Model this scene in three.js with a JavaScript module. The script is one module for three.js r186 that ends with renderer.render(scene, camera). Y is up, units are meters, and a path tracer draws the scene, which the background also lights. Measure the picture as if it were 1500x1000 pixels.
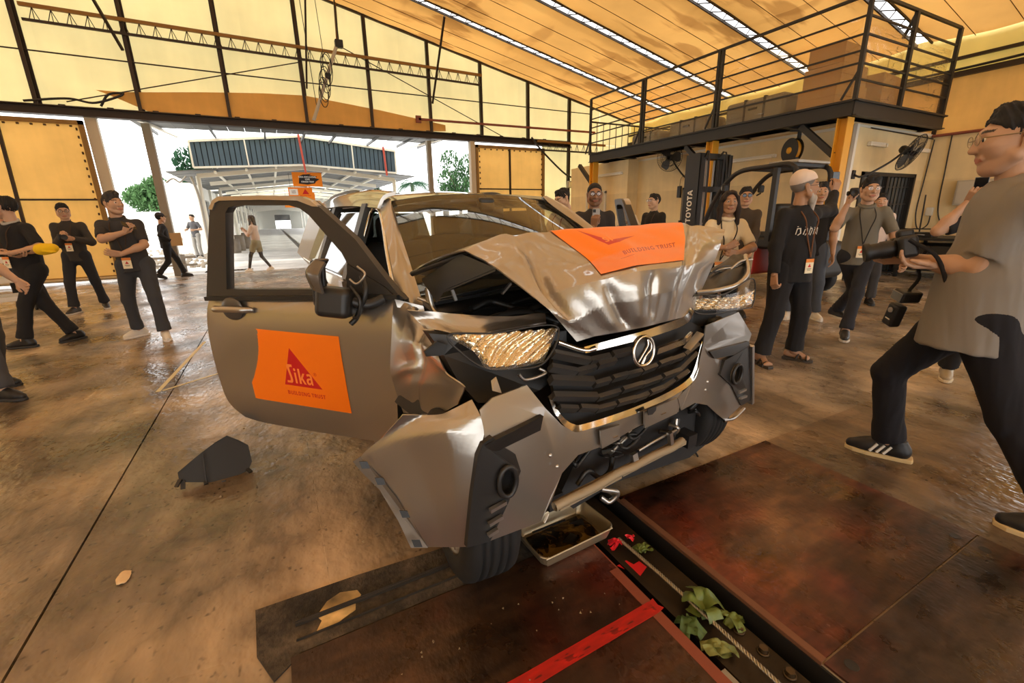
import * as THREE from 'three';
import { mergeGeometries, mergeVertices, toCreasedNormals } from 'three/addons/utils/BufferGeometryUtils.js';
import { RoundedBoxGeometry } from 'three/addons/geometries/RoundedBoxGeometry.js';
import { FontLoader } from 'three/addons/loaders/FontLoader.js';
import { TextGeometry } from 'three/addons/geometries/TextGeometry.js';

// ---------- camera, sky, sun, exposure (x along the gable wall, -z out through the big opening) ----------
const rad = Math.PI / 180;
const scene = new THREE.Scene();
const camera = new THREE.PerspectiveCamera(2 * Math.atan(500 / 645) / rad, 1.5, 0.05, 200);
camera.position.set(0, 1.4, 0);
camera.rotation.order = 'YXZ';
camera.rotation.set(-15.9 * rad, -27.5 * rad, -1.05 * rad);
const SKY = 2.6;                                                   // bright overcast
scene.background = new THREE.Color(1.0, 1.0, 1.0);
scene.backgroundIntensity = SKY;
const sun = new THREE.DirectionalLight(0xfff6e6, 2.2);              // sun behind thin cloud
sun.position.set(-14, 34, 6); sun.target.position.set(0, 0, -4);
sun.castShadow = true; sun.shadow.radius = 18; sun.shadow.mapSize.set(2048, 2048);
Object.assign(sun.shadow.camera, { left: -40, right: 40, top: 60, bottom: -40, near: 1, far: 120 });
scene.add(sun, sun.target);
const renderer = new THREE.WebGLRenderer({ antialias: true });
renderer.toneMapping = THREE.LinearToneMapping;
renderer.toneMappingExposure = 1.3;
renderer.shadowMap.enabled = true;

// ---------- helpers ----------
const V = (x, y, z) => new THREE.Vector3(x, y, z);
const V3 = (a) => new THREE.Vector3(a[0], a[1], a[2]);
function rngOf(s) { return () => { s |= 0; s = s + 0x6D2B79F5 | 0; let t = Math.imul(s ^ s >>> 15, 1 | s); t = t + Math.imul(t ^ t >>> 7, 61 | t) ^ t; return ((t ^ t >>> 14) >>> 0) / 4294967296; }; }
const lerp = (a, b, t) => a + (b - a) * t, clamp = (v, a = 0, b = 1) => Math.min(b, Math.max(a, v));
const sstep = (a, b, v) => { const t = clamp((v - a) / (b - a)); return t * t * (3 - 2 * t); };
const hash = (x, y, s) => { let h = Math.imul(x, 374761393) + Math.imul(y, 668265263) + Math.imul(s, 2147483647 ^ 1013) | 0; h = Math.imul(h ^ h >>> 13, 1274126177); return ((h ^ h >>> 16) >>> 0) / 4294967296; };
function vnoise(x, y, p, s) {                                       // value noise, period p
  const xi = Math.floor(x), yi = Math.floor(y), fx = x - xi, fy = y - yi, m = (a) => ((a % p) + p) % p;
  const u = fx * fx * (3 - 2 * fx), v = fy * fy * (3 - 2 * fy), x0 = m(xi), x1 = m(xi + 1), y0 = m(yi), y1 = m(yi + 1);
  return lerp(lerp(hash(x0, y0, s), hash(x1, y0, s), u), lerp(hash(x0, y1, s), hash(x1, y1, s), u), v);
}
function fbm(x, y, p, s, o = 5) { let a = 0.5, t = 0, n = 0; for (let i = 0; i < o; i++) { t += a * vnoise(x, y, p, s + i * 17); n += a; x *= 2; y *= 2; p *= 2; a *= 0.5; } return t / n; }
const n3 = (x, y, z) => (vnoise(x + z * 3.1, y - z * 1.7, 4096, 5) + vnoise(y + 11.3 + x * .7, z * 2.3 + x, 4096, 9)) - 1;   // -1..1
function tex(w, h, fn, srgb = true) {                               // fn(u, v) -> [r,g,b] 0..1
  const d = new Uint8Array(w * h * 4);
  for (let j = 0; j < h; j++) for (let i = 0; i < w; i++) { const c = fn(i / w, j / h), k = (j * w + i) * 4; d[k] = clamp(c[0]) * 255; d[k + 1] = clamp(c[1]) * 255; d[k + 2] = clamp(c[2]) * 255; d[k + 3] = c.length > 3 ? clamp(c[3]) * 255 : 255; }
  const t = new THREE.DataTexture(d, w, h); t.wrapS = t.wrapT = THREE.RepeatWrapping; t.magFilter = THREE.LinearFilter; t.minFilter = THREE.LinearMipmapLinearFilter; t.generateMipmaps = true;
  if (srgb) t.colorSpace = THREE.SRGBColorSpace; t.needsUpdate = true; return t;
}
function canvasTex(w, h, draw) { const c = document.createElement('canvas'); c.width = w; c.height = h; draw(c.getContext('2d'), w, h); const t = new THREE.CanvasTexture(c); t.colorSpace = THREE.SRGBColorSpace; t.anisotropy = 8; return t; }
const std = (color, roughness = 0.7, metalness = 0, extra = {}) => new THREE.MeshStandardMaterial({ color, roughness, metalness, side: THREE.DoubleSide, ...extra });
const phys = (color, roughness, metalness, extra = {}) => new THREE.MeshPhysicalMaterial({ color, roughness, metalness, side: THREE.DoubleSide, ...extra });
const fabric = (color, transmission, extra = {}) => phys(color, 1, 0, { transmission, thickness: 0, specularIntensity: 0.15, ...extra });

const used = {};
function numbered(n) { const k = used[n] = (used[n] ?? -1) + 1; return k ? n + '_' + String(k).padStart(3, '0') : n; }
function clean(g) {                                                  // same attributes on everything so that geometries merge
  if (g.index) g = g.toNonIndexed();
  for (const k of Object.keys(g.attributes)) if (!['position', 'normal', 'uv', 'color'].includes(k)) g.deleteAttribute(k);
  if (!g.attributes.normal) g.computeVertexNormals();
  if (!g.attributes.uv) g.setAttribute('uv', new THREE.BufferAttribute(new Float32Array(g.attributes.position.count * 2), 2));
  g.morphAttributes = {}; return g;
}
function merged(list) { list = list.flat(Infinity).filter(Boolean).map(clean); if (list.length === 1) return list[0]; const col = list.every((g) => g.attributes.color); if (!col) list.forEach((g) => g.deleteAttribute('color')); return mergeGeometries(list); }
function mesh(name, geos, mat, parent) {
  const m = new THREE.Mesh(Array.isArray(geos) ? merged(geos) : geos, mat); m.name = parent && parent !== scene ? name : numbered(name);
  m.castShadow = m.receiveShadow = true; (parent || scene).add(m); return m;
}
function tag(o, label, category, group) { Object.assign(o.userData, { label, category }); if (group) o.userData.group = group; return o; }
function thing(name, label, category, pos = [0, 0, 0], turn = 0, group) { const o = new THREE.Group(); o.name = numbered(name); scene.add(o); o.position.set(...pos); o.rotation.y = turn; return tag(o, label, category, group); }
function struct(name, geos, mat, parent) { let o; if (geos) o = mesh(name, geos, mat, parent); else { o = new THREE.Group(); o.name = numbered(name); scene.add(o); } if (!parent) o.userData.kind = 'structure'; return o; }
// geometry pieces
const box = (w, h, d, x = 0, y = 0, z = 0, rx = 0, ry = 0, rz = 0) => { const g = new THREE.BoxGeometry(w, h, d); place(g, x, y, z, rx, ry, rz); return g; };
const rbox = (w, h, d, r, x = 0, y = 0, z = 0, rx = 0, ry = 0, rz = 0) => { const g = new RoundedBoxGeometry(w, h, d, 2, Math.min(r, w / 2.01, h / 2.01, d / 2.01)); place(g, x, y, z, rx, ry, rz); return g; };
function place(g, x, y, z, rx = 0, ry = 0, rz = 0) { if (rx || ry || rz) g.applyMatrix4(new THREE.Matrix4().makeRotationFromEuler(new THREE.Euler(rx, ry, rz))); g.translate(x, y, z); return g; }
const bb = (x0, x1, y0, y1, z0, z1) => box(Math.abs(x1 - x0), Math.abs(y1 - y0), Math.abs(z1 - z0), (x0 + x1) / 2, (y0 + y1) / 2, (z0 + z1) / 2);
function frameTo(g, a, b, up) {                                      // local +y of g onto a->b, centred
  a = Array.isArray(a) ? V3(a) : a; b = Array.isArray(b) ? V3(b) : b;
  const y = b.clone().sub(a).normalize(); let x = (up ? V3(up) : Math.abs(y.y) > 0.9 ? V(0, 0, 1) : V(0, 1, 0)).cross(y).normalize(); const z = x.clone().cross(y);
  g.applyMatrix4(new THREE.Matrix4().makeBasis(x, y, z)); const c = a.clone().add(b).multiplyScalar(0.5); g.translate(c.x, c.y, c.z); return g;
}
const dist = (a, b) => Math.hypot(a[0] - b[0], a[1] - b[1], a[2] - b[2]);
const rod = (a, b, r, seg = 10, r2 = r) => frameTo(new THREE.CylinderGeometry(r2, r, dist(a, b), seg), a, b);
const bar = (a, b, w, d = w, up) => frameTo(new THREE.BoxGeometry(w, dist(a, b), d), a, b, up);   // w across (x), d along z of the frame
const tube = (pts, r, n = 32, seg = 8, closed = false) => new THREE.TubeGeometry(new THREE.CatmullRomCurve3(pts.map((p) => Array.isArray(p) ? V3(p) : p), closed, 'centripetal'), n, r, seg, closed);
const lathe = (pts, seg = 32) => new THREE.LatheGeometry(pts.map((p) => new THREE.Vector2(p[0], p[1])), seg);
function ext(outline, depth, bevel = 0, holes = []) {               // outline in xy, thickness along z from 0
  const s = new THREE.Shape(outline.map((p) => new THREE.Vector2(p[0], p[1]))); for (const h of holes) s.holes.push(new THREE.Path(h.map((p) => new THREE.Vector2(p[0], p[1]))));
  return new THREE.ExtrudeGeometry(s, { depth, bevelEnabled: bevel > 0, bevelSize: bevel, bevelThickness: bevel, bevelOffset: -bevel, bevelSegments: 2, curveSegments: 12 });
}
const circ = (cx, cy, rx, ry = rx, n = 28, a0 = 0) => Array.from({ length: n }, (_, i) => [cx + rx * Math.cos(a0 + i / n * 2 * Math.PI), cy + ry * Math.sin(a0 + i / n * 2 * Math.PI)]);
// smooth sheet through a grid of control points rows[r][c] = [x,y,z]; given thickness; bump(u,v) moves it along its normal
function cr(p0, p1, p2, p3, t) { const t2 = t * t, t3 = t2 * t; return 0.5 * (2 * p1 + (p2 - p0) * t + (2 * p0 - 5 * p1 + 4 * p2 - p3) * t2 + (3 * p1 - p0 - 3 * p2 + p3) * t3); }
function gridAt(rows, u, v, lin) {
  const R = rows.length - 1, C = rows[0].length - 1, fr = clamp(v) * R, fc = clamp(u) * C, r = Math.min(Math.floor(fr), R - 1), c = Math.min(Math.floor(fc), C - 1), tr = fr - r, tc = fc - c, at = (i) => clamp(i, 0, R), ac = (i) => clamp(i, 0, C), m = lin || 0;
  return [0, 1, 2].map((k) => { const q = [-1, 0, 1, 2].map((dr) => { const w = rows[at(r + dr)]; return lerp(cr(w[ac(c - 1)][k], w[c][k], w[c + 1][k], w[ac(c + 2)][k], tc), lerp(w[c][k], w[c + 1][k], tc), m); }); return lerp(cr(q[0], q[1], q[2], q[3], tr), lerp(q[1], q[2], tr), m); });
}
function sheet(rows, nu, nv, thick = 0.003, bump = null, lin = 0, keep = null) {
  const P = [], N = [], uv = [];
  for (let j = 0; j <= nv; j++) for (let i = 0; i <= nu; i++) { P.push(V3(gridAt(rows, i / nu, j / nv, lin))); uv.push(i / nu, j / nv); }
  const id = (i, j) => j * (nu + 1) + i;
  const norms = () => { N.length = 0; for (let j = 0; j <= nv; j++) for (let i = 0; i <= nu; i++) { const a = P[id(Math.min(i + 1, nu), j)].clone().sub(P[id(Math.max(i - 1, 0), j)]), b = P[id(i, Math.min(j + 1, nv))].clone().sub(P[id(i, Math.max(j - 1, 0))]); N.push(a.cross(b).normalize()); } };
  norms();
  if (bump) { P.forEach((p, k) => p.addScaledVector(N[k], bump(uv[2 * k], uv[2 * k + 1], p))); norms(); }
  const pos = [], idx = [], n = P.length;
  P.forEach((p) => pos.push(p.x, p.y, p.z));
  const ok = (i, j) => !keep || keep((i + .5) / nu, (j + .5) / nv);
  for (let j = 0; j < nv; j++) for (let i = 0; i < nu; i++) if (ok(i, j)) idx.push(id(i, j), id(i + 1, j), id(i + 1, j + 1), id(i, j), id(i + 1, j + 1), id(i, j + 1));
  if (thick) {
    P.forEach((p, k) => pos.push(p.x - N[k].x * thick, p.y - N[k].y * thick, p.z - N[k].z * thick)); uv.push(...uv);
    for (let j = 0; j < nv; j++) for (let i = 0; i < nu; i++) if (ok(i, j)) idx.push(n + id(i, j), n + id(i + 1, j + 1), n + id(i + 1, j), n + id(i, j), n + id(i, j + 1), n + id(i + 1, j + 1));
    const side = (a, b) => idx.push(a, n + a, b, b, n + a, n + b);
    if (!keep) { for (let i = 0; i < nu; i++) { side(id(i, 0), id(i + 1, 0)); side(id(i + 1, nv), id(i, nv)); } for (let j = 0; j < nv; j++) { side(id(0, j + 1), id(0, j)); side(id(nu, j), id(nu, j + 1)); } }
  }
  const g = new THREE.BufferGeometry(); g.setAttribute('position', new THREE.Float32BufferAttribute(pos, 3)); g.setAttribute('uv', new THREE.Float32BufferAttribute(uv, 2)); g.setIndex(idx); return thick ? toCreasedNormals(g, 0.7) : (g.computeVertexNormals(), g);
}
// flat-ish panel from a 3-D outline (triangulated as seen along axis), with thickness along dir
function panel(pts, thick = 0.004, dir = [0, 0, -1], axis = 'z', holes = []) {
  const pr = (p) => axis === 'z' ? [p[0], p[1]] : axis === 'x' ? [p[2], p[1]] : [p[0], p[2]];
  const all = [...pts, ...holes.flat()], c2 = (l) => l.map((p) => new THREE.Vector2(...pr(p)));
  let P = pts; if (THREE.ShapeUtils.isClockWise(c2(P))) { P = [...pts].reverse(); } const H = holes.map((h) => THREE.ShapeUtils.isClockWise(c2(h)) ? h : [...h].reverse());
  const A = [...P, ...H.flat()], f = THREE.ShapeUtils.triangulateShape(c2(P), H.map(c2)), pos = [], D = dir.map((d) => d * thick), b = (p) => [p[0] + D[0], p[1] + D[1], p[2] + D[2]];
  for (const [i, j, k] of f) { pos.push(...A[i], ...A[j], ...A[k]); pos.push(...b(A[i]), ...b(A[k]), ...b(A[j])); }
  for (const L of [P, ...H]) L.forEach((p, i) => { const q = L[(i + 1) % L.length]; pos.push(...p, ...b(p), ...q, ...q, ...b(p), ...b(q)); });
  const g = new THREE.BufferGeometry(); g.setAttribute('position', new THREE.Float32BufferAttribute(pos, 3)); const uv = []; for (let i = 0; i < pos.length; i += 3) uv.push(...pr([pos[i], pos[i + 1], pos[i + 2]])); g.setAttribute('uv', new THREE.Float32BufferAttribute(uv, 2)); return toCreasedNormals(g, 0.5);
}
const font = await new FontLoader().loadAsync('fonts/droid/droid_sans_bold.typeface.json');
function text(s, size, depth = 0.002) { const g = new TextGeometry(s, { font, size, depth, curveSegments: 4, bevelEnabled: false }); g.computeBoundingBox(); const c = g.boundingBox; g.translate(-(c.min.x + c.max.x) / 2, -(c.min.y + c.max.y) / 2, 0); return g; }
function metric(g) {                                                 // box-projected uv in metres
  g = clean(g); const p = g.attributes.position, n = g.attributes.normal, u = g.attributes.uv;
  for (let i = 0; i < p.count; i++) { const ax = Math.abs(n.getX(i)), ay = Math.abs(n.getY(i)), az = Math.abs(n.getZ(i)); if (ay >= ax && ay >= az) u.setXY(i, p.getX(i), p.getZ(i)); else if (ax > az) u.setXY(i, p.getZ(i), p.getY(i)); else u.setXY(i, p.getX(i), p.getY(i)); } return g;
}
function rep(t, s) { const c = t.clone(); c.repeat.set(s, s); c.needsUpdate = true; return c; }
// ---------- surfaces ----------
const concreteMap = tex(1024, 1024, (u, v) => {
  const a = fbm(u * 5, v * 5, 5, 3, 7), b = fbm(u * 40, v * 12, 40, 9, 4), c = fbm(u * 3, v * 3, 3, 21, 6), pit = Math.max(0, fbm(u * 130, v * 130, 130, 31, 2) - 0.76) * 1.2;
  const vein = Math.pow(1 - Math.abs(2 * fbm(u * 6, v * 6, 6, 41, 5) - 1), 18) * 0.10;
  const k = 0.60 + (a - 0.5) * 0.62 + (b - 0.5) * 0.22 - pit - vein, w = sstep(0.42, 0.62, c);
  return [k * lerp(1, 1.02, w), k * lerp(0.91, 0.94, w), k * lerp(0.79, 0.85, w)];
});
const paleMap = tex(256, 256, (u, v) => { const k = .72 + (fbm(u * 5, v * 5, 5, 401, 6) - .5) * .8; return [k, k * .95, k * .85]; });
const concreteRough = tex(512, 512, (u, v) => { const a = fbm(u * 6, v * 6, 6, 51, 6), b = fbm(u * 30, v * 30, 30, 57, 3); const r = 0.34 + (a - 0.5) * 0.75 + (b - 0.5) * 0.2; return [0, r, 0]; }, false);
const concreteBump = tex(1024, 1024, (u, v) => { const h = 0.6 * fbm(u * 8, v * 8, 8, 61, 6) + 0.4 * fbm(u * 60, v * 40, 40, 67, 3); return [h, h, h]; }, false);
const concreteMat = new THREE.MeshStandardMaterial({ map: rep(concreteMap, 1 / 2.6), roughnessMap: rep(concreteRough, 1 / 3.3), bumpMap: rep(concreteBump, 1 / 1.7), bumpScale: 0.012, roughness: 1, vertexColors: true });
const rustMap = tex(1024, 1024, (u, v) => {
  const a = fbm(u * 4, v * 4, 4, 103, 7), b = fbm(u * 14, v * 60, 14, 107, 4), c = fbm(u * 3, v * 3, 3, 111, 5), d = fbm(u * 50, v * 50, 50, 113, 3);
  const red = sstep(0.47, 0.68, c), k = 0.36 + (a - 0.5) * 0.5 + (b - 0.5) * 0.25 + (d - .5) * .12;
  return [k * lerp(1.0, 1.28, red), k * lerp(0.76, 0.70, red), k * lerp(0.58, 0.52, red)];
});
const plateMat = new THREE.MeshStandardMaterial({ map: rep(rustMap, 1 / 1.9), roughnessMap: rep(concreteRough, 1 / 1.3), roughness: 1.15, metalness: 0.25, bumpMap: rep(concreteBump, 1 / 0.8), bumpScale: 0.004, vertexColors: true });
const dirtMap = tex(512, 512, (u, v) => { const a = fbm(u * 6, v * 6, 6, 131, 6), d = fbm(u * 40, v * 40, 40, 137, 3); const k = 0.22 + (a - 0.5) * 0.36 + (d - 0.5) * 0.15; return [k * 1.05, k * 0.93, k * 0.78]; });
const dirtMat = std(0xffffff, 0.8, 0, { map: rep(dirtMap, 1 / 0.6), bumpMap: rep(concreteBump, 1 / 0.5), bumpScale: 0.008 });
const tarpMap = tex(1024, 1024, (u, v) => { const a = fbm(u * 4, v * 4, 4, 151, 6), b = fbm(u * 3, v * 12, 3, 157, 5), c = fbm(u * 5, v * 2, 2, 163, 5), st = sstep(0.60, 0.74, b) * 0.16 + sstep(.6, .75, c) * .1; const k = 0.97 + (a - 0.5) * 0.22 - st; return [k, k * (0.985 - st * 0.25), k * (0.95 - st * 0.4)]; });
const gableMap = tex(512, 512, (u, v) => { const a = fbm(u * 3, v * 5, 3, 171, 5), b = fbm(u * 16, v * 3, 3, 173, 4); const k = 0.97 + (a - 0.5) * 0.12 + (b - 0.5) * 0.06; return [k, k * 0.99, k * 0.96]; });
const roofFabric = fabric(new THREE.Color().setRGB(0.78, 0.43, 0.13), 0.26, { map: rep(tarpMap, 1 / 5), bumpMap: rep(tarpMap, 1 / 5), bumpScale: 0.05 });
const gableFabric = fabric(new THREE.Color().setRGB(0.90, 0.80, 0.42), 0.33, { map: rep(gableMap, 1 / 4) });
const doorFabric = fabric(new THREE.Color().setRGB(0.82, 0.50, 0.15), 0.27, { map: rep(gableMap, 1 / 2) });
const panelFabric = fabric(new THREE.Color().setRGB(0.84, 0.62, 0.28), 0.25, { map: rep(gableMap, 1 / 2) });
const whiteFabric = fabric(new THREE.Color().setRGB(0.95, 0.93, 0.86), 0.8);
const steelBrown = std(new THREE.Color().setRGB(0.035, 0.022, 0.014), 0.55, 0.2);
const steelBlack = std(new THREE.Color().setRGB(0.022, 0.021, 0.021), 0.5, 0.2);
const steelGrey = std(new THREE.Color().setRGB(0.35, 0.33, 0.3), 0.5, 0.5);
const steelRed = std(new THREE.Color().setRGB(0.22, 0.06, 0.035), 0.6);
const yellowSteel = std(new THREE.Color().setRGB(0.75, 0.38, 0.03), 0.5);
const plaster = std(new THREE.Color().setRGB(0.86, 0.72, 0.45), 0.85, 0, { map: rep(gableMap, 1 / 2) });
const whitePaint = std(0xe6e3da, 0.5), blackPlastic = std(new THREE.Color().setRGB(0.014, 0.014, 0.015), 0.5), darkRubber = std(new THREE.Color().setRGB(0.010, 0.0095, 0.009), 0.75);

// ---------- floor: slabs with a joint between them, the channel of the sled track, steel plates ----------
function ticks(a, b, fine0, fine1, f, c) { const t = [a]; let v = a; while (v < b - 1e-6) { const st = v >= fine0 - f && v < fine1 ? f : c; v = Math.min(b, v + st); if (v > fine0 && v - st < fine0 - f) v = Math.min(b, fine0); t.push(v); } return t; }
function slabGeo(x0, x1, z0, z1, y, th, tint) {
  const X = ticks(x0, x1, -4.5, 6, 0.1, 0.8), Z = ticks(z0, z1, -9, 1, 0.1, 0.8), pos = [], uv = [], col = [], idx = [], n = X.length;
  for (const z of Z) for (const x of X) { pos.push(x, y, z); uv.push(x, z); col.push(...tint(x, z)); }
  for (let j = 0; j < Z.length - 1; j++) for (let i = 0; i < n - 1; i++) { const a = j * n + i; idx.push(a, a + n, a + 1, a + 1, a + n, a + n + 1); }
  const rim = (a, b) => { const k = pos.length / 3, nx = [a, b]; for (const [x, z] of nx) { pos.push(x, y, z, x, y - th, z); uv.push(x, z, x + th, z + th); const c = tint(x, z); col.push(...c, ...c); } idx.push(k, k + 1, k + 2, k + 2, k + 1, k + 3); };
  rim([x0, z0], [x1, z0]); rim([x1, z0], [x1, z1]); rim([x1, z1], [x0, z1]); rim([x0, z1], [x0, z0]);
  const g = new THREE.BufferGeometry(); g.setAttribute('position', new THREE.Float32BufferAttribute(pos, 3)); g.setAttribute('uv', new THREE.Float32BufferAttribute(uv, 2)); g.setAttribute('color', new THREE.Float32BufferAttribute(col, 3)); g.setIndex(idx); return toCreasedNormals(g, 0.6);
}
const blob = (x, z, cx, cz, rx, rz, s = 1) => { const d = Math.hypot((x - cx) / rx, (z - cz) / rz) + (fbm(x * 2.2 + 40, z * 2.2 + 40, 999, 7, 4) - 0.5) * 1.5; return s * (1 - sstep(0.55, 1.1, d)); };
function floorTint(x, z) {
  const n = fbm(x * 0.9 + 50, z * 0.9 + 50, 999, 3, 5), m = fbm(x * 0.25 + 20, z * 0.25 + 20, 999, 13, 4), w = fbm(x * 1.6 + 70, z * 0.5 + 70, 999, 23, 4);
  let k = 0.84 + (n - 0.5) * 0.55 + (m - 0.5) * 0.45, warm = sstep(0.35, 0.7, w);
  const wob = 0.08 * (fbm(x + 9, z * 1.5 + 9, 999, 33, 4) - 0.5);
  if (x > -1) { const b = sstep(-0.98, -0.95, x) * (1 - sstep(-0.74 + wob, -0.62 + wob * 2, x)) * sstep(-3.6, -2.9, z); k *= 1 - 0.30 * b; }
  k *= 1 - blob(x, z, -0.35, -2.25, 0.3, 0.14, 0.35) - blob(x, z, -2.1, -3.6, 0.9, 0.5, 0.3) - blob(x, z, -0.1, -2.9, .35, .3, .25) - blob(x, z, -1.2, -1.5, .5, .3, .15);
  k *= 1 + blob(x, z, 0.05, -3.3, 0.25, 0.8, 0.55) + blob(x, z, -.35, -4.2, 0.5, 1.0, 0.4) + blob(x, z, .2, -2.5, .3, .25, .3);
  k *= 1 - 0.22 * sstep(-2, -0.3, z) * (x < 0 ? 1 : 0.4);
  return [k * lerp(1, 1.03, warm), k * lerp(1, 0.93, warm), k * lerp(1, 0.80, warm)];
}
const floor = struct('floor');
const FL = { d: 0.14, back: 8, front: -14.9 };
for (const [x0, x1, z0, z1, y] of [[-17, -0.974, -14.9, 8, 0], [-0.964, 1.05, -14.9, 8, 0], [1.36, 4.6, -14.9, 8, 0], [4.61, 13, -14.9, 8, -0.002]]) mesh('concrete_slab', slabGeo(x0, x1, z0, z1, y, FL.d, floorTint), concreteMat, floor);
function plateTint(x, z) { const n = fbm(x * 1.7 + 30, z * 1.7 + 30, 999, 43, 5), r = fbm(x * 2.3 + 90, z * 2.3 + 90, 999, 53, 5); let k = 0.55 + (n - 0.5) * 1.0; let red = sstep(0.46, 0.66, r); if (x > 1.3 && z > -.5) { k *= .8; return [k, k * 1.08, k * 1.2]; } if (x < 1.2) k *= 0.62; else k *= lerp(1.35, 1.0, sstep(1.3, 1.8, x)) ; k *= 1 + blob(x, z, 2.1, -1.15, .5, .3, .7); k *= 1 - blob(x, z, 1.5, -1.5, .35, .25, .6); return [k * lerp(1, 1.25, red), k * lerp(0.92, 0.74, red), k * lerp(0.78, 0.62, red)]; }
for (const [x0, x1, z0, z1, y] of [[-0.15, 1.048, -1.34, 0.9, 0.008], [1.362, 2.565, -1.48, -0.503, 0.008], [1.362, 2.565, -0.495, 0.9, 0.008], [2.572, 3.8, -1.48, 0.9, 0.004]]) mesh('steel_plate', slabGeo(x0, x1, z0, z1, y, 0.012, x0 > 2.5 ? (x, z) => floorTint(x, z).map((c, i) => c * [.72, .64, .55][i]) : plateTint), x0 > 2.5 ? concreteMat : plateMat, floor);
mesh('rubber_strip', metric(panel([[-0.26, 0.006, -1.61], [0.1, 0.007, -1.60], [0.5, 0.006, -1.575], [1.0, 0.006, -1.57], [1.0, 0.006, -1.345], [-0.12, 0.006, -1.345], [-0.16, 0.006, -1.31], [-0.2, .006, -1.28], [-0.25, 0.006, -1.40]], 0.01, [0, -1, 0], 'y')), dirtMat, floor);
mesh('angle_iron', [bb(-0.13, 0.62, 0.004, 0.016, -1.475, -1.458), bb(-0.13, 0.62, 0.004, 0.012, -1.40, -1.394)], dirtMat, floor);
mesh('worn_patch', metric(panel([[-0.07, 0.0085, -1.395], [-0.045, .0085, -1.44], [-0.06, .0085, -1.47], [-0.02, 0.0085, -1.52], [0.03, 0.0085, -1.54], [0.09, .0085, -1.52], [0.10, 0.0085, -1.49], [0.075, .0085, -1.46], [0.07, 0.0085, -1.43], [0.01, .0085, -1.405]], 0.002, [0, -1, 0], 'y')), std(new THREE.Color().setRGB(1, 0.80, 0.45), 0.6, 0, { map: rep(paleMap, 2.5) }), floor);
// bolt holes of the front plates
for (const [x, z] of [[1.43, -0.45], [2.47, -0.545], [2.47, -0.45]]) { const g = lathe([[0, 0.0002], [0.016, 0.0002], [0.019, 0.0012], [0.021, 0]], 20); g.translate(x, 0.0085, z); mesh('bolt_hole', g, blackPlastic, floor); }
// the channel: side walls come from the slabs; bottom and the beam in it
mesh('sub_base', bb(-17.1, 13.1, -.6, -.25, -14.95, 8.05), steelBlack, floor); mesh('channel_bottom', bb(1.0, 1.42, -0.22, -0.14, -14.9, 8), steelBlack, floor);
mesh('channel_beam', [metric(bb(1.10, 1.30, -0.14, -0.035, -14.9, 8)), metric(bb(1.10, 1.125, -0.035, -0.022, -14.9, 8))], std(new THREE.Color().setRGB(0.075, 0.055, 0.032), 0.6, .3, { map: rep(concreteMap, 1.2) }), floor);
for (const z of [-0.54, -0.63, -0.72, -0.81, -0.9, -0.45, -0.36]) { const g = new THREE.CylinderGeometry(0.0145, 0.0155, 0.022, 6); g.translate(1.265, -0.026, z); const w = lathe([[0.010, 0], [0.02, 0], [0.02, 0.005], [0.016, 0.006]], 18); w.translate(1.265, -0.035, z); mesh('bolt', [g, w], std(new THREE.Color().setRGB(0.09, 0.06, 0.03), 0.45, .5), floor); }
{ const g = bb(1.046, 1.052, -0.006, 0.0085, -1.34, 0.9); mesh('channel_side', [bb(1.352, 1.3605, -.22, -.006, -14.9, 8), bb(1.0495, 1.056, -.22, -.006, -14.9, 8)], steelBlack, floor); mesh('rusty_edge', [g, bb(1.01, 1.05, 0.0078, 0.0095, -1.12, 0.9)], std(new THREE.Color().setRGB(0.24, 0.06, 0.03), 0.7), floor); mesh('rusty_edge', [bb(1.356, 1.362, -0.006, 0.0085, -1.48, -.5), bb(1.36, 1.385, 0.0078, 0.0092, -1.46, -.5)], std(new THREE.Color().setRGB(0.2, 0.09, 0.05), 0.6, .3), floor); }
// painted line corner on the floor
mesh('painted_line', [box(0.035, 0.001, 1.75, -1.0, 0.0012, -5.42, 0, -0.085, 0), box(0.62, 0.001, 0.03, -0.79, 0.0013, -4.74, 0, 0.62, 0)], std(0xd8d0b0, 0.6), floor);

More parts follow.
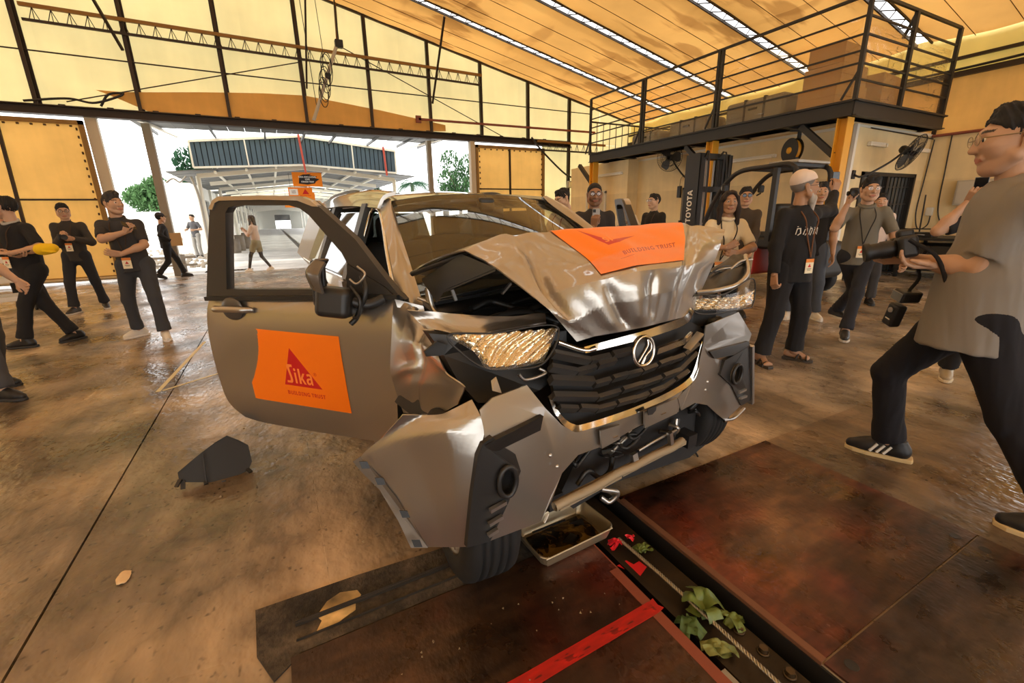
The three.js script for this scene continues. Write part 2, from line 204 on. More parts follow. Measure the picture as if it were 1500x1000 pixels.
// ---------- gable wall with the big opening ----------
const GZ = -14.5, ridgeX = -2, slope = 0.2069, eaveX = 13, leftX = -17;
const roofY = (x) => 7.04 - slope * (x > ridgeX ? x - 2.175 : 2 * ridgeX - x - 2.175);
const HB = 3.77, HT = 3.97;                                           // header beam
function fabricGrid(x0, x1, yLo, yHi, z, nx, ny) { const rows = []; for (let j = 0; j <= ny; j++) { const r = []; for (let i = 0; i <= nx; i++) { const x = lerp(x0, x1, i / nx), a = yLo, b = typeof yHi === 'function' ? yHi(x) : yHi; r.push([x, lerp(a, b, j / ny), z - 0.05 * Math.sin(Math.PI * ((i * 97) % 100) / 100) * 0.3 + (n3(x * 1.1, j * .5, z) * 0.02)]); } rows.push(r); } return metric(sheet(rows, nx * 2, ny * 2, 0)); }
const wallFront = struct('wall_front');
{ const bay = [-17, -15, -13, -11, -9, -7.8, -6.0, -4.2, -2.37, -0.54, 1.286, 3.05, 4.84, 6.56, 8.31, 10.02, 11.5, 13];
  for (let i = 0; i < bay.length - 1; i++) mesh('fabric_panel', fabricGrid(bay[i], bay[i + 1], HT - 0.02, roofY, GZ - 0.08, 3, 6), gableFabric, wallFront);
  for (const [x0, x1] of [[-17, -13], [-13, -9.8], [8.95, 10.02], [10.02, 11.5], [11.5, 13]]) mesh('fabric_panel', fabricGrid(x0, x1, 0, HT - 0.02, GZ - 0.08, 3, 5), gableFabric, wallFront);
  // opaque darker patch painting in the shade the porch roof casts on the canvas
  mesh('porch_shade_patch', metric(panel([[-3.15, 4.36, GZ + .03], [-2.7, 4.36, GZ + .03], [-2.0, 4.42, GZ + .03], [-1.2, 4.50, GZ + .03], [-0.5, 4.56, GZ + .03], [0.3, 4.62, GZ + .03], [1.27, 4.66, GZ + .03], [2.2, 4.57, GZ + .03], [3.3, 4.46, GZ + .03], [4.3, 4.33, GZ + .03], [5.3, 4.2, GZ + .03], [5.3, 4.02, GZ + .03], [4.0, 3.96, GZ + .03], [-2.2, 3.96, GZ + .03], [-2.75, 4.2, GZ + .03]], 0.004, [0, 0, -1])), std(new THREE.Color().setRGB(0.80, 0.47, 0.14), 0.9, 0, { map: rep(gableMap, 1 / 2) }), wallFront); }
{ // steel of the gable: studs, header, trusses, rails
  const studs = [-7.8, -6.0, -4.2, -2.37, -0.54, 1.286, 3.05, 4.84, 6.56, 8.31, 10.02];
  for (const x of studs) { const top = roofY(x) - 0.03, lo = x > 10 || x < -9 ? 0 : HT; mesh('stud', [bb(x - 0.055, x + 0.055, lo, top, GZ - 0.01, GZ + 0.008), bb(x - 0.055, x - 0.04, lo, top, GZ, GZ + 0.12), bb(x - 0.055, x + 0.02, lo, top, GZ + 0.105, GZ + 0.12)], steelBrown, wallFront); }
  mesh('stud', rod([2.29, 5.95, GZ + .1], [2.33, 7.0, GZ + .1], 0.035), std(0x6b4a20, 0.6), wallFront);
  const h = struct('header_beam', [bb(-17, 10.1, HB, HB + 0.025, GZ - 0.1, GZ + 0.12), bb(-17, 10.1, HT - 0.025, HT, GZ - 0.1, GZ + 0.12), bb(-17, 10.1, HB, HT, GZ - 0.01, GZ + 0.02), ...Array.from({ length: 16 }, (_, i) => rbox(0.12, 0.03, 0.06, 0.01, -3.8 + i * 0.85, HT + 0.01, GZ + 0.08))], steelBrown);
  for (const [x0, x1, yT, yB] of [[-4.05, 6.55, 5.86, 5.58], [8.6, 11.6, 3.9, 3.62], [-16, -9, 5.86, 5.58]]) {
    const t = struct('lattice_girder'); const f = (x) => (x - x0) / (x1 - x0) * (yT > 5 ? -0.16 : 0);
    mesh('top_chord', bar([x0, yT, GZ + 0.16], [x1, yT + f(x1), GZ + 0.16], 0.07, 0.07), std(0x8a6428, 0.6), t); mesh('bottom_chord', bar([x0, yB, GZ + 0.16], [x1, yB + f(x1), GZ + 0.16], 0.05, 0.05), steelBrown, t);
    const web = []; for (let x = x0 + 0.1; x < x1 - 0.2; x += 0.3) for (const d of [-0.09, 0, 0.09]) web.push(rod([x + 0.1, yT - 0.03 + f(x), GZ + 0.16], [x + 0.1 + d, yB + f(x), GZ + 0.16], 0.008, 5)); mesh('web', web, steelBrown, t); }
  struct('wall_cable', [tube([[-6, 5.05, GZ + .06], [0, 4.985, GZ + .06], [6, 4.96, GZ + .06], [11, 4.95, GZ + .06]], 0.016, 30, 6)], steelBrown);
  struct('brace_rod', [rod([-3.7, 4.05, GZ + .1], [1.3, 5.45, GZ + .1], 0.013), rod([2.28, 5.98, GZ + .1], [7.3, 3.97, GZ + .1], 0.013)], steelBrown);
  struct('red_rail', [bar([4.4, 4.285, GZ + .15], [11.1, 4.325, GZ + .15], 0.06, 0.06), box(0.16, 0.2, .06, 4.4, 4.28, GZ + .15)], steelRed);
  // strut from roof to stud
  struct('roof_strut', bar([4.86, 4.75, GZ + 0.2], [4.75, 6.43, -12.6], 0.05, 0.05), steelBrown);
  struct('roof_strut', bar([-2.45, 5.2, GZ + 0.2], [-3.0, 7.2, -12.6], 0.05, 0.05), steelBrown);
  struct('roof_strut', bar([1.35, 4.8, GZ + 0.2], [1.5, 7.1, -12.6], 0.04, 0.04), steelBrown);
}
function doorLeaf(x0, x1, y0, y1, z, muX, muY, turn = 0) {
  const d = struct('door_' + (doorLeaf.n = (doorLeaf.n || 0) + 1)); const f = 0.09;
  mesh('fabric_panel', fabricGrid(x0 + .05, x1 - .05, y0 + .04, y1 - .04, z, 4, 5), doorFabric, d);
  mesh('door_frame', [bb(x0, x0 + f, y0, y1, z - .04, z + .05), bb(x1 - f, x1, y0, y1, z - .04, z + .05), bb(x0, x1, y1 - f, y1, z - .04, z + .05), bb(x0, x1, y0, y0 + f, z - .04, z + .05)], std(0x8b6a34, 0.7), d);
  const l = []; for (const [a, b, v] of [[x0 + .12, x1 - .12, 0]]) for (let x = a; x < b; x += .22) l.push(rbox(.05, .04, .03, .01, x, y1 - .13, z + .05)); for (let y = y0 + .2; y < y1 - .1; y += .17) l.push(rbox(.035, .06, .03, .01, x0 + .13, y, z + .05), rbox(.035, .06, .03, .01, x1 - .13, y, z + .05));
  mesh('lacing', l, std(0x4c3516, .8), d);
  for (const x of muX) mesh('mullion', bar([x[0], y0 + f, z + .03], [x[1], y1 - f, z + .03], .06, .05), steelBrown, d);
  for (const y of muY) mesh('mullion', bb(x0 + f, x1 - f, y - .02, y + .02, z + .03, z + .06), steelBrown, d);
  return d;
}
doorLeaf(-9.8, -3.52, 0.06, 3.68, GZ + .05, [[-5.05, -4.95], [-7, -7]], [1.95]);
doorLeaf(6.28, 8.95, 0.06, 3.68, GZ + .05, [[7.55, 7.55]], [2.3]);
struct('door_jamb', [bb(6.1, 6.26, 0, 3.77, GZ - .1, GZ + .1), bb(-3.5, -3.28, 0, 3.77, GZ - .12, GZ + .02)], std(0xc4b9a2, .6));
struct('door_rail', rod([-14, .1, GZ + .2], [-3.6, .1, GZ + .2], .04), std(0xb9a98a, .5));
// ---------- roof: canvas bays between lattice rafters, pale sheet above the gaps ----------
const raft = [-12.5, -10.15, -7.75, -5.45, -3.1, -0.75, 1.6, 4, 6.3];
const ceiling = struct('ceiling');
{ const edges = [GZ - .1, ...raft, 8], gap = 0.13;
  for (let i = 0; i < edges.length - 1; i++) for (const sd of [0, 1]) {
    const z0 = edges[i] + (i ? gap : 0), z1 = edges[i + 1] - (i < edges.length - 2 ? gap : 0), xa = sd ? leftX : ridgeX, xb = sd ? ridgeX : eaveX, rows = [], nx = 22, nz = 8;
    for (let j = 0; j <= nz; j++) { const r = []; for (let k = 0; k <= nx; k++) { const x = lerp(xa, xb, k / nx), z = lerp(z0, z1, j / nz), s = Math.sin(Math.PI * j / nz); r.push([x, roofY(x) - 0.07 * s + n3(x * .8 + i, z * .8, i) * 0.03 * s - 0.02 * s * Math.cos(x * 3.49), z]); } rows.push(r); }
    mesh('canvas_bay', metric(sheet(rows, 66, 24, 0, (u, v, p) => 0.012 * n3(p.x * 2.2, p.z * 1.3, i) + 0.006 * n3(p.x * 6, p.z * 5, i))), roofFabric, ceiling);
    mesh('canvas_seam', [.33, .66].map((t) => tube([0, .25, .5, .75, 1].map((k) => { const x = lerp(xa, xb, k); return [x, roofY(x) - .085, lerp(z0, z1, t)]; }), 0.008, 24, 4)), std(0x7a4f18, .8), ceiling);
  }
  for (const z of raft) for (const sd of [0, 1]) {
    const xa = sd ? leftX : ridgeX, xb = sd ? ridgeX : eaveX, Y = (x) => roofY(x);
    mesh('skylight_strip', panel([[xa, Y(xa) + .45, z - .3], [xb, Y(xb) + .45, z - .3], [xb, Y(xb) + .45, z + .3], [xa, Y(xa) + .45, z + .3]], 0.001, [0, 1, 0], 'y'), whiteFabric, ceiling);
    const r = struct('rafter');
    mesh('bottom_chord', [bar([xa, Y(xa) - .01, z - gap], [xb, Y(xb) - .01, z - gap], 0.03, 0.05), bar([xa, Y(xa) - .01, z + gap], [xb, Y(xb) - .01, z + gap], 0.03, 0.05)], steelBrown, r);
    const web = []; for (let x = xa + .2; x < xb - .2; x += .42) { web.push(bar([x, Y(x), z - gap], [x + .2, Y(x + .2), z + gap], .014, .02), rod([x, Y(x), z - gap], [x + .21, Y(x) + .36, z], .012, 5), rod([x + .42, Y(x + .42), z + gap], [x + .21, Y(x) + .36, z], .012, 5)); }
    mesh('web', web, steelBrown, r); mesh('top_chord', bar([xa, Y(xa) + .36, z], [xb, Y(xb) + .36, z], .05, .05), steelBrown, r);
  }
  mesh('roof_edge', [bar([ridgeX, roofY(ridgeX) - .03, GZ + .05], [eaveX, roofY(eaveX) - .03, GZ + .05], .07, .07), bar([leftX, roofY(leftX) - .03, GZ + .05], [ridgeX, roofY(ridgeX) - .03, GZ + .05], .07, .07)], steelBrown, ceiling);
}
// ---------- side and back walls ----------
struct('wall_left', [metric(bb(leftX - .1, leftX, 0, 3.2, -14.9, -12.5)), metric(bb(leftX - .1, leftX, 0, 3.2, 5, 8)), metric(bb(leftX - .1, leftX, 0, .5, -12.5, -8)), metric(bb(leftX - .1, leftX, 0, 2.4, -8, 5))], plaster);  // gap above the low stretch is added, out of view, for extra daylight
{ const w = struct('wall_left_canvas'); mesh('fabric_panel', metric(panel([[leftX, 2.4, -8], [leftX, 2.4, 5], [leftX, 3.2, 5], [leftX, 3.2, -8]], .001, [1, 0, 0], 'x')), gableFabric, w); mesh('fabric_panel', metric(panel([[leftX, 3.2, -14.9], [leftX, 3.2, 8], [leftX, roofY(leftX), 8], [leftX, roofY(leftX), -14.9]], .001, [1, 0, 0], 'x')), gableFabric, w); }
{ const w = struct('wall_back'); mesh('fabric_panel', metric(panel([[leftX, 0, 8], [eaveX, 0, 8], [eaveX, roofY(eaveX), 8], [ridgeX, roofY(ridgeX), 8], [leftX, roofY(leftX), 8]], .001, [0, 0, 1], 'z', [[[-9, 0.02, 8], [10, 0.02, 8], [10, 4.0, 8], [-9, 4.0, 8]]])), gableFabric, w); mesh('door_header', [bb(-9.2, 10.2, 3.95, 4.15, 7.9, 8.1), bb(-9.15, -8.95, 0, 4.0, 7.9, 8.1), bb(9.95, 10.15, 0, 4.0, 7.9, 8.1)], steelBrown, w); }
const wallRight = struct('wall_right');
mesh('plaster_wall', [metric(bb(eaveX, eaveX + .15, 0, 2.9, -14.9, -2.2)), metric(bb(eaveX, eaveX + .15, 0, 2.9, 3.4, 8))], plaster, wallRight);
for (const [z0, z1] of [[-14.9, -11], [-11, -8], [-8, -5.9], [-5.9, -4.95], [-4.95, -3.25], [-3.25, -1.5], [-1.5, 1], [1, 4.5], [4.5, 8]]) { mesh('wall_panel', metric(bb(eaveX + .02, eaveX + .05, 2.93, 4.02, z0 + .02, z1 - .02)), panelFabric, wallRight); mesh('panel_post', bb(eaveX - .02, eaveX + .06, 2.9, 4.1, z0 - .035, z0 + .035), steelBrown, wallRight); }
mesh('clerestory', [metric(panel([[eaveX + .03, 4.02, -14.9], [eaveX + .03, 4.02, 8], [eaveX + .03, 4.85, 8], [eaveX + .03, 4.85, -14.9]], .001, [1, 0, 0], 'x'))], gableFabric, wallRight);
mesh('girt', [bb(eaveX - .06, eaveX + .02, 4.00, 4.1, -14.9, 8), bb(eaveX - .05, eaveX + .02, 4.32, 4.38, -14.9, 8)], steelBrown, wallRight);
mesh('red_pipe', rod([eaveX - .04, 2.9, -4.95], [eaveX - .04, 2.9, 8], .03), steelRed, wallRight);
mesh('upper_cable', tube([[eaveX - .08, 4.17, -9], [eaveX - .08, 4.13, -4.6], [eaveX - .08, 4.17, -3], [eaveX - .08, 4.12, 0]], .025, 30, 6), steelBlack, wallRight);
// ---------- outside: paving, the roofed track behind the hall, trees ----------
const paveMap = tex(512, 512, (u, v) => { const k = .84 + (fbm(u * 6, v * 6, 6, 201, 6) - .5) * .3; return [k, k * .995, k * .98]; });
const outConc = new THREE.MeshStandardMaterial({ map: rep(paveMap, 1 / 4), roughness: 0.8 });
struct('outside_ground', [metric(bb(-60, 1.05, -.2, -0.01, -110, -14.9)), metric(bb(1.36, 60, -.2, -0.01, -110, -14.9)), metric(bb(-60, -17.2, -.2, -.01, -14.9, 40)), metric(bb(13.2, 60, -.2, -.01, -14.9, 40)), metric(bb(-17.2, 13.2, -.2, -.01, 8.1, 40))], outConc);
struct('outside_track_channel', bb(1.0, 1.42, -.25, -.12, -110, -14.9), steelBlack);
{ const r = rngOf(5), g = []; for (let i = 0; i < 420; i++) { const s = .03 + .09 * r(); const q = new THREE.DodecahedronGeometry(s, 0); q.scale(1, .5, 1); g.push(place(q, -2.1 - 5 * r() * r(), s * .2, -17 - 12 * r(), r(), r(), r())); } const m = mesh('rubble', g, std(0x8d8478, .9)); m.userData = { kind: 'stuff', label: 'broken stone rubble beside the roofed track', category: 'rubble' }; }
const blueSheet = std(new THREE.Color().setRGB(0.07, 0.11, 0.15), 0.45, .3), galv = std(new THREE.Color().setRGB(0.13, 0.135, 0.135), 0.6, .1), offWhite = std(new THREE.Color().setRGB(0.72, 0.70, 0.62), 0.6);
const AX = 1.28, EL = -1.95, ER = 4.5;                                // ridge and eaves of the track roof
const ty = (x, e, a) => x < AX ? lerp(e, a, (x - EL) / (AX - EL)) : lerp(a, e, (x - AX) / (ER - AX));
{ const f = struct('trim_1');                                          // blue sheet fascia, every sheet bent into ribs
  const y0 = 3.06, y1 = 3.84, a0 = 3.24, a1 = 4.16; let k = 0;
  for (let x = EL; x < ER - .01; x += (ER - EL) / 42, k++) { const x2 = x + (ER - EL) / 42 - .03; mesh('fascia_sheet', panel([[x, ty(x, y0, a0), -18], [x2, ty(x2, y0, a0), -18], [x2, ty(x2, y1, a1), -18 + .03], [x, ty(x, y1, a1), -18 + .03]], .03), blueSheet, f); }
  mesh('fascia_backing', panel([[EL, y0, -18.02], [AX, a0, -18.02], [ER, y0, -18.02], [ER, y1, -18.02], [AX, a1, -18.02], [EL, y1, -18.02]], .01), std(new THREE.Color().setRGB(.012, .02, .028), .6), f); mesh('fascia_frame', [bar([EL, y1, -17.97], [AX, a1, -17.97], .07), bar([AX, a1, -17.97], [ER, y1, -17.97], .07), bar([EL, y0, -17.97], [AX, a0, -17.97], .06), bar([AX, a0, -17.97], [ER, y0, -17.97], .06), bar([EL, y0, -17.97], [EL, y1, -17.97], .05), bar([ER, y0, -17.97], [ER, y1, -17.97], .05), bar([-.4, 3.15, -17.95], [-.42, 4.02, -17.95], .04), bar([2.95, 3.15, -17.95], [2.95, 4.0, -17.95], .04)], offWhite, f);
  mesh('red_post', [bar([AX + .02, 2.95, -17.85], [AX - .06, 4.2, -17.85], .06), bar([4.1, 2.95, -17.85], [4.05, 3.95, -17.85], .06)], std(0xb0483a, .6), f);
  const p = struct('porch_roof');                                       // grey sheets under the header, gap of sky behind them
  for (let x = -2.9; x < 5.7; x += .43) mesh('roof_sheet', panel([[x, 4.02 - .015 * Math.abs(x - AX), -15.2], [x + .42, 4.02 - .015 * Math.abs(x - AX), -15.2], [x + .42, 4.06 - .015 * Math.abs(x - AX), -16.9], [x, 4.06 - .015 * Math.abs(x - AX), -16.9]], .02, [0, 1, 0], 'y'), galv, p);
  for (const x of [-2.7, -1.2, .2, 1.3, 2.2, 3.5, 4.6, 5.4]) mesh('purlin', bar([x, 3.97, -15.2], [x, 4.0, -18], .05, .08), galv, p);
  mesh('edge_flashing', [bar([-2.75, 3.96, -15.2], [-2.2, 3.95, -18], .09, .06), bar([5.6, 3.96, -15.2], [4.9, 3.95, -18], .09, .06)], offWhite, p);
}
{ const r = struct('track_roof'); const e = 2.84, a = 3.2, eo = 2.78;
  for (let z = -18; z > -88; z -= 1.0) for (const [xa, xb] of [[EL - .75, AX], [AX, ER + .7]]) { if (z < -50 && Math.abs(z) % 2 > 1) continue; const d = z <= -50 ? 2 : 1; const yy = (x) => ty(clamp(x, EL, ER), e + .1, a + .08) - (x < EL ? .04 : 0); mesh('roof_sheet', panel([[xa, yy(xa), z], [xb, yy(xb), z], [xb, yy(xb) + .01, z - d + .03], [xa, yy(xa) + .01, z - d + .03]], .03, [0, 1, 0], 'y'), z < -24 && Math.round(-z) % 4 === 0 ? whiteFabric : galv, r); }  // every fourth far sheet made translucent, added to brighten the track below
  for (let z = -18.4; z > -88; z -= 3.6) { mesh('roof_beam', [bar([EL, e, z], [AX, a, z], .1, .14), bar([AX, a, z], [ER, e, z], .1, .14)], offWhite, r); }
  for (const x of [-1.4, -.5, .4, 2.1, 3.0, 3.9]) mesh('purlin', bar([x, ty(x, e, a) + .05, -18], [x, ty(x, e, a) + .05, -88], .07, .06), offWhite, r);
  for (let z = -18.4; z > -88; z -= 7.2) for (const x of [EL + .02, ER - .02]) mesh('post', rod([x, 0, z], [x, e, z], .07), offWhite, r);
  mesh('downpipe', [tube([[EL - .15, 2.8, -18.2], [EL - .1, 2.6, -18.2], [EL - .05, 2.2, -18.3], [EL - .05, 0, -18.3]], .045, 20, 6), tube([[EL - .25, 2.8, -18], [EL - .45, 2.62, -18], [EL - .6, 2.72, -18], [EL - .8, 2.6, -18]], .03, 20, 6)], steelGrey, r);
  const w = struct('wall_far_end'); const fz = -88; mesh('block_wall', [bb(EL - 4, .55, 0, 3.2, fz - .2, fz), bb(2.9, ER + 4, 0, 3.2, fz - .2, fz), bb(.55, 2.9, 2.3, 3.2, fz - .2, fz)], std(0xa9aaa2, .8), w); mesh('roller_shutter', bb(.55, 2.9, 1.35, 2.3, fz - .12, fz - .06), std(0x3d4348, .6), w);
}
{ const w = struct('white_building');                                  // long white shed beside the track
  mesh('block_wall', [bb(-4, -2.6, 0, 3.0, -86, -24)], std(0xe8e6df, .7), w);
  for (let z = -26; z > -80; z -= 3.4) { const f = mesh('window_frame', [bb(-2.6, -2.55, 1.15, 2.35, z - .6, z + .6)], steelGrey, w); mesh('window_pane', [bb(-2.56, -2.53, 1.2, 2.3, z - .55, z - .03), bb(-2.56, -2.53, 1.2, 2.3, z + .03, z + .55)], std(0x4a5560, .15), w); mesh('pilaster', bb(-2.6, -2.5, 0, 3, z + 1.5, z + 1.7), offWhite, w); }
  struct('white_boundary_wall', [bb(-14, -4.2, 0, 2.0, -33.3, -33)], std(0xeeeeea, .8));
}
const leafMats = [0x41603c, 0x2f5038, 0x577a4c].map((c) => fabric(c, .35));
function leafCloud(center, rad3, n, s, rnd) { const pos = []; for (let i = 0; i < n; i++) { const u = rnd() * 2 - 1, t = rnd() * 6.283, r = .45 + .55 * Math.cbrt(rnd()), q = Math.sqrt(1 - u * u); const c = [center[0] + rad3[0] * r * q * Math.cos(t), center[1] + rad3[1] * r * u, center[2] + rad3[2] * r * q * Math.sin(t)]; const a = rnd() * 6.28, b = rnd() * 3.14, d1 = V(Math.cos(a) * Math.cos(b), Math.sin(b), Math.sin(a) * Math.cos(b)), d2 = V(-Math.sin(a), rnd() - .5, Math.cos(a)).normalize(), L = s * (.6 + .8 * rnd()); const p = (k, m) => pos.push(c[0] + d1.x * k * L + d2.x * m * L, c[1] + d1.y * k * L + d2.y * m * L, c[2] + d1.z * k * L + d2.z * m * L); p(-1, 0); p(0, .45); p(1, 0); p(-1, 0); p(1, 0); p(0, -.45); } const g = new THREE.BufferGeometry(); g.setAttribute('position', new THREE.Float32BufferAttribute(pos, 3)); g.computeVertexNormals(); return g; }
function tree(x, z, h, w, label, mi, seed) {
  const r = rngOf(seed), t = thing('tree', label, 'tree', [x, 0, z]);
  mesh('trunk', [tube([[0, 0, 0], [.1, h * .3, 0], [-.1, h * .6, .1]], .16, 10, 7), rod([0, h * .4, 0], [w * .4, h * .7, .2], .07), rod([0, h * .45, 0], [-w * .4, h * .75, -.2], .07)], std(0x5a4a38, .9), t);
  const L = []; for (let i = 0; i < 9; i++) { const a = r() * 6.28, k = w * .62 * Math.sqrt(r()); L.push(leafCloud([Math.cos(a) * k, h * (.42 + .46 * r()), Math.sin(a) * k], [w * .42, h * .16, w * .42], 420, .16, r)); } mesh('foliage', L, leafMats[mi], t);
}
tree(-6.8, -39, 4.3, 2.0, 'pale green bushy tree beyond the leaning grey post', 2, 11);
tree(-3.3, -36, 6.0, 2.0, 'taller dark green tree rising behind the white boundary wall by the downpipe', 1, 12);
tree(-.2, -100, 8, 3, 'distant green tree at the far end of the roofed track', 0, 15);
tree(16.4, -42, 7.4, 2.4, 'green tree touching the edge of the square canvas door leaf', 0, 13);
tree(9.4, -50, 6.2, 1.7, 'low green tree beside the palm in the opening', 1, 14);
{ const t = thing('palm_tree', 'palm tree with drooping fronds seen through the opening beside a grey post', 'palm tree', [12.4, 0, -44]); mesh('trunk', tube([[0, 0, 0], [.1, 2, 0], [0, 4.6, 0]], .16, 12, 8), std(0x6b5c48, .9), t); const r = rngOf(77);
  for (let i = 0; i < 17; i++) { const a = i / 17 * 6.283 + r() * .2, l = 2.1 + r() * .5, up = .9 * r() - .1, P = [0, .33, .66, 1].map((k) => V(Math.cos(a) * l * k, 4.6 + up * 1.6 * k - 1.7 * k * k, Math.sin(a) * l * k)), pos = []; const c = new THREE.CatmullRomCurve3(P); for (let k = 1; k < 22; k++) { const p = c.getPoint(k / 22), d = c.getTangent(k / 22), sd = V(-d.z, 0, d.x).normalize(), ll = .62 * Math.sin(Math.PI * Math.min(.96, .15 + k / 26)); for (const s of [-1, 1]) { const q = p.clone().addScaledVector(sd, s * ll * .8).add(V(0, -ll * .55, 0)).addScaledVector(d, .15), q2 = p.clone().addScaledVector(d, .07); pos.push(...p.toArray(), ...q.toArray(), ...q2.toArray()); } } const g = new THREE.BufferGeometry(); g.setAttribute('position', new THREE.Float32BufferAttribute(pos, 3)); g.computeVertexNormals(); mesh('frond', [g, new THREE.TubeGeometry(c, 12, .02, 5)], leafMats[1], t); } }
struct('outer_post', [bb(-2.52, -2.34, 0, 3.77, -14.98, -14.80)], std(0x8f887c, .6));
struct('outer_post', [bb(4.76, 4.90, 0, 3.77, -14.95, -14.78)], std(0x8d8577, .6));
{ const g = thing('crash_barrier', 'grey steel crash barrier lying across the rubble outside the opening', 'barrier', [-3.3, 0, -15.9]); mesh('rail', [bar([-1.6, .42, 0], [1.2, .42, 0], .16, .07), bar([-1.6, .2, .02], [1.2, .2, .02], .12, .06)], steelGrey, g); mesh('post', bb(-1.2, -1.08, 0, .5, -.1, 0), steelGrey, g); mesh('post', bb(.8, .92, 0, .5, -.1, 0), steelGrey, g); }
for (const [x, z, h, l] of [[-1.62, -24, .62, 'short rusty drum standing first along the white shed'], [-1.5, -25.6, .75, 'taller rusty drum behind the first one by the white shed'], [-1.3, -27.4, .8, 'rusty drum farther along the white shed near the walking woman']]) { const d = thing('steel_drum', l, 'drum', [x, 0, z]); const g = lathe([[0, 0], [.2, 0], [.21, h * .33], [.225, h * .35], [.21, h * .37], [.21, h * .66], [.225, h * .68], [.21, h * .7], [.2, h], [0, h - .02]], 18); mesh('barrel', g, std(0x6d665c, .7), d); }
{ const d = thing('drain_grating', 'dark slotted drain grating in the paving at the opening', 'drain', [-1.3, 0, -15.6]); mesh('frame', [bb(-.6, .6, -.01, .012, -.02, .02), bb(-.6, .6, -.01, .012, .22, .26)], steelBlack, d); for (let i = 0; i < 12; i++) mesh('bar', bb(-.56 + i * .1, -.51 + i * .1, -.01, .01, .02, .22), steelBlack, d); }
// hanging orange signs under the track roof
const signPaint = (big) => canvasTex(512, 256, (c, w, h) => { c.fillStyle = '#f58a12'; c.fillRect(0, 0, w, h); c.textAlign = 'center'; if (big) { c.fillStyle = '#221a22'; c.beginPath(); c.moveTo(100, 205); for (const [x, y] of [[120, 70], [190, 40], [330, 28], [300, 50], [430, 70], [395, 100], [470, 120], [400, 165], [380, 200], [250, 222]]) c.lineTo(x, y); c.fill(); c.fillStyle = '#fff'; c.font = 'bold 40px sans-serif'; c.fillText('SIKA EXCLUSIVE', 256, 98); c.fillText('LIVE', 256, 140); c.fillText('CRASH TEST', 256, 184); } else { c.fillStyle = '#c8161d'; c.beginPath(); c.moveTo(360, 40); c.lineTo(290, 170); c.lineTo(440, 170); c.fill(); c.font = 'bold 30px sans-serif'; c.fillText('BUILDING TRUST', 360, 215); c.fillStyle = '#f2f2f2'; c.fillRect(20, 40, 180, 150); c.fillStyle = '#333'; c.font = 'bold 40px sans-serif'; c.fillText('LIVE', 110, 105); c.fillText('TEST', 110, 150); } });
const signA = std(0xffffff, .7, 0, { map: signPaint(true) }), signB = std(0xffffff, .7, 0, { map: signPaint(false) }), orange = std(new THREE.Color().setRGB(0.9, 0.24, 0.01), .6);
for (const [x, y, z, w, h, m, l] of [[1.42, 2.86, -19.2, 1.02, .5, signA, 'large orange hanging sign with white words on a black splash'], [1.16, 2.42, -19.8, .85, .38, signB, 'smaller orange hanging sign with a red triangle and a white card'], [1.55, 2.42, -24, .9, .45, orange, 'plain orange hanging sign beyond the sign with the white card'], [1.3, 2.36, -30, .95, .5, signB, 'small orange hanging sign far down the track roof above the shutter']]) { const s = thing('hanging_sign', l, 'sign', [x, y, z]); const g = new THREE.BoxGeometry(w, h, .02); mesh('board', g, [orange, orange, orange, orange, m, orange], s); mesh('hanger', [rod([-w * .4, h / 2, 0], [-w * .4, 3.12 - y, 0], .006, 5), rod([w * .4, h / 2, 0], [w * .4, 3.12 - y, 0], .006, 5)], steelBlack, s); }
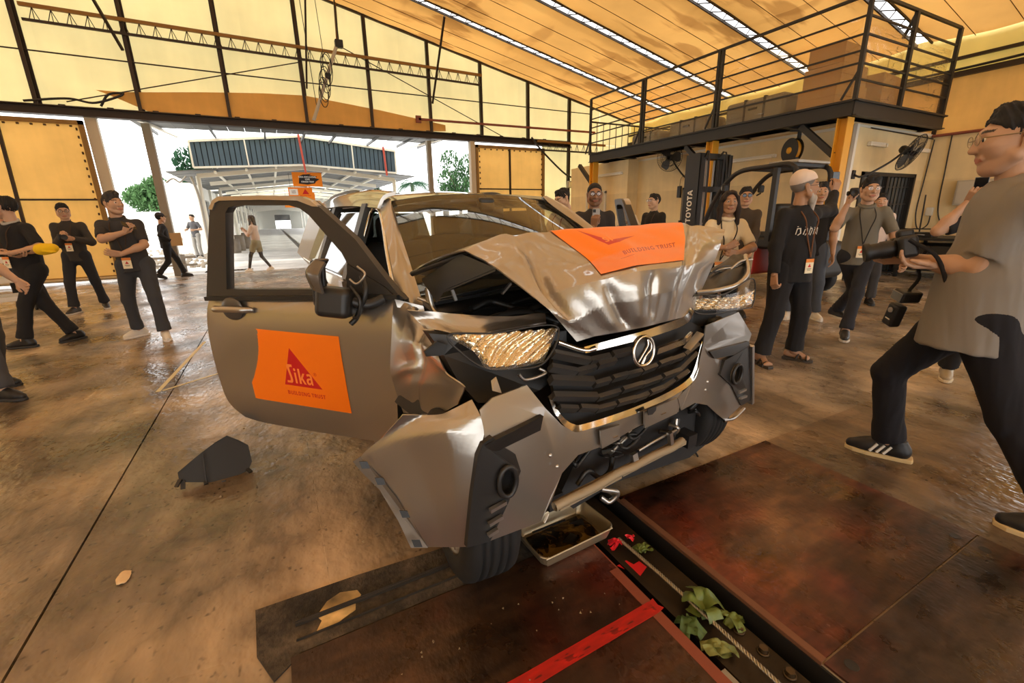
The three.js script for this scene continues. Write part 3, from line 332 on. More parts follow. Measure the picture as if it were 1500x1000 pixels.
// ---------- mezzanine, plastered room under it, fittings ----------
const MX = 9.0, MZ0 = -4.6, MZ1 = -11.85, MXR = 12.35, DY = 3.2;
{ const m = struct('mezzanine_slab');
  const ib = (a, b, h = .22) => { const A = V3(a), B = V3(b); return [bar(a, b, .012, h, undefined), bar([a[0], a[1] + h / 2, a[2]], [b[0], b[1] + h / 2, b[2]], .012, .1), bar([a[0], a[1] - h / 2, a[2]], [b[0], b[1] - h / 2, b[2]], .012, .1)]; };
  const beamZ = (x, z0, z1) => [bb(x - .012, x + .012, DY - .25, DY - .02, z0, z1), bb(x - .06, x + .06, DY - .255, DY - .24, z0, z1), bb(x - .06, x + .06, DY - .035, DY - .02, z0, z1)], beamX = (z, x0, x1) => [bb(x0, x1, DY - .25, DY - .02, z - .012, z + .012), bb(x0, x1, DY - .255, DY - .24, z - .06, z + .06), bb(x0, x1, DY - .035, DY - .02, z - .06, z + .06)];
  mesh('edge_beam', beamZ(MX, MZ1, MZ0), steelBlack, m); mesh('edge_beam', beamX(MZ0, MX, MXR), steelBlack, m); mesh('edge_beam', beamZ(MXR, MZ1, MZ0), steelBlack, m);
  for (let z = MZ0 - 1.2; z > MZ1; z -= 1.2) mesh('joist', beamX(z, MX, MXR), steelBlack, m);
  mesh('deck', bb(MX - .05, MXR + .05, DY - .02, DY, MZ1, MZ0 + .05), steelBlack, m);
  for (const [z, x] of [[MZ0 - .15, MX + .12], [-7.45, MX + .1], [-11.7, MX + .06]]) { mesh('column', [bb(x - .1, x + .1, 0, DY - .26, z + .075, z + .09), bb(x - .1, x + .1, 0, DY - .26, z - .09, z - .075), bb(x - .008, x + .008, 0, DY - .26, z - .08, z + .08)], yellowSteel, m); mesh('knee_brace', bar([x, DY - .85, z - .1], [x, DY - .27, z - .75], .1, .1), steelBlack, m); }
  const rail = struct('trim_2'); const T = 4.72, hs = [4.42, 4.16, 3.92, 3.74, 3.5];
  for (const z of [MZ0, -7.4, -9.68, MZ1]) { mesh('post', [bb(MX - .03, MX + .03, DY, T, z - .03, z + .03), ...(z === MZ0 || z === MZ1 ? [] : [bb(MX - .03, MX + .03, DY, T, z + .07, z + .11)])], steelBlack, rail); mesh('post_stay', bar([MX, DY + .02, z - .22], [MX, DY + .42, z - .02], .03), steelBlack, rail); }
  mesh('top_rail', bar([MX, T, MZ0], [MX, T, MZ1], .045), steelBlack, rail); for (const h of hs) mesh('rail', bar([MX, h, MZ0], [MX, h, MZ1], .028), steelBlack, rail);
  for (const x of [10.5, MXR - .1]) mesh('post', bb(x - .04, x + .04, DY, T, MZ0 - .03, MZ0 + .03), steelBlack, rail);
  mesh('top_rail', bar([MX, T, MZ0], [MXR - .1, T, MZ0], .045), steelBlack, rail); for (const h of hs) mesh('rail', bar([MX, h, MZ0], [MXR - .1, h, MZ0], .028), steelBlack, rail);
  mesh('post_stay', bar([10.5, T, MZ0], [10.62, T - .35, MZ0 - .2], .04), steelBlack, rail);
  mesh('top_rail', bar([MX, 4.1, MZ1], [MXR, 4.1, MZ1], .04), steelBlack, rail); for (let x = MX + .25; x < MXR; x += .25) mesh('baluster', rod([x, DY, MZ1], [x, 4.1, MZ1], .012, 5), steelBlack, rail);
  const film = phys(0xfff4dd, 0.12, 0, { transmission: 0.93, thickness: 0, ior: 1.3, bumpMap: rep(tarpMap, 1.2), bumpScale: 0.06 });
  for (const [x0, x1] of [[MX + .05, 10.45], [10.55, MXR - .15]]) mesh('clear_sheet', sheet([[[x0, DY + .03, MZ0 - .06], [x1, DY + .03, MZ0 - .06]], [[x0, DY + .6, MZ0 - .05], [x1, DY + .6, MZ0 - .07]], [[x0, 4.35, MZ0 - .07], [x1, 4.35, MZ0 - .05]]], 24, 24, 0, (u, v) => .02 * n3(u * 7 + x0, v * 5, 2)), film, rail);
  for (const [z0, z1] of [[MZ0 - .1, -7.3], [-7.5, -9.6]]) mesh('clear_sheet', sheet([[[MX + .06, DY + .03, z0], [MX + .06, DY + .03, z1]], [[MX + .05, 3.9, z0], [MX + .07, 3.9, z1]], [[MX + .06, 4.45, z0], [MX + .06, 4.45, z1]]], 40, 24, 0, (u, v) => .02 * n3(u * 9 + z0, v * 5, 4)), film, rail);
}
{ const card = std(new THREE.Color().setRGB(0.42, 0.27, 0.12), .85), lab = ['lowest brown carton of the stack on the mezzanine corner', 'middle brown carton of the stack on the mezzanine corner', 'topmost brown carton of the stack on the mezzanine corner'];
  [[9.65, .36, .9, .7], [9.68, .34, .84, .66], [9.66, .32, .8, .6]].reduce((y, [x, h, w, d], i) => { const t = thing('carton', lab[i], 'carton', [x, y, -5.35], .06 * (i - 1)); mesh('box', rbox(w, h, d, .012, 0, h / 2, 0), card, t); mesh('tape', bb(-.035, .035, h - .001, h + .001, -d / 2, d / 2), std(0xb89a64, .4), t); mesh('flap_seam', bb(-w / 2, w / 2, h * .48, h * .49, -d / 2 - .003, d / 2 + .003), std(0x6a4820, .9), t); return y + h + .004; }, DY);
  const t2 = thing('carton', 'brown carton alone behind the end railing of the mezzanine', 'carton', [11.3, DY, -5.5], .1); mesh('box', rbox(.9, .75, .7, .012, 0, .375, 0), card, t2); mesh('tape', bb(-.035, .035, .749, .751, -.35, .35), std(0xb89a64, .4), t2);
  const gm = std(new THREE.Color().setRGB(0.20, 0.19, 0.16), .75);
  for (const [z, L, h, l] of [[-6.75, 1.35, .5, 'large grey padded crate on the mezzanine behind the middle railing bay'], [-8.5, 1.15, .42, 'grey padded crate on the mezzanine beside the double railing post'], [-9.95, 1.0, .34, 'low grey padded crate farthest along the mezzanine']]) { const t = thing('padded_crate', l, 'crate', [9.75, DY, z]); mesh('cover', rbox(.75, h, L, .09, 0, h / 2, 0), gm, t); mesh('strap', [bb(-.378, .378, .03, h + .004, -.22, -.17), bb(-.378, .378, .03, h + .004, .22, .27)], steelBlack, t); mesh('handle', rbox(.03, .04, .2, .01, -.385, h * .6, 0), steelBlack, t); }
}
const RX = 9.95, RZ = -4.97;
{ const r = struct('wall_room_side'); const y1 = DY - .26;
  const win = [-8.95, -7.7, 0.95, 2.05];
  mesh('plaster_wall', [metric(bb(RX, RX + .15, 0, y1, win[1], RZ)), metric(bb(RX, RX + .15, 0, y1, -10.7, win[0])), metric(bb(RX, RX + .15, 0, win[2], win[0], win[1])), metric(bb(RX, RX + .15, win[3], y1, win[0], win[1])), metric(bb(9.55, 9.7, 0, y1, -13.6, -10.7)), metric(bb(9.7, 10.1, 0, y1, -10.85, -10.702)), metric(bb(9.7, 13, 0, y1 - .05, -13.6, -13.45)), metric(bb(9.72, 12.98, y1 + .001, y1 + .04, -13.58, RZ - .02))], plaster, r);
  const w = struct('window_1'); mesh('window_frame', [bb(RX - .03, RX + .05, win[2], win[3], win[0], win[0] + .06), bb(RX - .03, RX + .05, win[2], win[3], win[1] - .06, win[1]), bb(RX - .03, RX + .05, win[3] - .06, win[3], win[0], win[1]), bb(RX - .03, RX + .05, win[2], win[2] + .06, win[0], win[1]), bb(RX - .02, RX + .04, win[2], win[3], -8.35, -8.3)], std(0x6b6456, .6), w);
  mesh('window_pane', bb(RX, RX + .006, win[2] + .05, win[3] - .05, win[0] + .05, win[1] - .05), std(0x20261f, .03, .0, { metalness: .75, color: 0xb9c2bd }), w);
  const d1 = struct('door_3'); mesh('door_leaf', bb(9.51, 9.55, 0, 2.05, -12.6, -11.7), std(0xcdbf9c, .6), d1); mesh('door_frame', [bb(9.5, 9.56, 0, 2.1, -12.66, -12.6), bb(9.5, 9.56, 0, 2.1, -11.7, -11.64), bb(9.5, 9.56, 2.05, 2.12, -12.66, -11.64)], offWhite, d1); mesh('door_pane', bb(9.5, 9.51, .9, 1.8, -12.25, -11.95), std(0x2a2a28, .1), d1);
  const f = struct('wall_room_front'), D = [10.42, 12.62, 0, 2.12];
  mesh('plaster_wall', [metric(bb(RX + .15, D[0], 0, y1, RZ - .15, RZ)), metric(bb(D[1], 13, 0, y1, RZ - .15, RZ)), metric(bb(D[0], D[1], D[3], y1, RZ - .15, RZ))], plaster, f);
  mesh('corner_post', bb(RX - .05, RX + .03, 0, y1, RZ - .02, RZ + .04), whitePaint, f);
  const d = struct('door_4'); mesh('door_frame', [bb(D[0], D[0] + .07, 0, D[3], RZ - .1, RZ + .03), bb(D[1] - .07, D[1], 0, D[3], RZ - .1, RZ + .03), bb(D[0], D[1], D[3] - .07, D[3], RZ - .1, RZ + .03), bb(11.48, 11.56, 0, D[3], RZ - .08, RZ)], steelBlack, d);
  mesh('door_pane', bb(D[0] + .05, D[1] - .05, .05, D[3] - .05, RZ - .09, RZ - .084), std(0x8c949a, .05, .6), d);
  for (let x = D[0] + .2; x < D[1] - .1; x += .155) mesh('bar', bb(x - .009, x + .009, .05, D[3] - .06, RZ - .05, RZ - .03), steelBlack, d); for (const y of [.5, 1.0, 1.5, 1.85]) mesh('bar', bb(D[0] + .05, D[1] - .05, y - .012, y + .012, RZ - .05, RZ - .03), steelBlack, d);
  struct('trim_3', [bb(RX - .02, RX, y1 - .05, y1, -10.7, RZ), bb(10, 13, y1 - .04, y1, RZ, RZ + .02)], offWhite);
}
function tubeLamp(name, label, x, y, z, len, turn) { const t = thing(name, label, 'lamp', [x, y, z], turn); mesh('housing', [rbox(len, .05, .05, .008, 0, .02, .03), rbox(.06, .07, .07, .01, -len / 2, 0, .035), rbox(.06, .07, .07, .01, len / 2, 0, .035)], whitePaint, t); const tb = new THREE.CylinderGeometry(.018, .018, len - .1, 12); tb.rotateZ(Math.PI / 2); tb.translate(0, -.02, .05); mesh('fluorescent_tube', tb, std(0xf4f1e6, .3), t); return t; }
tubeLamp('tube_lamp', 'unlit tube lamp on the plaster wall above the forklift guard', RX, 2.56, -7.1, 1.25, -Math.PI / 2);
tubeLamp('tube_lamp', 'unlit tube lamp on the projecting plaster wall beside the far fan', 9.55, 2.58, -11.55, 1.2, -Math.PI / 2);
tubeLamp('tube_lamp', 'unlit tube lamp high on the plaster wall over the barred door', 12.45, 2.6, RZ, .85, 0);
tubeLamp('tube_lamp', 'short tube lamp half hidden behind the wall fan', 10.75, 2.62, RZ, .6, 0);
function wallFan(label, px, py, pz, turn, arm, tilt, yaw) {            // group at the wall bracket; fan head at the end of its arm
  const t = thing('wall_fan', label, 'fan', [px, py, pz], turn), h = [arm[0], arm[1], arm[2]];
  mesh('bracket', [rbox(.1, .16, .03, .01, 0, 0, .015), tube([[0, 0, .02], [0, -.05, .12], [h[0] * .5, h[1] * .4, h[2] * .8], [h[0], h[1], h[2]]], .02, 20, 8)], blackPlastic, t);
  const M = new THREE.Matrix4().makeRotationFromEuler(new THREE.Euler(tilt, yaw, 0, 'YXZ')).setPosition(...h), T = (g) => (g.applyMatrix4(M), g), R = .34;
  mesh('motor', [T(lathe([[0, -.1], [.05, -.1], [.075, -.06], [.075, .04], [.05, .06], [0, .06]], 18).rotateX(Math.PI / 2))], blackPlastic, t);
  const cg = []; for (let i = 0; i < 44; i++) { const a = i / 44 * 6.2832, c = Math.cos(a), s = Math.sin(a); for (const sd of [1, -.7]) cg.push(T(tube([[c * .05, s * .05, .10 + .07 * sd], [c * R * .6, s * R * .6, .10 + .065 * sd], [c * R * .93, s * R * .93, .10 + .035 * sd], [c * R, s * R, .10]], .0028, 8, 4))); }
  for (const [r, z] of [[R, .10], [R * .62, .165], [R * .62, .055], [.06, .17]]) cg.push(T(new THREE.TorusGeometry(r, .006, 6, 40).translate(0, 0, z)));
  mesh('cage', cg, steelBlack, t);
  for (let k = 0; k < 3; k++) { const rows = []; for (let j = 0; j <= 4; j++) { const r = lerp(.05, R * .88, j / 4), w = .1 + .16 * Math.sin(Math.PI * j / 5), tw = .6 - .3 * j / 4; rows.push([-1, 0, 1].map((q) => [r, q * w * .5 * Math.cos(tw), .10 + q * w * .5 * Math.sin(tw) * .5])); } mesh('blade', T(sheet(rows, 6, 8, .003).rotateZ(k * 2.0944)), std(0x3a3a38, .4), t); }
  mesh('hub', T(lathe([[0, .17], [.03, .165], [.045, .13], [.045, .06], [0, .06]], 16).rotateX(Math.PI / 2).scale(1, 1, -1).translate(0, 0, .23)), std(0x222222, .4), t);
  return t;
}
wallFan('black caged wall fan under the mezzanine above the dark window', RX, 2.32, -8.75, -Math.PI / 2, [-.42, .5, .3], .1, .35);
wallFan('large black wall fan on a curved arm over the barred door', 10.05, 2.05, RZ + .03, 0, [.85, .42, .42], .5, .08);
{ const t = thing('fan_switch', 'dark fan control box hanging on a cord by the window', 'switch', [RX, 1.95, -9.05], -Math.PI / 2); mesh('case', rbox(.12, .3, .06, .015, 0, 0, .03), blackPlastic, t); mesh('cord', tube([[0, .15, .03], [.05, .35, .05], [.25, .45, .03]], .006, 16, 5), blackPlastic, t); }
{ const t = thing('hose_reel', 'yellow and black hose reel hung under the mezzanine beside the yellow column', 'hose reel', [9.35, 2.55, -5.75], -Math.PI / 2 - .35); const g = new THREE.TorusGeometry(.14, .06, 12, 32); mesh('hose', g, std(new THREE.Color().setRGB(.75, .35, .02), .5), t); mesh('side_plate', [-.06, .06].map((z) => lathe([[.06, 0], [.225, 0], [.23, .006], [.225, .012], [.06, .012]], 32).rotateX(Math.PI / 2).translate(0, 0, z)), steelBlack, t); mesh('hub', lathe([[0, -.09], [.06, -.09], [.07, 0], [.06, .09], [0, .09]], 20).rotateX(Math.PI / 2), yellowSteel, t); mesh('bracket', [bar([-.0, .1, -.1], [0, .36, -.1], .05), bar([0, .36, -.12], [0, .36, .1], .05, .03), rbox(.3, .14, .1, .02, 0, -.2, 0)], steelBlack, t); mesh('hose_end', tube([[.05, -.2, 0], [.12, -.45, 0], [.2, -.6, .02]], .014, 16, 6), blackPlastic, t); }
{ const t = thing('electrical_cabinet', 'pale grey electrical cabinet on the plaster wall behind the photographer', 'cabinet', [12.99, 1.5, -3.95], -Math.PI / 2); mesh('case', rbox(.72, .5, .16, .01, 0, .2, .08), std(0xb9b1a2, .5), t); mesh('door', rbox(.66, .44, .012, .005, 0, .2, .165), std(0xc6bfb0, .5), t); mesh('lock', lathe([[0, 0], [.016, 0], [.014, .01], [0, .012]], 12).rotateX(Math.PI / 2).translate(.27, .2, .17), steelBlack, t); }
{ const t = thing('socket_outlet', 'small cream socket box with a black cable on the plaster wall', 'socket', [12.99, 1.33, -4.7], -Math.PI / 2); mesh('case', rbox(.12, .18, .07, .01, 0, 0, .035), offWhite, t); mesh('cable', tube([[.04, -.05, .05], [.02, -.3, .06], [-.12, -.38, .05], [-.22, -.1, .05], [-.22, .7, .03], [-.2, 1.5, .02]], .012, 40, 6), blackPlastic, t); }
struct('wall_cable', [tube([[12.97, 2.9, -4.62], [12.97, 2.2, -4.6], [12.97, 1.3, -4.55], [12.97, .95, -4.4]], .012, 30, 6)], blackPlastic); struct('wall_cable', [tube([[10.4, 2.9, RZ + .03], [11.6, 2.88, RZ + .03], [13, 2.85, RZ + .03]], .012, 20, 6)], blackPlastic);
{ const t = thing('work_bench', 'black work bench against the plaster wall under the socket', 'bench', [12.3, 0, -4.05]); mesh('top', rbox(1.3, .05, 1.3, .01, 0, .80, 0), steelBlack, t); for (const [x, z] of [[-.55, .55], [.55, .55], [-.55, -.55], [.55, -.55]]) mesh('leg', bb(x - .03, x + .03, 0, .78, z - .03, z + .03), steelBlack, t); mesh('shelf', rbox(1.2, .5, 1.2, .02, 0, .42, 0), std(0x26241f, .6), t); mesh('back_rail', [rod([-.62, .82, -.6], [-.62, 1.0, -.6], .012), rod([-.62, .82, .6], [-.62, 1.0, .6], .012), rod([-.62, 1.0, -.6], [-.62, 1.0, .6], .012)], steelBlack, t);
  const b = (nm, l, c, pos, mk) => { const q = thing(nm, l, c, pos); mk(q); };
  b('plastic_bottle', 'clear plastic bottle on the black work bench', 'bottle', [11.85, .828, -3.75], (q) => { mesh('body', lathe([[0, 0], [.045, 0], [.05, .02], [.05, .17], [.02, .23], [.02, .26], [0, .26]], 16), phys(0xe6eef0, .1, 0, { transmission: .7, thickness: 0 }), q); mesh('cap', lathe([[0, .26], [.022, .26], [.022, .285], [0, .29]], 12), whitePaint, q); });
  b('steel_bar', 'thin dark steel bar leaning upright on the bench', 'bar', [12.3, .828, -4.55], (q) => mesh('rod', rod([0, .012, 0], [.18, .85, -.1], .014), steelBlack, q));
  b('steel_bar', 'shorter steel bar leaning at a slant on the bench', 'bar', [12.35, .825, -3.9], (q) => mesh('rod', rod([0, .012, 0], [.2, .5, -.1], .014), steelBlack, q));
  b('tool_case', 'low black tool case on the near end of the bench', 'case', [11.95, .825, -4.35], (q) => { mesh('case', rbox(.3, .1, .4, .02, 0, .05, 0), blackPlastic, q); mesh('handle', tube([[-.15, .05, -.08], [-.19, .06, 0], [-.15, .05, .08]], .01, 12, 6), steelGrey, q); });
}
// lamps and camera unit on the gable studs, hanging conduit and cables
{ const t = thing('flood_lamp', 'twin flood lamps clamped to the last gable stud above the crowd', 'lamp', [10.05, 2.5, GZ + .2]); mesh('bracket', [bar([-.18, 0, 0], [.18, 0, 0], .04), bar([0, 0, -.12], [0, 0, 0], .05)], steelBlack, t); for (const s of [-1, 1]) { mesh('lamp_head', rbox(.2, .24, .12, .03, s * .14, -.02, .08, .25, 0, 0), steelGrey, t); mesh('lens', rbox(.15, .18, .01, .003, s * .14, -.035, .142, .25, 0, 0), whitePaint, t); } }
{ const t = thing('hanging_conduit', 'white conduit pole with a coil of cables hung before the gable wall', 'conduit', [2.0, 0, GZ + .6]); mesh('pipe', rod([.22, 5.9, 0], [-.62, 3.95, .05], .045), std(0xb6b0a2, .5), t); mesh('clamp', rbox(.2, .18, .16, .02, .24, 5.85, 0), steelBlack, t); mesh('clamp', rbox(.12, .14, .12, .02, -.14, 5.05, .02), steelBlack, t); const r = rngOf(8), L = []; for (let i = 0; i < 7; i++) { const a = .18 + .07 * r(), cy = 5.3 - i * .12, cx = -.12 - i * .03; L.push(tube(Array.from({ length: 14 }, (_, k) => [cx + a * .55 * Math.cos(k / 14 * 6.28), cy + a * 1.5 * Math.sin(k / 14 * 6.28), .06 + .04 * r()]), .011, 40, 5, true)); } mesh('cable_coil', L, steelBlack, t); mesh('hang_wire', [rod([-.5, 4.3, 0], [-.62, 7.5, 0], .009, 5), rod([-.18, 5.6, 0], [-.26, 7.6, 0], .008, 5), rod([.24, 5.9, 0], [.24, 7.05, 0], .02, 6)], steelBlack, t); }
struct('wall_cable', [tube([[8.35, 4.0, GZ + .2], [8.6, 3.7, GZ + .25], [9.6, 2.9, GZ + .3], [10.0, 2.75, GZ + .2], [11.2, 2.5, GZ + .15]], .03, 40, 6), tube([[-3.1, 4.0, GZ + .15], [-2.9, 4.25, GZ + .2], [-2.6, 4.3, GZ + .2], [-3.2, 4.05, GZ + .2], [-3.6, 4.1, GZ + .2], [-4.4, 4.0, GZ + .15]], .025, 40, 6)], steelBlack);
struct('door_5', [bb(11.6, 11.65, 0, 2.2, GZ - .02, GZ + .04), bb(12.5, 12.55, 0, 2.2, GZ - .02, GZ + .04), bb(11.6, 12.55, 2.15, 2.2, GZ - .02, GZ + .04)], steelBrown);
// ---------- the crashed car: group at the middle of its front axle, z forward, x to its own far side ----------
const paint = phys(new THREE.Color().setRGB(0.40, 0.37, 0.33), 0.28, 0.85, { clearcoat: 1, clearcoatRoughness: 0.04 });
const paintRough = phys(new THREE.Color().setRGB(0.42, 0.39, 0.35), 0.30, 0.85, { clearcoat: 1, clearcoatRoughness: 0.05 });
const chrome = std(new THREE.Color().setRGB(0.75, 0.72, 0.66), 0.12, 1), satin = std(new THREE.Color().setRGB(0.5, 0.48, 0.45), 0.3, .9);
const trimBlack = std(new THREE.Color().setRGB(0.018, 0.017, 0.016), 0.42), cabin = std(new THREE.Color().setRGB(0.016, 0.015, 0.015), 0.75);
const carGlass = phys(new THREE.Color().setRGB(0.62, 0.64, 0.58), 0.02, 0, { transmission: 0.94, thickness: 0, ior: 1.5 }), darkGlass = phys(new THREE.Color().setRGB(0.14, 0.15, 0.14), 0.02, 0, { transmission: 0.9, thickness: 0, ior: 1.6 });
const car = thing('car', 'crashed silver car with a buckled bonnet, torn bumper and open doors', 'car', [1.305, 0, -1.55], 5.2 * rad);
const part = (n, g, m, p = car) => mesh(n, g, m, p);
const group = (n, p = car) => { const o = new THREE.Group(); o.name = n; p.add(o); return o; };
// bonnet: control rows from the front edge over the ridge to the windscreen
const HOOD = [
  [[-0.439, 0.969, 0.29], [-0.375, 0.984, 0.315], [-0.279, 0.99, 0.34], [-0.158, 0.99, 0.345], [0.025, 0.981, 0.31], [0.314, 0.952, 0.22]],
  [[-0.52, 1.082, 0.24], [-0.463, 1.042, 0.29], [-0.369, 1.095, 0.33], [-0.19, 1.107, 0.36], [0.024, 1.111, 0.33], [0.435, 1.063, 0.18]],
  [[-0.591, 1.164, 0.17], [-0.507, 1.135, 0.2], [-0.406, 1.176, 0.305], [-0.203, 1.203, 0.345], [0.103, 1.196, 0.3], [0.603, 1.175, 0.12]],
  [[-0.654, 1.231, 0.1], [-0.481, 1.262, 0.06], [-0.309, 1.218, 0.16], [-0.076, 1.262, 0.19], [0.302, 1.264, 0.16], [0.686, 1.259, 0.09]],
  [[-0.668, 1.279, -0.1], [-0.509, 1.338, -0.05], [-0.336, 1.341, 0], [-0.003, 1.348, 0.02], [0.474, 1.354, 0.02], [0.768, 1.317, 0.05]],
  [[-0.705, 1.235, -0.32], [-0.45, 1.27, -0.28], [-0.2, 1.255, -0.28], [0.1, 1.25, -0.27], [0.42, 1.25, -0.25], [0.72, 1.20, -0.22]],
  [[-0.749, 1.164, -0.5], [-0.45, 1.11, -0.56], [-0.2, 1.08, -0.59], [0.1, 1.06, -0.6], [0.42, 1.05, -0.58], [0.73, 1.03, -0.52]]];
const gz = (t, w) => Math.exp(-t * t / (w * w));
const crumple = (u, v) => { const front = 1 - sstep(.22, .36, v), top = sstep(.36, .5, v);
  return front * sstep(0, .08, v) * (-.016 * gz(u - .47, .022) - .014 * gz(u - .665, .018) + .012 * gz(u - .56, .05) + .008 * gz(u - .38, .05)) - .03 * gz(u - .21 - .1 * (v - .4), .035) * gz(v - .42, .2) + .012 * gz(u - .14, .05) * gz(v - .4, .2)
    - .02 * gz(u - .83, .02) * gz(v - .45, .25) + top * (.007 * n3(u * 7, v * 9, 1) + .004 * n3(u * 19 + v * 8, v * 15, 3)) + .0012 * n3(u * 9, v * 12, 2); };
const bonnet = part('bonnet', sheet(HOOD, 120, 120, .006, crumple, .78), paintRough);
{ // orange sheet stuck on the bonnet, following its dents
  const rows = []; for (let j = 0; j <= 44; j++) { const r = []; for (let i = 0; i <= 60; i++) { const tv = j / 44, u = lerp(lerp(.455, .40, tv), lerp(.80, .79, tv), i / 60), v = lerp(.37, .675, tv), p = V3(gridAt(HOOD, u, v, .78)), a = V3(gridAt(HOOD, u + .01, v, .78)).sub(V3(gridAt(HOOD, u - .01, v, .78))), b = V3(gridAt(HOOD, u, v + .01, .78)).sub(V3(gridAt(HOOD, u, v - .01, .78))); p.addScaledVector(a.cross(b).normalize(), crumple(u, v) + .004 + .002 * n3(u * 16, v * 22, 7)); r.push(p.toArray()); } rows.push(r); }
  const map = canvasTex(1024, 640, (c, w, h) => { c.fillStyle = '#f57a0a'; c.fillRect(0, 0, w, h); c.fillStyle = '#c41a10'; c.beginPath(); c.moveTo(190, 40); c.lineTo(360, 215); c.lineTo(590, 190); c.lineTo(420, 255); c.lineTo(300, 262); c.fill(); c.fillStyle = '#f28a3c'; c.font = 'bold 110px sans-serif'; c.fillText('si', 300, 225); c.fillStyle = '#b01a10'; c.font = 'bold 88px sans-serif'; c.save(); c.translate(420, 430); c.rotate(-.07); c.fillText('BUILDING TRUST', -60, 0, 560); c.restore(); c.strokeStyle = '#b01a10'; c.lineWidth = 5; c.beginPath(); c.moveTo(300, 480); c.lineTo(460, 470); c.stroke(); });
  map.flipY = true; const d = part('bonnet_decal', sheet(rows, 60, 44, .001), phys(0xffffff, .35, 0, { map, clearcoat: .4, clearcoatRoughness: .2 }), bonnet); d.userData.label = 'crumpled orange advertising sheet on the bonnet';
}
part('bonnet_underside', [rod([-0.741, 1.159, -0.48], [-0.625, 1.267, -0.14], .012), panel([[-0.709, 1.138, -0.45], [-0.651, 1.26, -0.16], [-0.634, 1.222, 0.07], [-0.645, 1.158, -0.1], [-0.696, 1.11, -0.25], [-0.708, 1.061, -0.3]], .01, [0, -1, -.2])], trimBlack);
// crumpled wing at the driver's door
part('wing', sheet([
  [[-0.815, 1.05, -0.54], [-0.772, 1.023, -0.46], [-0.758, 0.967, -0.36], [-0.759, 0.946, -0.2]],
  [[-0.84, 0.917, -0.52], [-0.831, 0.873, -0.42], [-0.821, 0.908, -0.26], [-0.814, 0.916, -0.08]],
  [[-0.868, 0.73, -0.5], [-0.837, 0.785, -0.34], [-0.829, 0.864, -0.12], [-0.839, 0.871, 0.06]],
  [[-0.853, 0.607, -0.5], [-0.852, 0.715, -0.3], [-0.832, 0.787, -0.06], [-0.809, 0.836, 0.14]],
  [[-0.842, 0.517, -0.46], [-0.82, 0.566, -0.3], [-0.807, 0.64, -0.1], [-0.82, 0.758, 0.1]]], 60, 60, .005, (u, v) => .008 * n3(u * 3, v * 3, 9) + .014 * gz(u - .55 + (v - .5) * .5, .05) - .016 * gz(v - .55, .06) * gz(u - .3, .2), .5), paintRough);
part('wing_liner', [panel([[-0.864, 0.557, -0.5], [-0.837, 0.699, -0.36], [-0.806, 0.783, -0.12], [-0.742, 0.807, 0.05], [-0.717, 0.718, 0.05], [-0.787, 0.654, -0.05], [-0.853, 0.556, -0.35]], .02), bb(-.78, -.5, .3, .95, -.6, -.45)], trimBlack);
// upper rail that stuck out over the lamp
part('wing_rail', sheet([[[-0.923, 1.089, -0.06], [-0.799, 1.066, -0.03], [-0.686, 1.046, 0.02], [-0.555, 1.034, 0.05], [-0.43, 1.035, 0.09]], [[-0.893, 1.05, -0.06], [-0.797, 1.023, -0.01], [-0.698, 1.011, 0.04], [-0.569, 1.01, 0.07], [-0.434, 1.013, 0.1]], [[-0.872, 1.021, -0.04], [-0.799, 0.999, 0.03], [-0.71, 0.983, 0.08], [-0.664, 1, 0.09], [-0.453, 1.005, 0.13]]], 50, 16, .006, (u, v) => .008 * n3(u * 6, v * 3, 4)), paint);
part('rail_end', panel([[-0.825, 1.051, -0.5], [-0.712, 1.014, -0.45], [-0.711, 0.99, -0.44], [-0.816, 1.013, -0.5]], .01), paint);
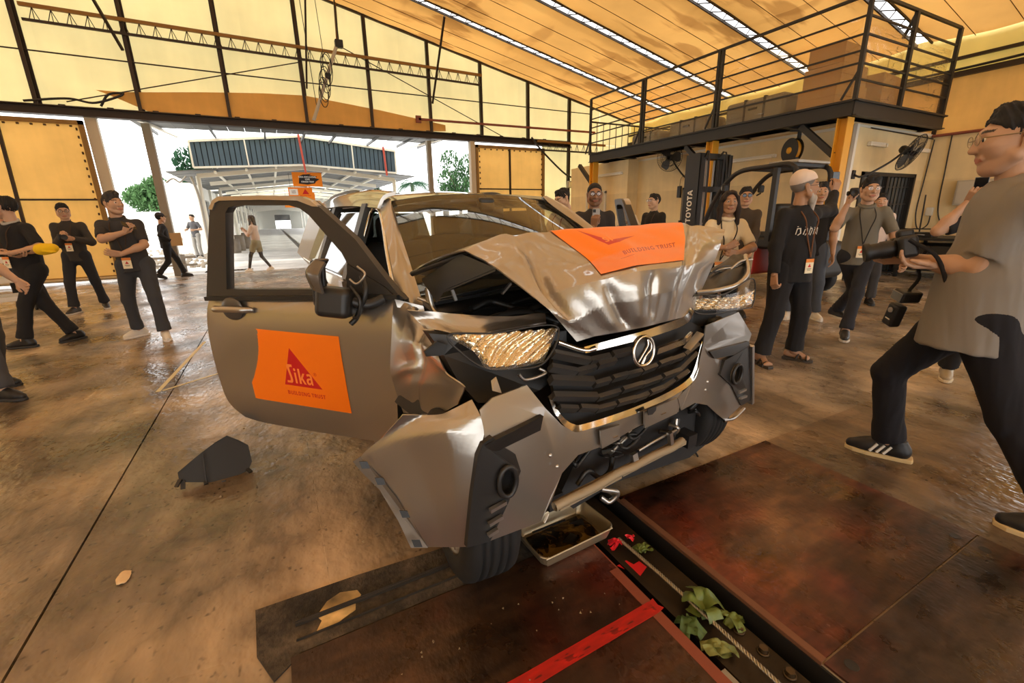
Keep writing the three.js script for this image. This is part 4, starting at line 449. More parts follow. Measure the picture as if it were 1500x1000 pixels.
// engine bay
{ const g = [bb(-.70, .70, .25, .9, -.5, -.1), bb(-.62, .6, .3, .82, -.1, .08)]; part('engine_block', g[0], trimBlack); part('radiator', g[1], trimBlack); const r = rngOf(3), L = [];
  for (let i = 0; i < 26; i++) { const x0 = -.72 + r() * 1.1, x1 = x0 + .2 + r() * .4, y = .93 + r() * .1, z = -.42 + r() * .45; L.push(tube([[x0, y, z], [lerp(x0, x1, .4), y + .05 * r(), z + .1 * (r() - .5)], [lerp(x0, x1, .7), y - .03 + .06 * r(), z + .12 * (r() - .5)], [x1, y - .03 * r(), z + .15 * (r() - .5)]], .007 + .011 * r(), 24, 7)); } for (const t of L) part('hose', t, r() < .25 ? satin : trimBlack);
  part('cowl', sheet([[[-.7, .99, -.36], [-.3, 1.0, -.3], [.1, 1.0, -.28], [.5, .99, -.3]], [[-.7, 1.02, -.52], [-.3, 1.03, -.46], [.1, 1.035, -.44], [.5, 1.03, -.46]]], 20, 6, .01), trimBlack);
  part('wiper', [bar([-.62, 1.03, -.47], [-.2, 1.07, -.46], .018, .012), bar([-.66, 1.02, -.45], [-.05, 1.06, -.43], .02, .016)], trimBlack); part('wiper', [bar([-.1, 1.05, -.4], [.3, 1.1, -.45], .018, .014)], trimBlack);
  part('hinge', [tube([[-0.696, 1.042, -0.42], [-0.698, 1.103, -0.42], [-0.687, 1.012, -0.4], [-0.674, 0.98, -0.36]], .012, 20, 7), tube([[-0.731, 1.052, -0.46], [-0.69, 1.028, -0.42], [-0.687, 0.982, -0.36], [-0.681, 0.986, -0.3]], .009, 20, 7)], satin);
  part('strut', bar([-0.654, 1.157, -0.3], [-0.628, 1.054, -0.28], .012), satin); part('strut', bar([-0.506, 1.095, -0.1], [-0.45, 1.129, -0.12], .01), satin);
  part('lamp_carrier', panel([[-0.866, 1.001, -0.02], [-0.76, 0.989, 0.05], [-0.344, 0.959, 0.12], [-0.357, 0.807, 0.14], [-0.508, 0.756, 0.16], [-0.675, 0.755, 0.18], [-0.774, 0.773, 0.16], [-0.815, 0.84, 0.1], [-0.831, 0.923, 0.02]], .06), trimBlack);
  part('bracket', panel([[-0.866, 0.987, 0.05], [-0.833, 0.971, 0.06], [-0.843, 0.936, 0.06], [-0.9, 0.933, 0.03], [-0.906, 0.952, 0.03]], .01), trimBlack);
  part('broken_clip', panel([[-0.762, 0.877, 0.24], [-0.744, 0.887, 0.24], [-0.736, 0.834, 0.26], [-0.77, 0.851, 0.26]], .004), paint); part('broken_clip', tube([[-0.552, 0.871, 0.22], [-0.529, 0.856, 0.23], [-0.631, 0.853, 0.24], [-0.654, 0.877, 0.24]], .006, 16, 6), satin);
}
// head lamps: ribbed reflector, clear lens, black rim
const reflector = std(new THREE.Color().setRGB(0.80, 0.72, 0.55), 0.14, 1);
function headLamp(refl, lens, ribs, rimPts) { const g = group('head_lamp'); part('reflector', sheet(refl, 120, 24, .006, (u, v) => .014 * Math.abs(Math.sin((u - .22 * v) * ribs * Math.PI)) + .0012 * Math.sin(v * 60)), reflector, g); part('lens', sheet(lens, 30, 12, 0), phys(0xffffff, .03, 0, { transmission: .96, thickness: 0 }), g); part('rim', tube(rimPts, .0035, 60, 7, true), trimBlack, g); return g; }
headLamp([[[-0.761, 0.958, 0.15], [-0.742, 0.908, 0.18], [-0.676, 0.901, 0.21], [-0.561, 0.909, 0.24]], [[-0.806, 0.993, 0.12], [-0.728, 0.962, 0.15], [-0.627, 0.956, 0.18], [-0.506, 0.952, 0.22]], [[-0.831, 1.012, 0.1], [-0.693, 1.003, 0.13], [-0.561, 1.001, 0.17], [-0.463, 1.002, 0.2]]], [[[-0.788, 0.966, 0.2], [-0.776, 0.922, 0.23], [-0.707, 0.914, 0.26], [-0.579, 0.916, 0.28]], [[-0.869, 1.026, 0.15], [-0.728, 1.022, 0.19], [-0.596, 1.017, 0.22], [-0.49, 1.019, 0.25]]], 8, [[-0.871, 1.029, 0.15], [-0.728, 1.024, 0.19], [-0.482, 1.016, 0.24], [-0.571, 0.909, 0.27], [-0.701, 0.908, 0.25], [-0.77, 0.916, 0.22], [-0.828, 0.964, 0.18]]);
headLamp([[[0.348, 0.973, 0.2], [0.52, 0.949, 0.19], [0.731, 0.926, 0.17], [0.944, 0.918, 0.14]], [[0.331, 1.019, 0.2], [0.511, 1.004, 0.19], [0.719, 0.985, 0.17], [0.966, 0.986, 0.13]]], [[[0.306, 0.974, 0.23], [0.502, 0.946, 0.22], [0.712, 0.923, 0.2], [0.902, 0.927, 0.17]], [[0.276, 1.042, 0.23], [0.488, 1.024, 0.22], [0.693, 1.013, 0.2], [0.909, 1.057, 0.16]]], 6, [[0.277, 1.036, 0.23], [0.56, 1.018, 0.21], [0.91, 1.05, 0.16], [0.929, 0.915, 0.16], [0.811, 0.911, 0.18], [0.321, 0.967, 0.22]]);
{ const g = group('head_lamp_housing'); part('shell', sheet([[[0.337, 1.05, 0.2], [0.52, 1.035, 0.18], [0.742, 1.029, 0.15], [0.935, 1.051, 0.12]], [[0.506, 1.074, 0.1], [0.66, 1.094, 0.1], [0.84, 1.113, 0.08], [1.019, 1.113, 0.06]], [[0.694, 1.089, 0], [0.822, 1.123, 0], [0.988, 1.163, -0.02], [1.132, 1.165, -0.04]]], 40, 30, .01, (u, v) => .012 * n3(u * 6, v * 5, 3)), trimBlack, g); part('edge', tube([[0.333, 1.049, 0.21], [0.516, 1.041, 0.2], [0.748, 1.048, 0.17], [0.872, 1.087, 0.14], [1.043, 1.162, 0.02]], .012, 30, 7), paint, g); for (let i = 0; i < 4; i++) part('wire', tube([[0.617, 1.094, 0.06], [0.703, 1.116, 0.07], [0.854, 1.132, 0.05], [1.005, 1.135, 0.03]].map((p, k) => [p[0] + .02 * i, p[1] + .015 * Math.sin(k * 2 + i), p[2] + .02]), .005, 20, 6), i % 2 ? satin : trimBlack, g); part('bracket', [rbox(.22, .10, .1, .02, .52, .9, .1), rbox(.12, .06, .1, .02, .6, .86, .12)], trimBlack, g); part('carrier', panel([[0.494, 0.938, 0.1], [0.887, 0.888, 0.1], [0.868, 0.821, 0.1], [0.602, 0.79, 0.12], [0.562, 0.686, 0.12], [0.48, 0.845, 0.12]], .04), trimBlack, g); }
// ----- front bumper: torn corner, middle, far corner -----
part('bumper_corner', sheet([
  [[-1.028, 0.349, 0.24], [-0.986, 0.357, 0.28], [-0.951, 0.369, 0.32], [-0.928, 0.376, 0.345]],
  [[-1.073, 0.464, 0.21], [-1.003, 0.514, 0.265], [-0.953, 0.542, 0.325], [-0.912, 0.571, 0.36]],
  [[-1.127, 0.593, 0.15], [-1.033, 0.655, 0.23], [-0.955, 0.708, 0.32], [-0.89, 0.702, 0.365]],
  [[-1.175, 0.671, 0.11], [-1.064, 0.735, 0.2], [-0.961, 0.782, 0.31], [-0.863, 0.765, 0.36]],
  [[-1.112, 0.739, 0.15], [-1.038, 0.781, 0.2], [-0.95, 0.811, 0.29], [-0.864, 0.818, 0.345]],
  [[-1.056, 0.819, 0.2], [-0.999, 0.807, 0.21], [-0.943, 0.808, 0.24], [-0.869, 0.859, 0.3]]], 40, 60, .004, null, .5), paint);
part('bumper_flange', panel([[-1.199, 0.657, 0.1], [-1.174, 0.673, 0.11], [-1.134, 0.606, 0.15], [-1.096, 0.533, 0.19], [-1.06, 0.443, 0.22], [-1.027, 0.349, 0.245], [-1.081, 0.368, 0.235], [-1.102, 0.454, 0.2], [-1.139, 0.56, 0.15], [-1.178, 0.616, 0.11]], .003), std(new THREE.Color().setRGB(.16, .13, .10), .55, .4));  // darker and browner than the paint: the flange shadow is put into the colour
for (const q of [[[-1.188, 0.674, 0.14], [-1.164, 0.665, 0.14], [-1.159, 0.642, 0.145], [-1.184, 0.65, 0.145]], [[-1.156, 0.625, 0.18], [-1.131, 0.616, 0.18], [-1.127, 0.592, 0.185], [-1.152, 0.602, 0.185]], [[-1.106, 0.519, 0.235], [-1.081, 0.508, 0.235], [-1.076, 0.484, 0.24], [-1.101, 0.495, 0.24]], [[-1.086, 0.421, 0.265], [-1.059, 0.408, 0.265], [-1.054, 0.383, 0.27], [-1.081, 0.396, 0.27]]]) part('flange_slot', panel(q, .003), trimBlack);
part('bumper_panel', panel([[-0.858, 0.831, 0.33], [-0.796, 0.845, 0.3], [-0.648, 0.849, 0.28], [-0.584, 0.754, 0.3], [-0.51, 0.67, 0.3], [-0.454, 0.626, 0.3], [-0.362, 0.606, 0.29], [-0.296, 0.575, 0.29], [-0.317, 0.517, 0.3], [-0.436, 0.528, 0.31], [-0.531, 0.494, 0.33], [-0.59, 0.423, 0.35], [-0.649, 0.358, 0.36], [-0.861, 0.385, 0.37], [-0.724, 0.582, 0.35], [-0.744, 0.65, 0.345], [-0.785, 0.689, 0.345], [-0.624, 0.693, 0.325], [-0.608, 0.738, 0.32], [-0.858, 0.726, 0.36], [-0.862, 0.776, 0.355]], .005), paint);
part('bumper_middle', sheet([[[-0.325, 0.523, 0.3], [-0.295, 0.51, 0.3], [-0.194, 0.52, 0.29], [-0.031, 0.531, 0.28], [0.223, 0.509, 0.26]], [[-0.461, 0.628, 0.3], [-0.355, 0.604, 0.29], [-0.096, 0.593, 0.28], [0.147, 0.607, 0.26], [0.252, 0.612, 0.25]]], 40, 10, .005), paint);
part('bumper_panel', panel([[0.396, 0.892, 0.24], [0.728, 0.907, 0.2], [0.937, 0.751, 0.17], [0.902, 0.712, 0.18], [0.452, 0.755, 0.24], [0.484, 0.716, 0.245], [0.635, 0.669, 0.22], [0.575, 0.612, 0.235], [0.717, 0.508, 0.22], [0.868, 0.351, 0.2], [0.693, 0.316, 0.22], [0.59, 0.388, 0.23], [0.479, 0.47, 0.24], [0.358, 0.516, 0.25], [0.242, 0.511, 0.26], [0.208, 0.582, 0.26], [0.311, 0.626, 0.25], [0.352, 0.692, 0.25], [0.375, 0.805, 0.25]], .005), paint);
part('bumper_lip', tube([[0.671, 0.324, 0.225], [0.796, 0.299, 0.21], [0.927, 0.315, 0.19]], .009, 20, 7), paint);
// black fog lamp surrounds
function fogSurround(arm, column, c, rx, ry, z, open, slots) { const g = group('fog_lamp_surround'); part('arm', panel(arm, .02), trimBlack, g); part('column', panel(column, .02, [0, 0, -1], 'z', [circ(c[0], c[1], rx, ry, 20).map((p) => [p[0], p[1], z])]), trimBlack, g); part('bezel', tube(circ(c[0], c[1], rx, ry, 20).map((p) => [p[0], p[1], z + .012]), .009, 40, 8, true), trimBlack, g); if (!open) { const b = lathe([[0, 0], [1, 0], [1, .05]], 24).rotateX(Math.PI / 2); b.scale(rx, ry, 1); b.translate(c[0], c[1], z - .05); part('socket', b, cabin, g); } for (const [p, q] of slots) part('slot', bar(p, q, .014, .012), satin, g); return g; }
fogSurround([[-0.874, 0.742, 0.385], [-0.623, 0.752, 0.34], [-0.635, 0.702, 0.34], [-0.797, 0.699, 0.365], [-0.843, 0.691, 0.375]], [[-0.878, 0.746, 0.38], [-0.841, 0.755, 0.375], [-0.797, 0.702, 0.365], [-0.751, 0.66, 0.36], [-0.734, 0.594, 0.365], [-0.796, 0.504, 0.38], [-0.872, 0.402, 0.39], [-0.943, 0.394, 0.365], [-0.92, 0.583, 0.375], [-0.898, 0.711, 0.38]], [-0.805, 0.598, 0.385], .032, .052, .385, false, [[[-0.874, 0.523, 0.4], [-0.813, 0.527, 0.395]], [[-0.88, 0.476, 0.4], [-0.83, 0.484, 0.4]], [[-0.884, 0.437, 0.4], [-0.849, 0.444, 0.4]]]);
fogSurround([[0.42, 0.766, 0.26], [0.863, 0.728, 0.2], [0.885, 0.689, 0.2], [0.812, 0.674, 0.21], [0.465, 0.723, 0.26]], [[0.799, 0.697, 0.215], [0.883, 0.701, 0.2], [0.989, 0.35, 0.19], [0.856, 0.358, 0.21], [0.705, 0.514, 0.23], [0.545, 0.62, 0.25], [0.58, 0.687, 0.245]], [0.716, 0.584, 0.23], .042, .052, .23, true, [[[0.783, 0.459, 0.225], [0.866, 0.455, 0.215]], [[0.804, 0.421, 0.225], [0.883, 0.411, 0.215]]]);
part('corner_strip', bar([0.889, 0.7, 0.2], [1.013, 0.323, 0.18], .02, .03), satin);
// ----- grille -----
{ const g = group('grille');
  part('mesh_panel', panel([[-0.487, 0.838, 0.2], [-0.453, 0.951, 0.2], [-0.333, 0.911, 0.21], [-0.16, 0.917, 0.22], [0.066, 0.913, 0.22], [0.327, 0.917, 0.2], [0.442, 0.865, 0.19], [0.471, 0.757, 0.19], [0.409, 0.648, 0.2], [0.234, 0.586, 0.21], [-0.032, 0.572, 0.22], [-0.293, 0.575, 0.22], [-0.392, 0.603, 0.22], [-0.453, 0.663, 0.21]], .02), cabin, g);
  const slatMat = std(new THREE.Color().setRGB(.055, .05, .045), .28, .3); const line = (n, pts, w, d, m, cut = 0) => { if (n === 'slat') { m = slatMat; w *= .72; d = .034; } for (let i = 0; i + 1 < pts.length; i++) { const k = cut ? Math.max(1, Math.round(dist(pts[i], pts[i + 1]) / cut)) : 1; for (let j = 0; j < k; j++) { const P = (t) => [0, 1, 2].map((q) => lerp(pts[i][q], pts[i + 1][q], t)); const o = cut && j % 2 ? .008 : 0, a = P(j / k), b = P((j + 1) / k - (cut ? .03 : 0)); a[1] += o; b[1] += o; a[2] += o; b[2] += o; part(n, bar(a, b, w, d, [0, 1, n === 'slat' ? .75 : .25]), m, g); } } };
  part('chrome_frame', [tube([[-0.493, 0.967, 0.25], [-0.377, 0.92, 0.27], [-0.339, 0.924, 0.28]], .010, 20, 8), sheet([[[-0.386, 0.914, 0.28], [-0.179, 0.921, 0.295], [-0.064, 0.925, 0.3], [0.192, 0.936, 0.275], [0.282, 0.977, 0.25]], [[-0.384, 0.935, 0.27], [-0.179, 0.95, 0.29], [-0.059, 0.956, 0.29], [0.187, 0.968, 0.265], [0.264, 0.996, 0.24]]], 40, 4, .008)], chrome, g);
  line('chrome_strip', [[0.009, 0.85, 0.28], [0.205, 0.859, 0.27], [0.259, 0.876, 0.26]], .012, .03, chrome);
  line('corner_strip', [[0.254, 0.804, 0.25], [0.375, 0.857, 0.23]], .035, .01, satin);
  line('slat', [[-0.514, 0.928, 0.25], [-0.355, 0.874, 0.27], [-0.155, 0.874, 0.28]], .028, .022, trimBlack, .13);
  line('slat', [[-0.526, 0.879, 0.25], [-0.409, 0.839, 0.26], [-0.236, 0.85, 0.28]], .026, .022, trimBlack, .1);
  line('slat', [[-0.525, 0.832, 0.25], [-0.333, 0.788, 0.265]], .036, .022, trimBlack); line('slat', [[-0.33, 0.775, 0.27], [-0.075, 0.777, 0.28], [0.224, 0.783, 0.26], [0.348, 0.808, 0.24]], .024, .022, trimBlack, .1);
  line('slat', [[-0.515, 0.766, 0.25], [-0.312, 0.719, 0.265]], .034, .022, trimBlack); line('slat', [[-0.309, 0.714, 0.27], [-0.069, 0.716, 0.28], [0.195, 0.714, 0.26], [0.344, 0.765, 0.24]], .024, .022, trimBlack, .11);
  line('slat', [[-0.486, 0.71, 0.25], [-0.309, 0.663, 0.265], [-0.11, 0.662, 0.28], [0.069, 0.662, 0.27], [0.266, 0.69, 0.25]], .024, .022, trimBlack, .1);
  part('lower_lip', sheet([[[-0.542, 0.776, 0.26], [-0.508, 0.688, 0.27], [-0.461, 0.631, 0.3], [-0.367, 0.61, 0.295], [-0.102, 0.597, 0.285], [0.156, 0.603, 0.265], [0.313, 0.634, 0.255], [0.362, 0.697, 0.25], [0.391, 0.818, 0.245]], [[-0.525, 0.774, 0.25], [-0.484, 0.691, 0.26], [-0.437, 0.644, 0.28], [-0.361, 0.628, 0.28], [-0.105, 0.622, 0.275], [0.142, 0.626, 0.255], [0.293, 0.652, 0.245], [0.344, 0.704, 0.24], [0.385, 0.817, 0.235]]], 90, 4, .006), chrome, g);
  const e = group('emblem'); g.remove(e); car.add(e); const c = [-0.107, 0.878, 0.31]; e.position.set(...c); e.rotation.set(-.12, -.05, -.22);
  part('ring', new THREE.TorusGeometry(.055, .007, 12, 48).scale(1, 1.06, 1), chrome, e); part('disc', lathe([[0, .004], [.03, .003], [.05, -.004], [.05, -.012], [0, -.012]], 36).rotateX(Math.PI / 2), trimBlack, e);
  part('letter_mark', [tube([[-.012, -.05, .008], [0, -.022, .01], [.012, -.006, .01], [.027, .012, .01], [.025, .031, .009], [.006, .047, .008]], .0042, 30, 8), tube([[-.03, -.044, .008], [-.014, -.014, .01], [-.001, .008, .01], [.008, .028, .01], [.004, .047, .008]], .0042, 30, 8), tube([[-.004, -.05, .008], [.004, -.024, .01]], .003, 8, 6)], chrome, e);
}
// lower opening: plate carriers, torn crash beam, cooler
part('plate_carrier', panel([[-0.329, 0.598, 0.315], [-0.219, 0.591, 0.31], [-0.22, 0.53, 0.315], [-0.322, 0.522, 0.32]], .008), paintRough); part('plate_carrier', panel([[-0.065, 0.602, 0.3], [0.168, 0.601, 0.285], [0.171, 0.528, 0.29], [-0.06, 0.527, 0.305]], .008), paintRough); part('carrier_hole', panel([[-0.06, 0.617, 0.312], [-0.002, 0.617, 0.31], [-0.004, 0.596, 0.31], [-0.027, 0.584, 0.312], [-0.055, 0.589, 0.314]], .004), cabin);
part('carrier_notch', bar([-0.265, 0.552, 0.32], [-0.237, 0.551, 0.318], .004), chrome); part('carrier_notch', bar([0.038, 0.563, 0.304], [0.072, 0.563, 0.302], .004), chrome);
part('cooler', panel([[-0.4, 0.251, 0.16], [-0.272, 0.405, 0.14], [0.455, 0.413, 0.12], [0.734, 0.341, 0.1], [0.939, 0.127, 0.08], [0.56, 0.088, 0.12], [-0.048, 0.186, 0.16], [-0.339, 0.17, 0.18]], .05), cabin);
part('crash_beam', [tube([[-0.541, 0.338, 0.3], [-0.463, 0.343, 0.3], [-0.322, 0.337, 0.29], [-0.171, 0.344, 0.28], [-0.096, 0.34, 0.28], [0.057, 0.333, 0.26], [0.229, 0.313, 0.24], [0.329, 0.31, 0.22]], .019, 60, 8).scale(1, 1, 1), bar([-0.519, 0.322, 0.285], [-0.172, 0.329, 0.27], .045, .02), bar([-0.16, 0.331, 0.27], [0.342, 0.3, 0.215], .04, .02)], std(new THREE.Color().setRGB(0.34, 0.26, 0.16), 0.6, .2));
part('beam_bracket', [bar([-0.069, 0.389, 0.26], [-0.057, 0.318, 0.27], .03, .02), bar([0.198, 0.403, 0.24], [0.216, 0.336, 0.24], .022, .02)], satin);
part('coolant_pipe', tube([[0.009, 0.358, 0.22], [0.124, 0.374, 0.22], [0.286, 0.375, 0.21]], .008, 20, 6), satin); part('coolant_pipe', tube([[-0.358, 0.319, 0.22], [-0.303, 0.364, 0.22], [-0.222, 0.301, 0.22], [-0.17, 0.315, 0.22], [-0.157, 0.385, 0.22]], .011, 30, 7), trimBlack);
{ const r = rngOf(12); for (let i = 0; i < 14; i++) { const x = -.4 + .85 * r(), y = .36 + .2 * r(); part('hose', tube([[x, y, .16], [x + .08 * (r() - .3), y + .05 * (r() - .5), .2], [x + .16 * r(), y - .06 * r(), .18], [x + .22 * r(), y + .05 * r(), .16]], .005 + .009 * r(), 16, 6), i % 4 ? trimBlack : satin); } }
part('subframe', [bar([-.55, .24, -.02], [.55, .24, -.02], .08, .12), bar([-.45, .26, .2], [-.45, .28, -.6], .07, .07), bar([.45, .26, .2], [.45, .28, -.6], .07, .07)], steelBlack); part('tow_hook', tube([[-0.219, 0.245, 0.22], [-0.132, 0.202, 0.24], [-0.164, 0.157, 0.22], [-0.197, 0.183, 0.2]], .012, 20, 7), satin); part('drip_cable', tube([[0.558, 0.206, 0.1], [0.612, 0.125, 0.1], [0.668, 0.05, 0.1]], .006, 10, 6), blackPlastic);
part('panel_clip', bar([-0.634, 0.348, 0.36], [-0.616, 0.378, 0.36], .008, .004), whitePaint);
for (const q of [[-0.593, 0.593, 0.34], [-0.566, 0.542, 0.345], [0.412, 0.575, 0.262], [0.425, 0.613, 0.26]]) part('rivet', lathe([[0, .006], [.006, .004], [.008, 0]], 12).rotateX(Math.PI / 2).translate(...q), satin);
// ----- wheels -----
function wheel(x, z, s, steer) { const w = group('wheel'); w.position.set(x, .342, z); w.rotation.y = steer; const T = [[.23, -.085], [.235, -.1], [.27, -.108], [.31, -.104], [.335, -.088], [.342, -.07]]; const prof = [...T]; for (const q of [-.045, -.015, .02, .05]) prof.push([.344, q - .008], [.334, q - .005], [.334, q + .003], [.344, q + .006]); for (const p of [...T].reverse()) prof.push([p[0], -p[1]]); part('tyre', lathe(prof, 64).rotateZ(Math.PI / 2), darkRubber, w);
  part('rim', lathe([[.05, s * .07], [.1, s * .075], [.2, s * .06], [.225, s * .09], [.238, s * .1], [.238, -s * .1], [.215, -s * .06], [.2, -s * .03], [.05, -s * .02]], 40).rotateZ(-Math.PI / 2), satin, w); for (let i = 0; i < 10; i++) part('spoke', bar([s * .085, 0, 0], [s * .08, .215 * Math.cos(i * .628), .215 * Math.sin(i * .628)], .03, .02), satin, w); part('hub_cap', lathe([[0, .02], [.03, .016], [.035, 0]], 20).rotateZ(-s * Math.PI / 2).translate(s * .085, 0, 0), trimBlack, w); return w; }
wheel(-.76, .0, -1, -.16); wheel(.73, -.15, 1, -.1); wheel(-.73, -2.66, -1, 0); wheel(.73, -2.66, 1, 0);
// ----- body behind the front: roof, pillars, sides, glass, cabin -----
const tp = (z) => z < -2.7 ? 1 - .16 * sstep(-2.7, -3.5, z) : 1;
const sideRows = (z0, z1, s, ys) => ys.map(([y, x]) => [0, .25, .5, .75, 1].map((t) => { const z = lerp(z0, z1, s < 0 ? t : 1 - t); return [s * x * tp(z), y, z]; }));
const YS = [[.31, .78], [.4, .82], [.6, .845], [.8, .85], [.93, .835], [1.03, .81]];
for (const s of [-1, 1]) {
  part('rear_door', sheet(sideRows(-2.36, -1.47, s, YS), 20, 24, .03), paint); part('rear_handle', tube([[s * .85, .93, -2.28], [s * .88, .94, -2.24], [s * .88, .94, -2.12], [s * .85, .93, -2.08]], .013, 16, 7), chrome);
  part('rear_quarter', sheet(sideRows(-3.46, -2.37, s, YS), 40, 30, .01, null, 0, (u, v) => { const z = s < 0 ? lerp(-3.46, -2.37, u) : lerp(-2.37, -3.46, u); return Math.hypot(z + 2.66, lerp(.31, 1.03, v) - .36) > .37; }), paint);
  part('sill', [bb(s * .70, s * .80, .26, .36, -2.3, -.45), bb(s * .6, s * .74, .3, .42, -1.5, -.5)], trimBlack);
  const A = (a, b, w, d, m, n) => part(n, bar([s * a[0], a[1], a[2]], [s * b[0], b[1], b[2]], w, d), m);
  part('front_pillar', sheet([[[s * .80, .98, -.50], [s * .755, 1.0, -.45], [s * .70, 1.0, -.47]], [[s * .745, 1.2, -.76], [s * .70, 1.22, -.74], [s * .655, 1.22, -.76]], [[s * .66, 1.4, -1.1], [s * .62, 1.43, -1.06], [s * .595, 1.43, -1.1]], [[s * .615, 1.47, -1.3], [s * .58, 1.51, -1.24], [s * .555, 1.51, -1.24]]], 8, 24, .025), paint);
  part('pillar_trim', tube([[s * .72, 1.0, -.5], [s * .665, 1.2, -.79], [s * .60, 1.42, -1.1], [s * .575, 1.475, -1.22]], .016, 30, 7), trimBlack);
  part('door_seal', tube([[s * .79, 1.0, -.56], [s * .735, 1.2, -.82], [s * .655, 1.39, -1.12], [s * .625, 1.45, -1.28], [s * .63, 1.45, -1.38], [s * .68, 1.3, -1.43], [s * .78, 1.0, -1.45], [s * .77, .6, -1.45], [s * .76, .42, -1.4]], .013, 60, 7), chrome);
  A([.80, .4, -1.48], [.81, 1.03, -1.47], .08, .1, paint, 'middle_pillar'); A([.80, 1.03, -1.47], [.625, 1.48, -1.47], .06, .1, trimBlack, 'middle_pillar'); A([.80, 1.03, -2.4], [.625, 1.5, -2.3], .05, .1, trimBlack, 'rear_pillar'); A([.76, 1.03, -3.3], [.6, 1.5, -2.98], .06, .22, paint, 'rear_pillar');
  part('roof_side', sheet([[[s * .63, 1.45, -1.22], [s * .645, 1.475, -1.8], [s * .645, 1.48, -2.5], [s * .61, 1.47, -3.1], [s * .58, 1.45, -3.36]], [[s * .595, 1.51, -1.22], [s * .60, 1.545, -1.8], [s * .60, 1.55, -2.5], [s * .57, 1.53, -3.1], [s * .54, 1.49, -3.4]], [[s * .53, 1.53, -1.22], [s * .53, 1.572, -1.8], [s * .53, 1.58, -2.5], [s * .5, 1.56, -3.1], [s * .48, 1.51, -3.4]]], 40, 8, .02), paint);
  part('roof_rail', [tube([[s * .56, 1.545, -1.75], [s * .565, 1.58, -1.9], [s * .565, 1.59, -2.4], [s * .545, 1.57, -2.95], [s * .54, 1.53, -3.1]], .012, 40, 8)], trimBlack);
  part('rear_window', panel([[s * .80, 1.05, -1.53], [s * .80, 1.05, -2.35], [s * .64, 1.44, -2.28], [s * .645, 1.44, -1.53]], .004, [s, 0, 0], 'x'), darkGlass); part('quarter_window', panel([[s * .79, 1.05, -2.45], [s * .76, 1.05, -3.15], [s * .62, 1.42, -2.95], [s * .635, 1.44, -2.36]], .004, [s, 0, 0], 'x'), darkGlass);
  part('window_trim', [tube([[s * .815, 1.04, -1.5], [s * .815, 1.04, -2.4], [s * .79, 1.05, -3.2]], .013, 30, 7), tube([[s * .81, 1.04, -1.52], [s * .65, 1.45, -1.52], [s * .648, 1.46, -2.3], [s * .81, 1.05, -2.4]], .012, 40, 7)], chrome);
}
part('roof', sheet([-1.22, -1.6, -2.1, -2.7, -3.15, -3.42].map((z, i) => [-.53, -.35, 0, .35, .53].map((x) => [x * (i > 3 ? .95 : 1), [1.53, 1.572, 1.595, 1.592, 1.565, 1.51][i] - .05 * (x * x) / .28 + .005, z])), 24, 40, .02), paint);
part('windscreen', sheet([[[-.70, 1.0, -.5], [-.36, 1.03, -.41], [0, 1.04, -.38], [.36, 1.03, -.41], [.70, 1.0, -.5]], [[-.64, 1.26, -.87], [-.33, 1.295, -.81], [0, 1.305, -.79], [.33, 1.295, -.81], [.64, 1.26, -.87]], [[-.575, 1.49, -1.24], [-.3, 1.525, -1.2], [0, 1.535, -1.18], [.3, 1.525, -1.2], [.575, 1.49, -1.24]]], 30, 24, 0), phys(new THREE.Color().setRGB(0.55, 0.55, 0.46), 0.015, 0, { transmission: 0.95, thickness: 0, ior: 1.62 }));
part('screen_border', [sheet([[[-.575, 1.47, -1.215], [-.3, 1.505, -1.175], [0, 1.515, -1.155], [.3, 1.505, -1.175], [.575, 1.47, -1.215]], [[-.575, 1.495, -1.25], [-.3, 1.53, -1.21], [0, 1.54, -1.19], [.3, 1.53, -1.21], [.575, 1.495, -1.25]]], 24, 3, .004)], trimBlack);
part('sensor_mirror', [rbox(.26, .075, .03, .02, .02, 1.42, -1.13), rbox(.11, .09, .06, .02, .02, 1.47, -1.13), rod([.02, 1.43, -1.12], [.02, 1.50, -1.17], .014)], trimBlack);
part('tailgate', [sheet([[[-.66, .5, -3.5], [0, .5, -3.56], [.66, .5, -3.5]], [[-.68, 1.0, -3.46], [0, 1.0, -3.52], [.68, 1.0, -3.46]]], 12, 8, .02)], paint); part('rear_screen', panel([[-.64, 1.05, -3.46], [.64, 1.05, -3.46], [.5, 1.45, -3.38], [-.5, 1.45, -3.38]], .004), darkGlass);
part('rear_bumper', rbox(1.6, .28, .2, .06, 0, .42, -3.48), trimBlack);
part('cabin_floor', bb(-.72, .72, .3, .36, -3.4, -.5), cabin); part('headliner', bb(-.55, .55, 1.46, 1.48, -3.2, -1.32), cabin);
part('dashboard', [rbox(1.38, .3, .36, .08, 0, .9, -.72), rbox(.3, .5, .3, .04, 0, .62, -.8)], cabin); part('steering_wheel', [new THREE.TorusGeometry(.185, .017, 10, 36).rotateX(-.5).translate(-.38, .98, -.98), rbox(.16, .1, .05, .03, -.38, .98, -.97, -.5, 0, 0), bar([-.38, .95, -.98], [-.38, .88, -.72], .05)], cabin);
for (const [x, z] of [[-.38, -1.55], [.38, -1.55], [-.42, -2.4], [.42, -2.4], [0, -2.42]]) { const st = group('seat'); part('cushion', rbox(.5, .16, .5, .06, x, .56, z + .22), cabin, st); part('backrest', rbox(.48, .66, .16, .07, x, .92, z - .08, -.24, 0, 0), cabin, st); part('headrest', [rbox(.26, .19, .11, .05, x, 1.32, z - .2, -.15, 0, 0), rod([x - .06, 1.18, z - .16], [x - .06, 1.28, z - .19], .008), rod([x + .06, 1.18, z - .16], [x + .06, 1.28, z - .19], .008)], cabin, st); }
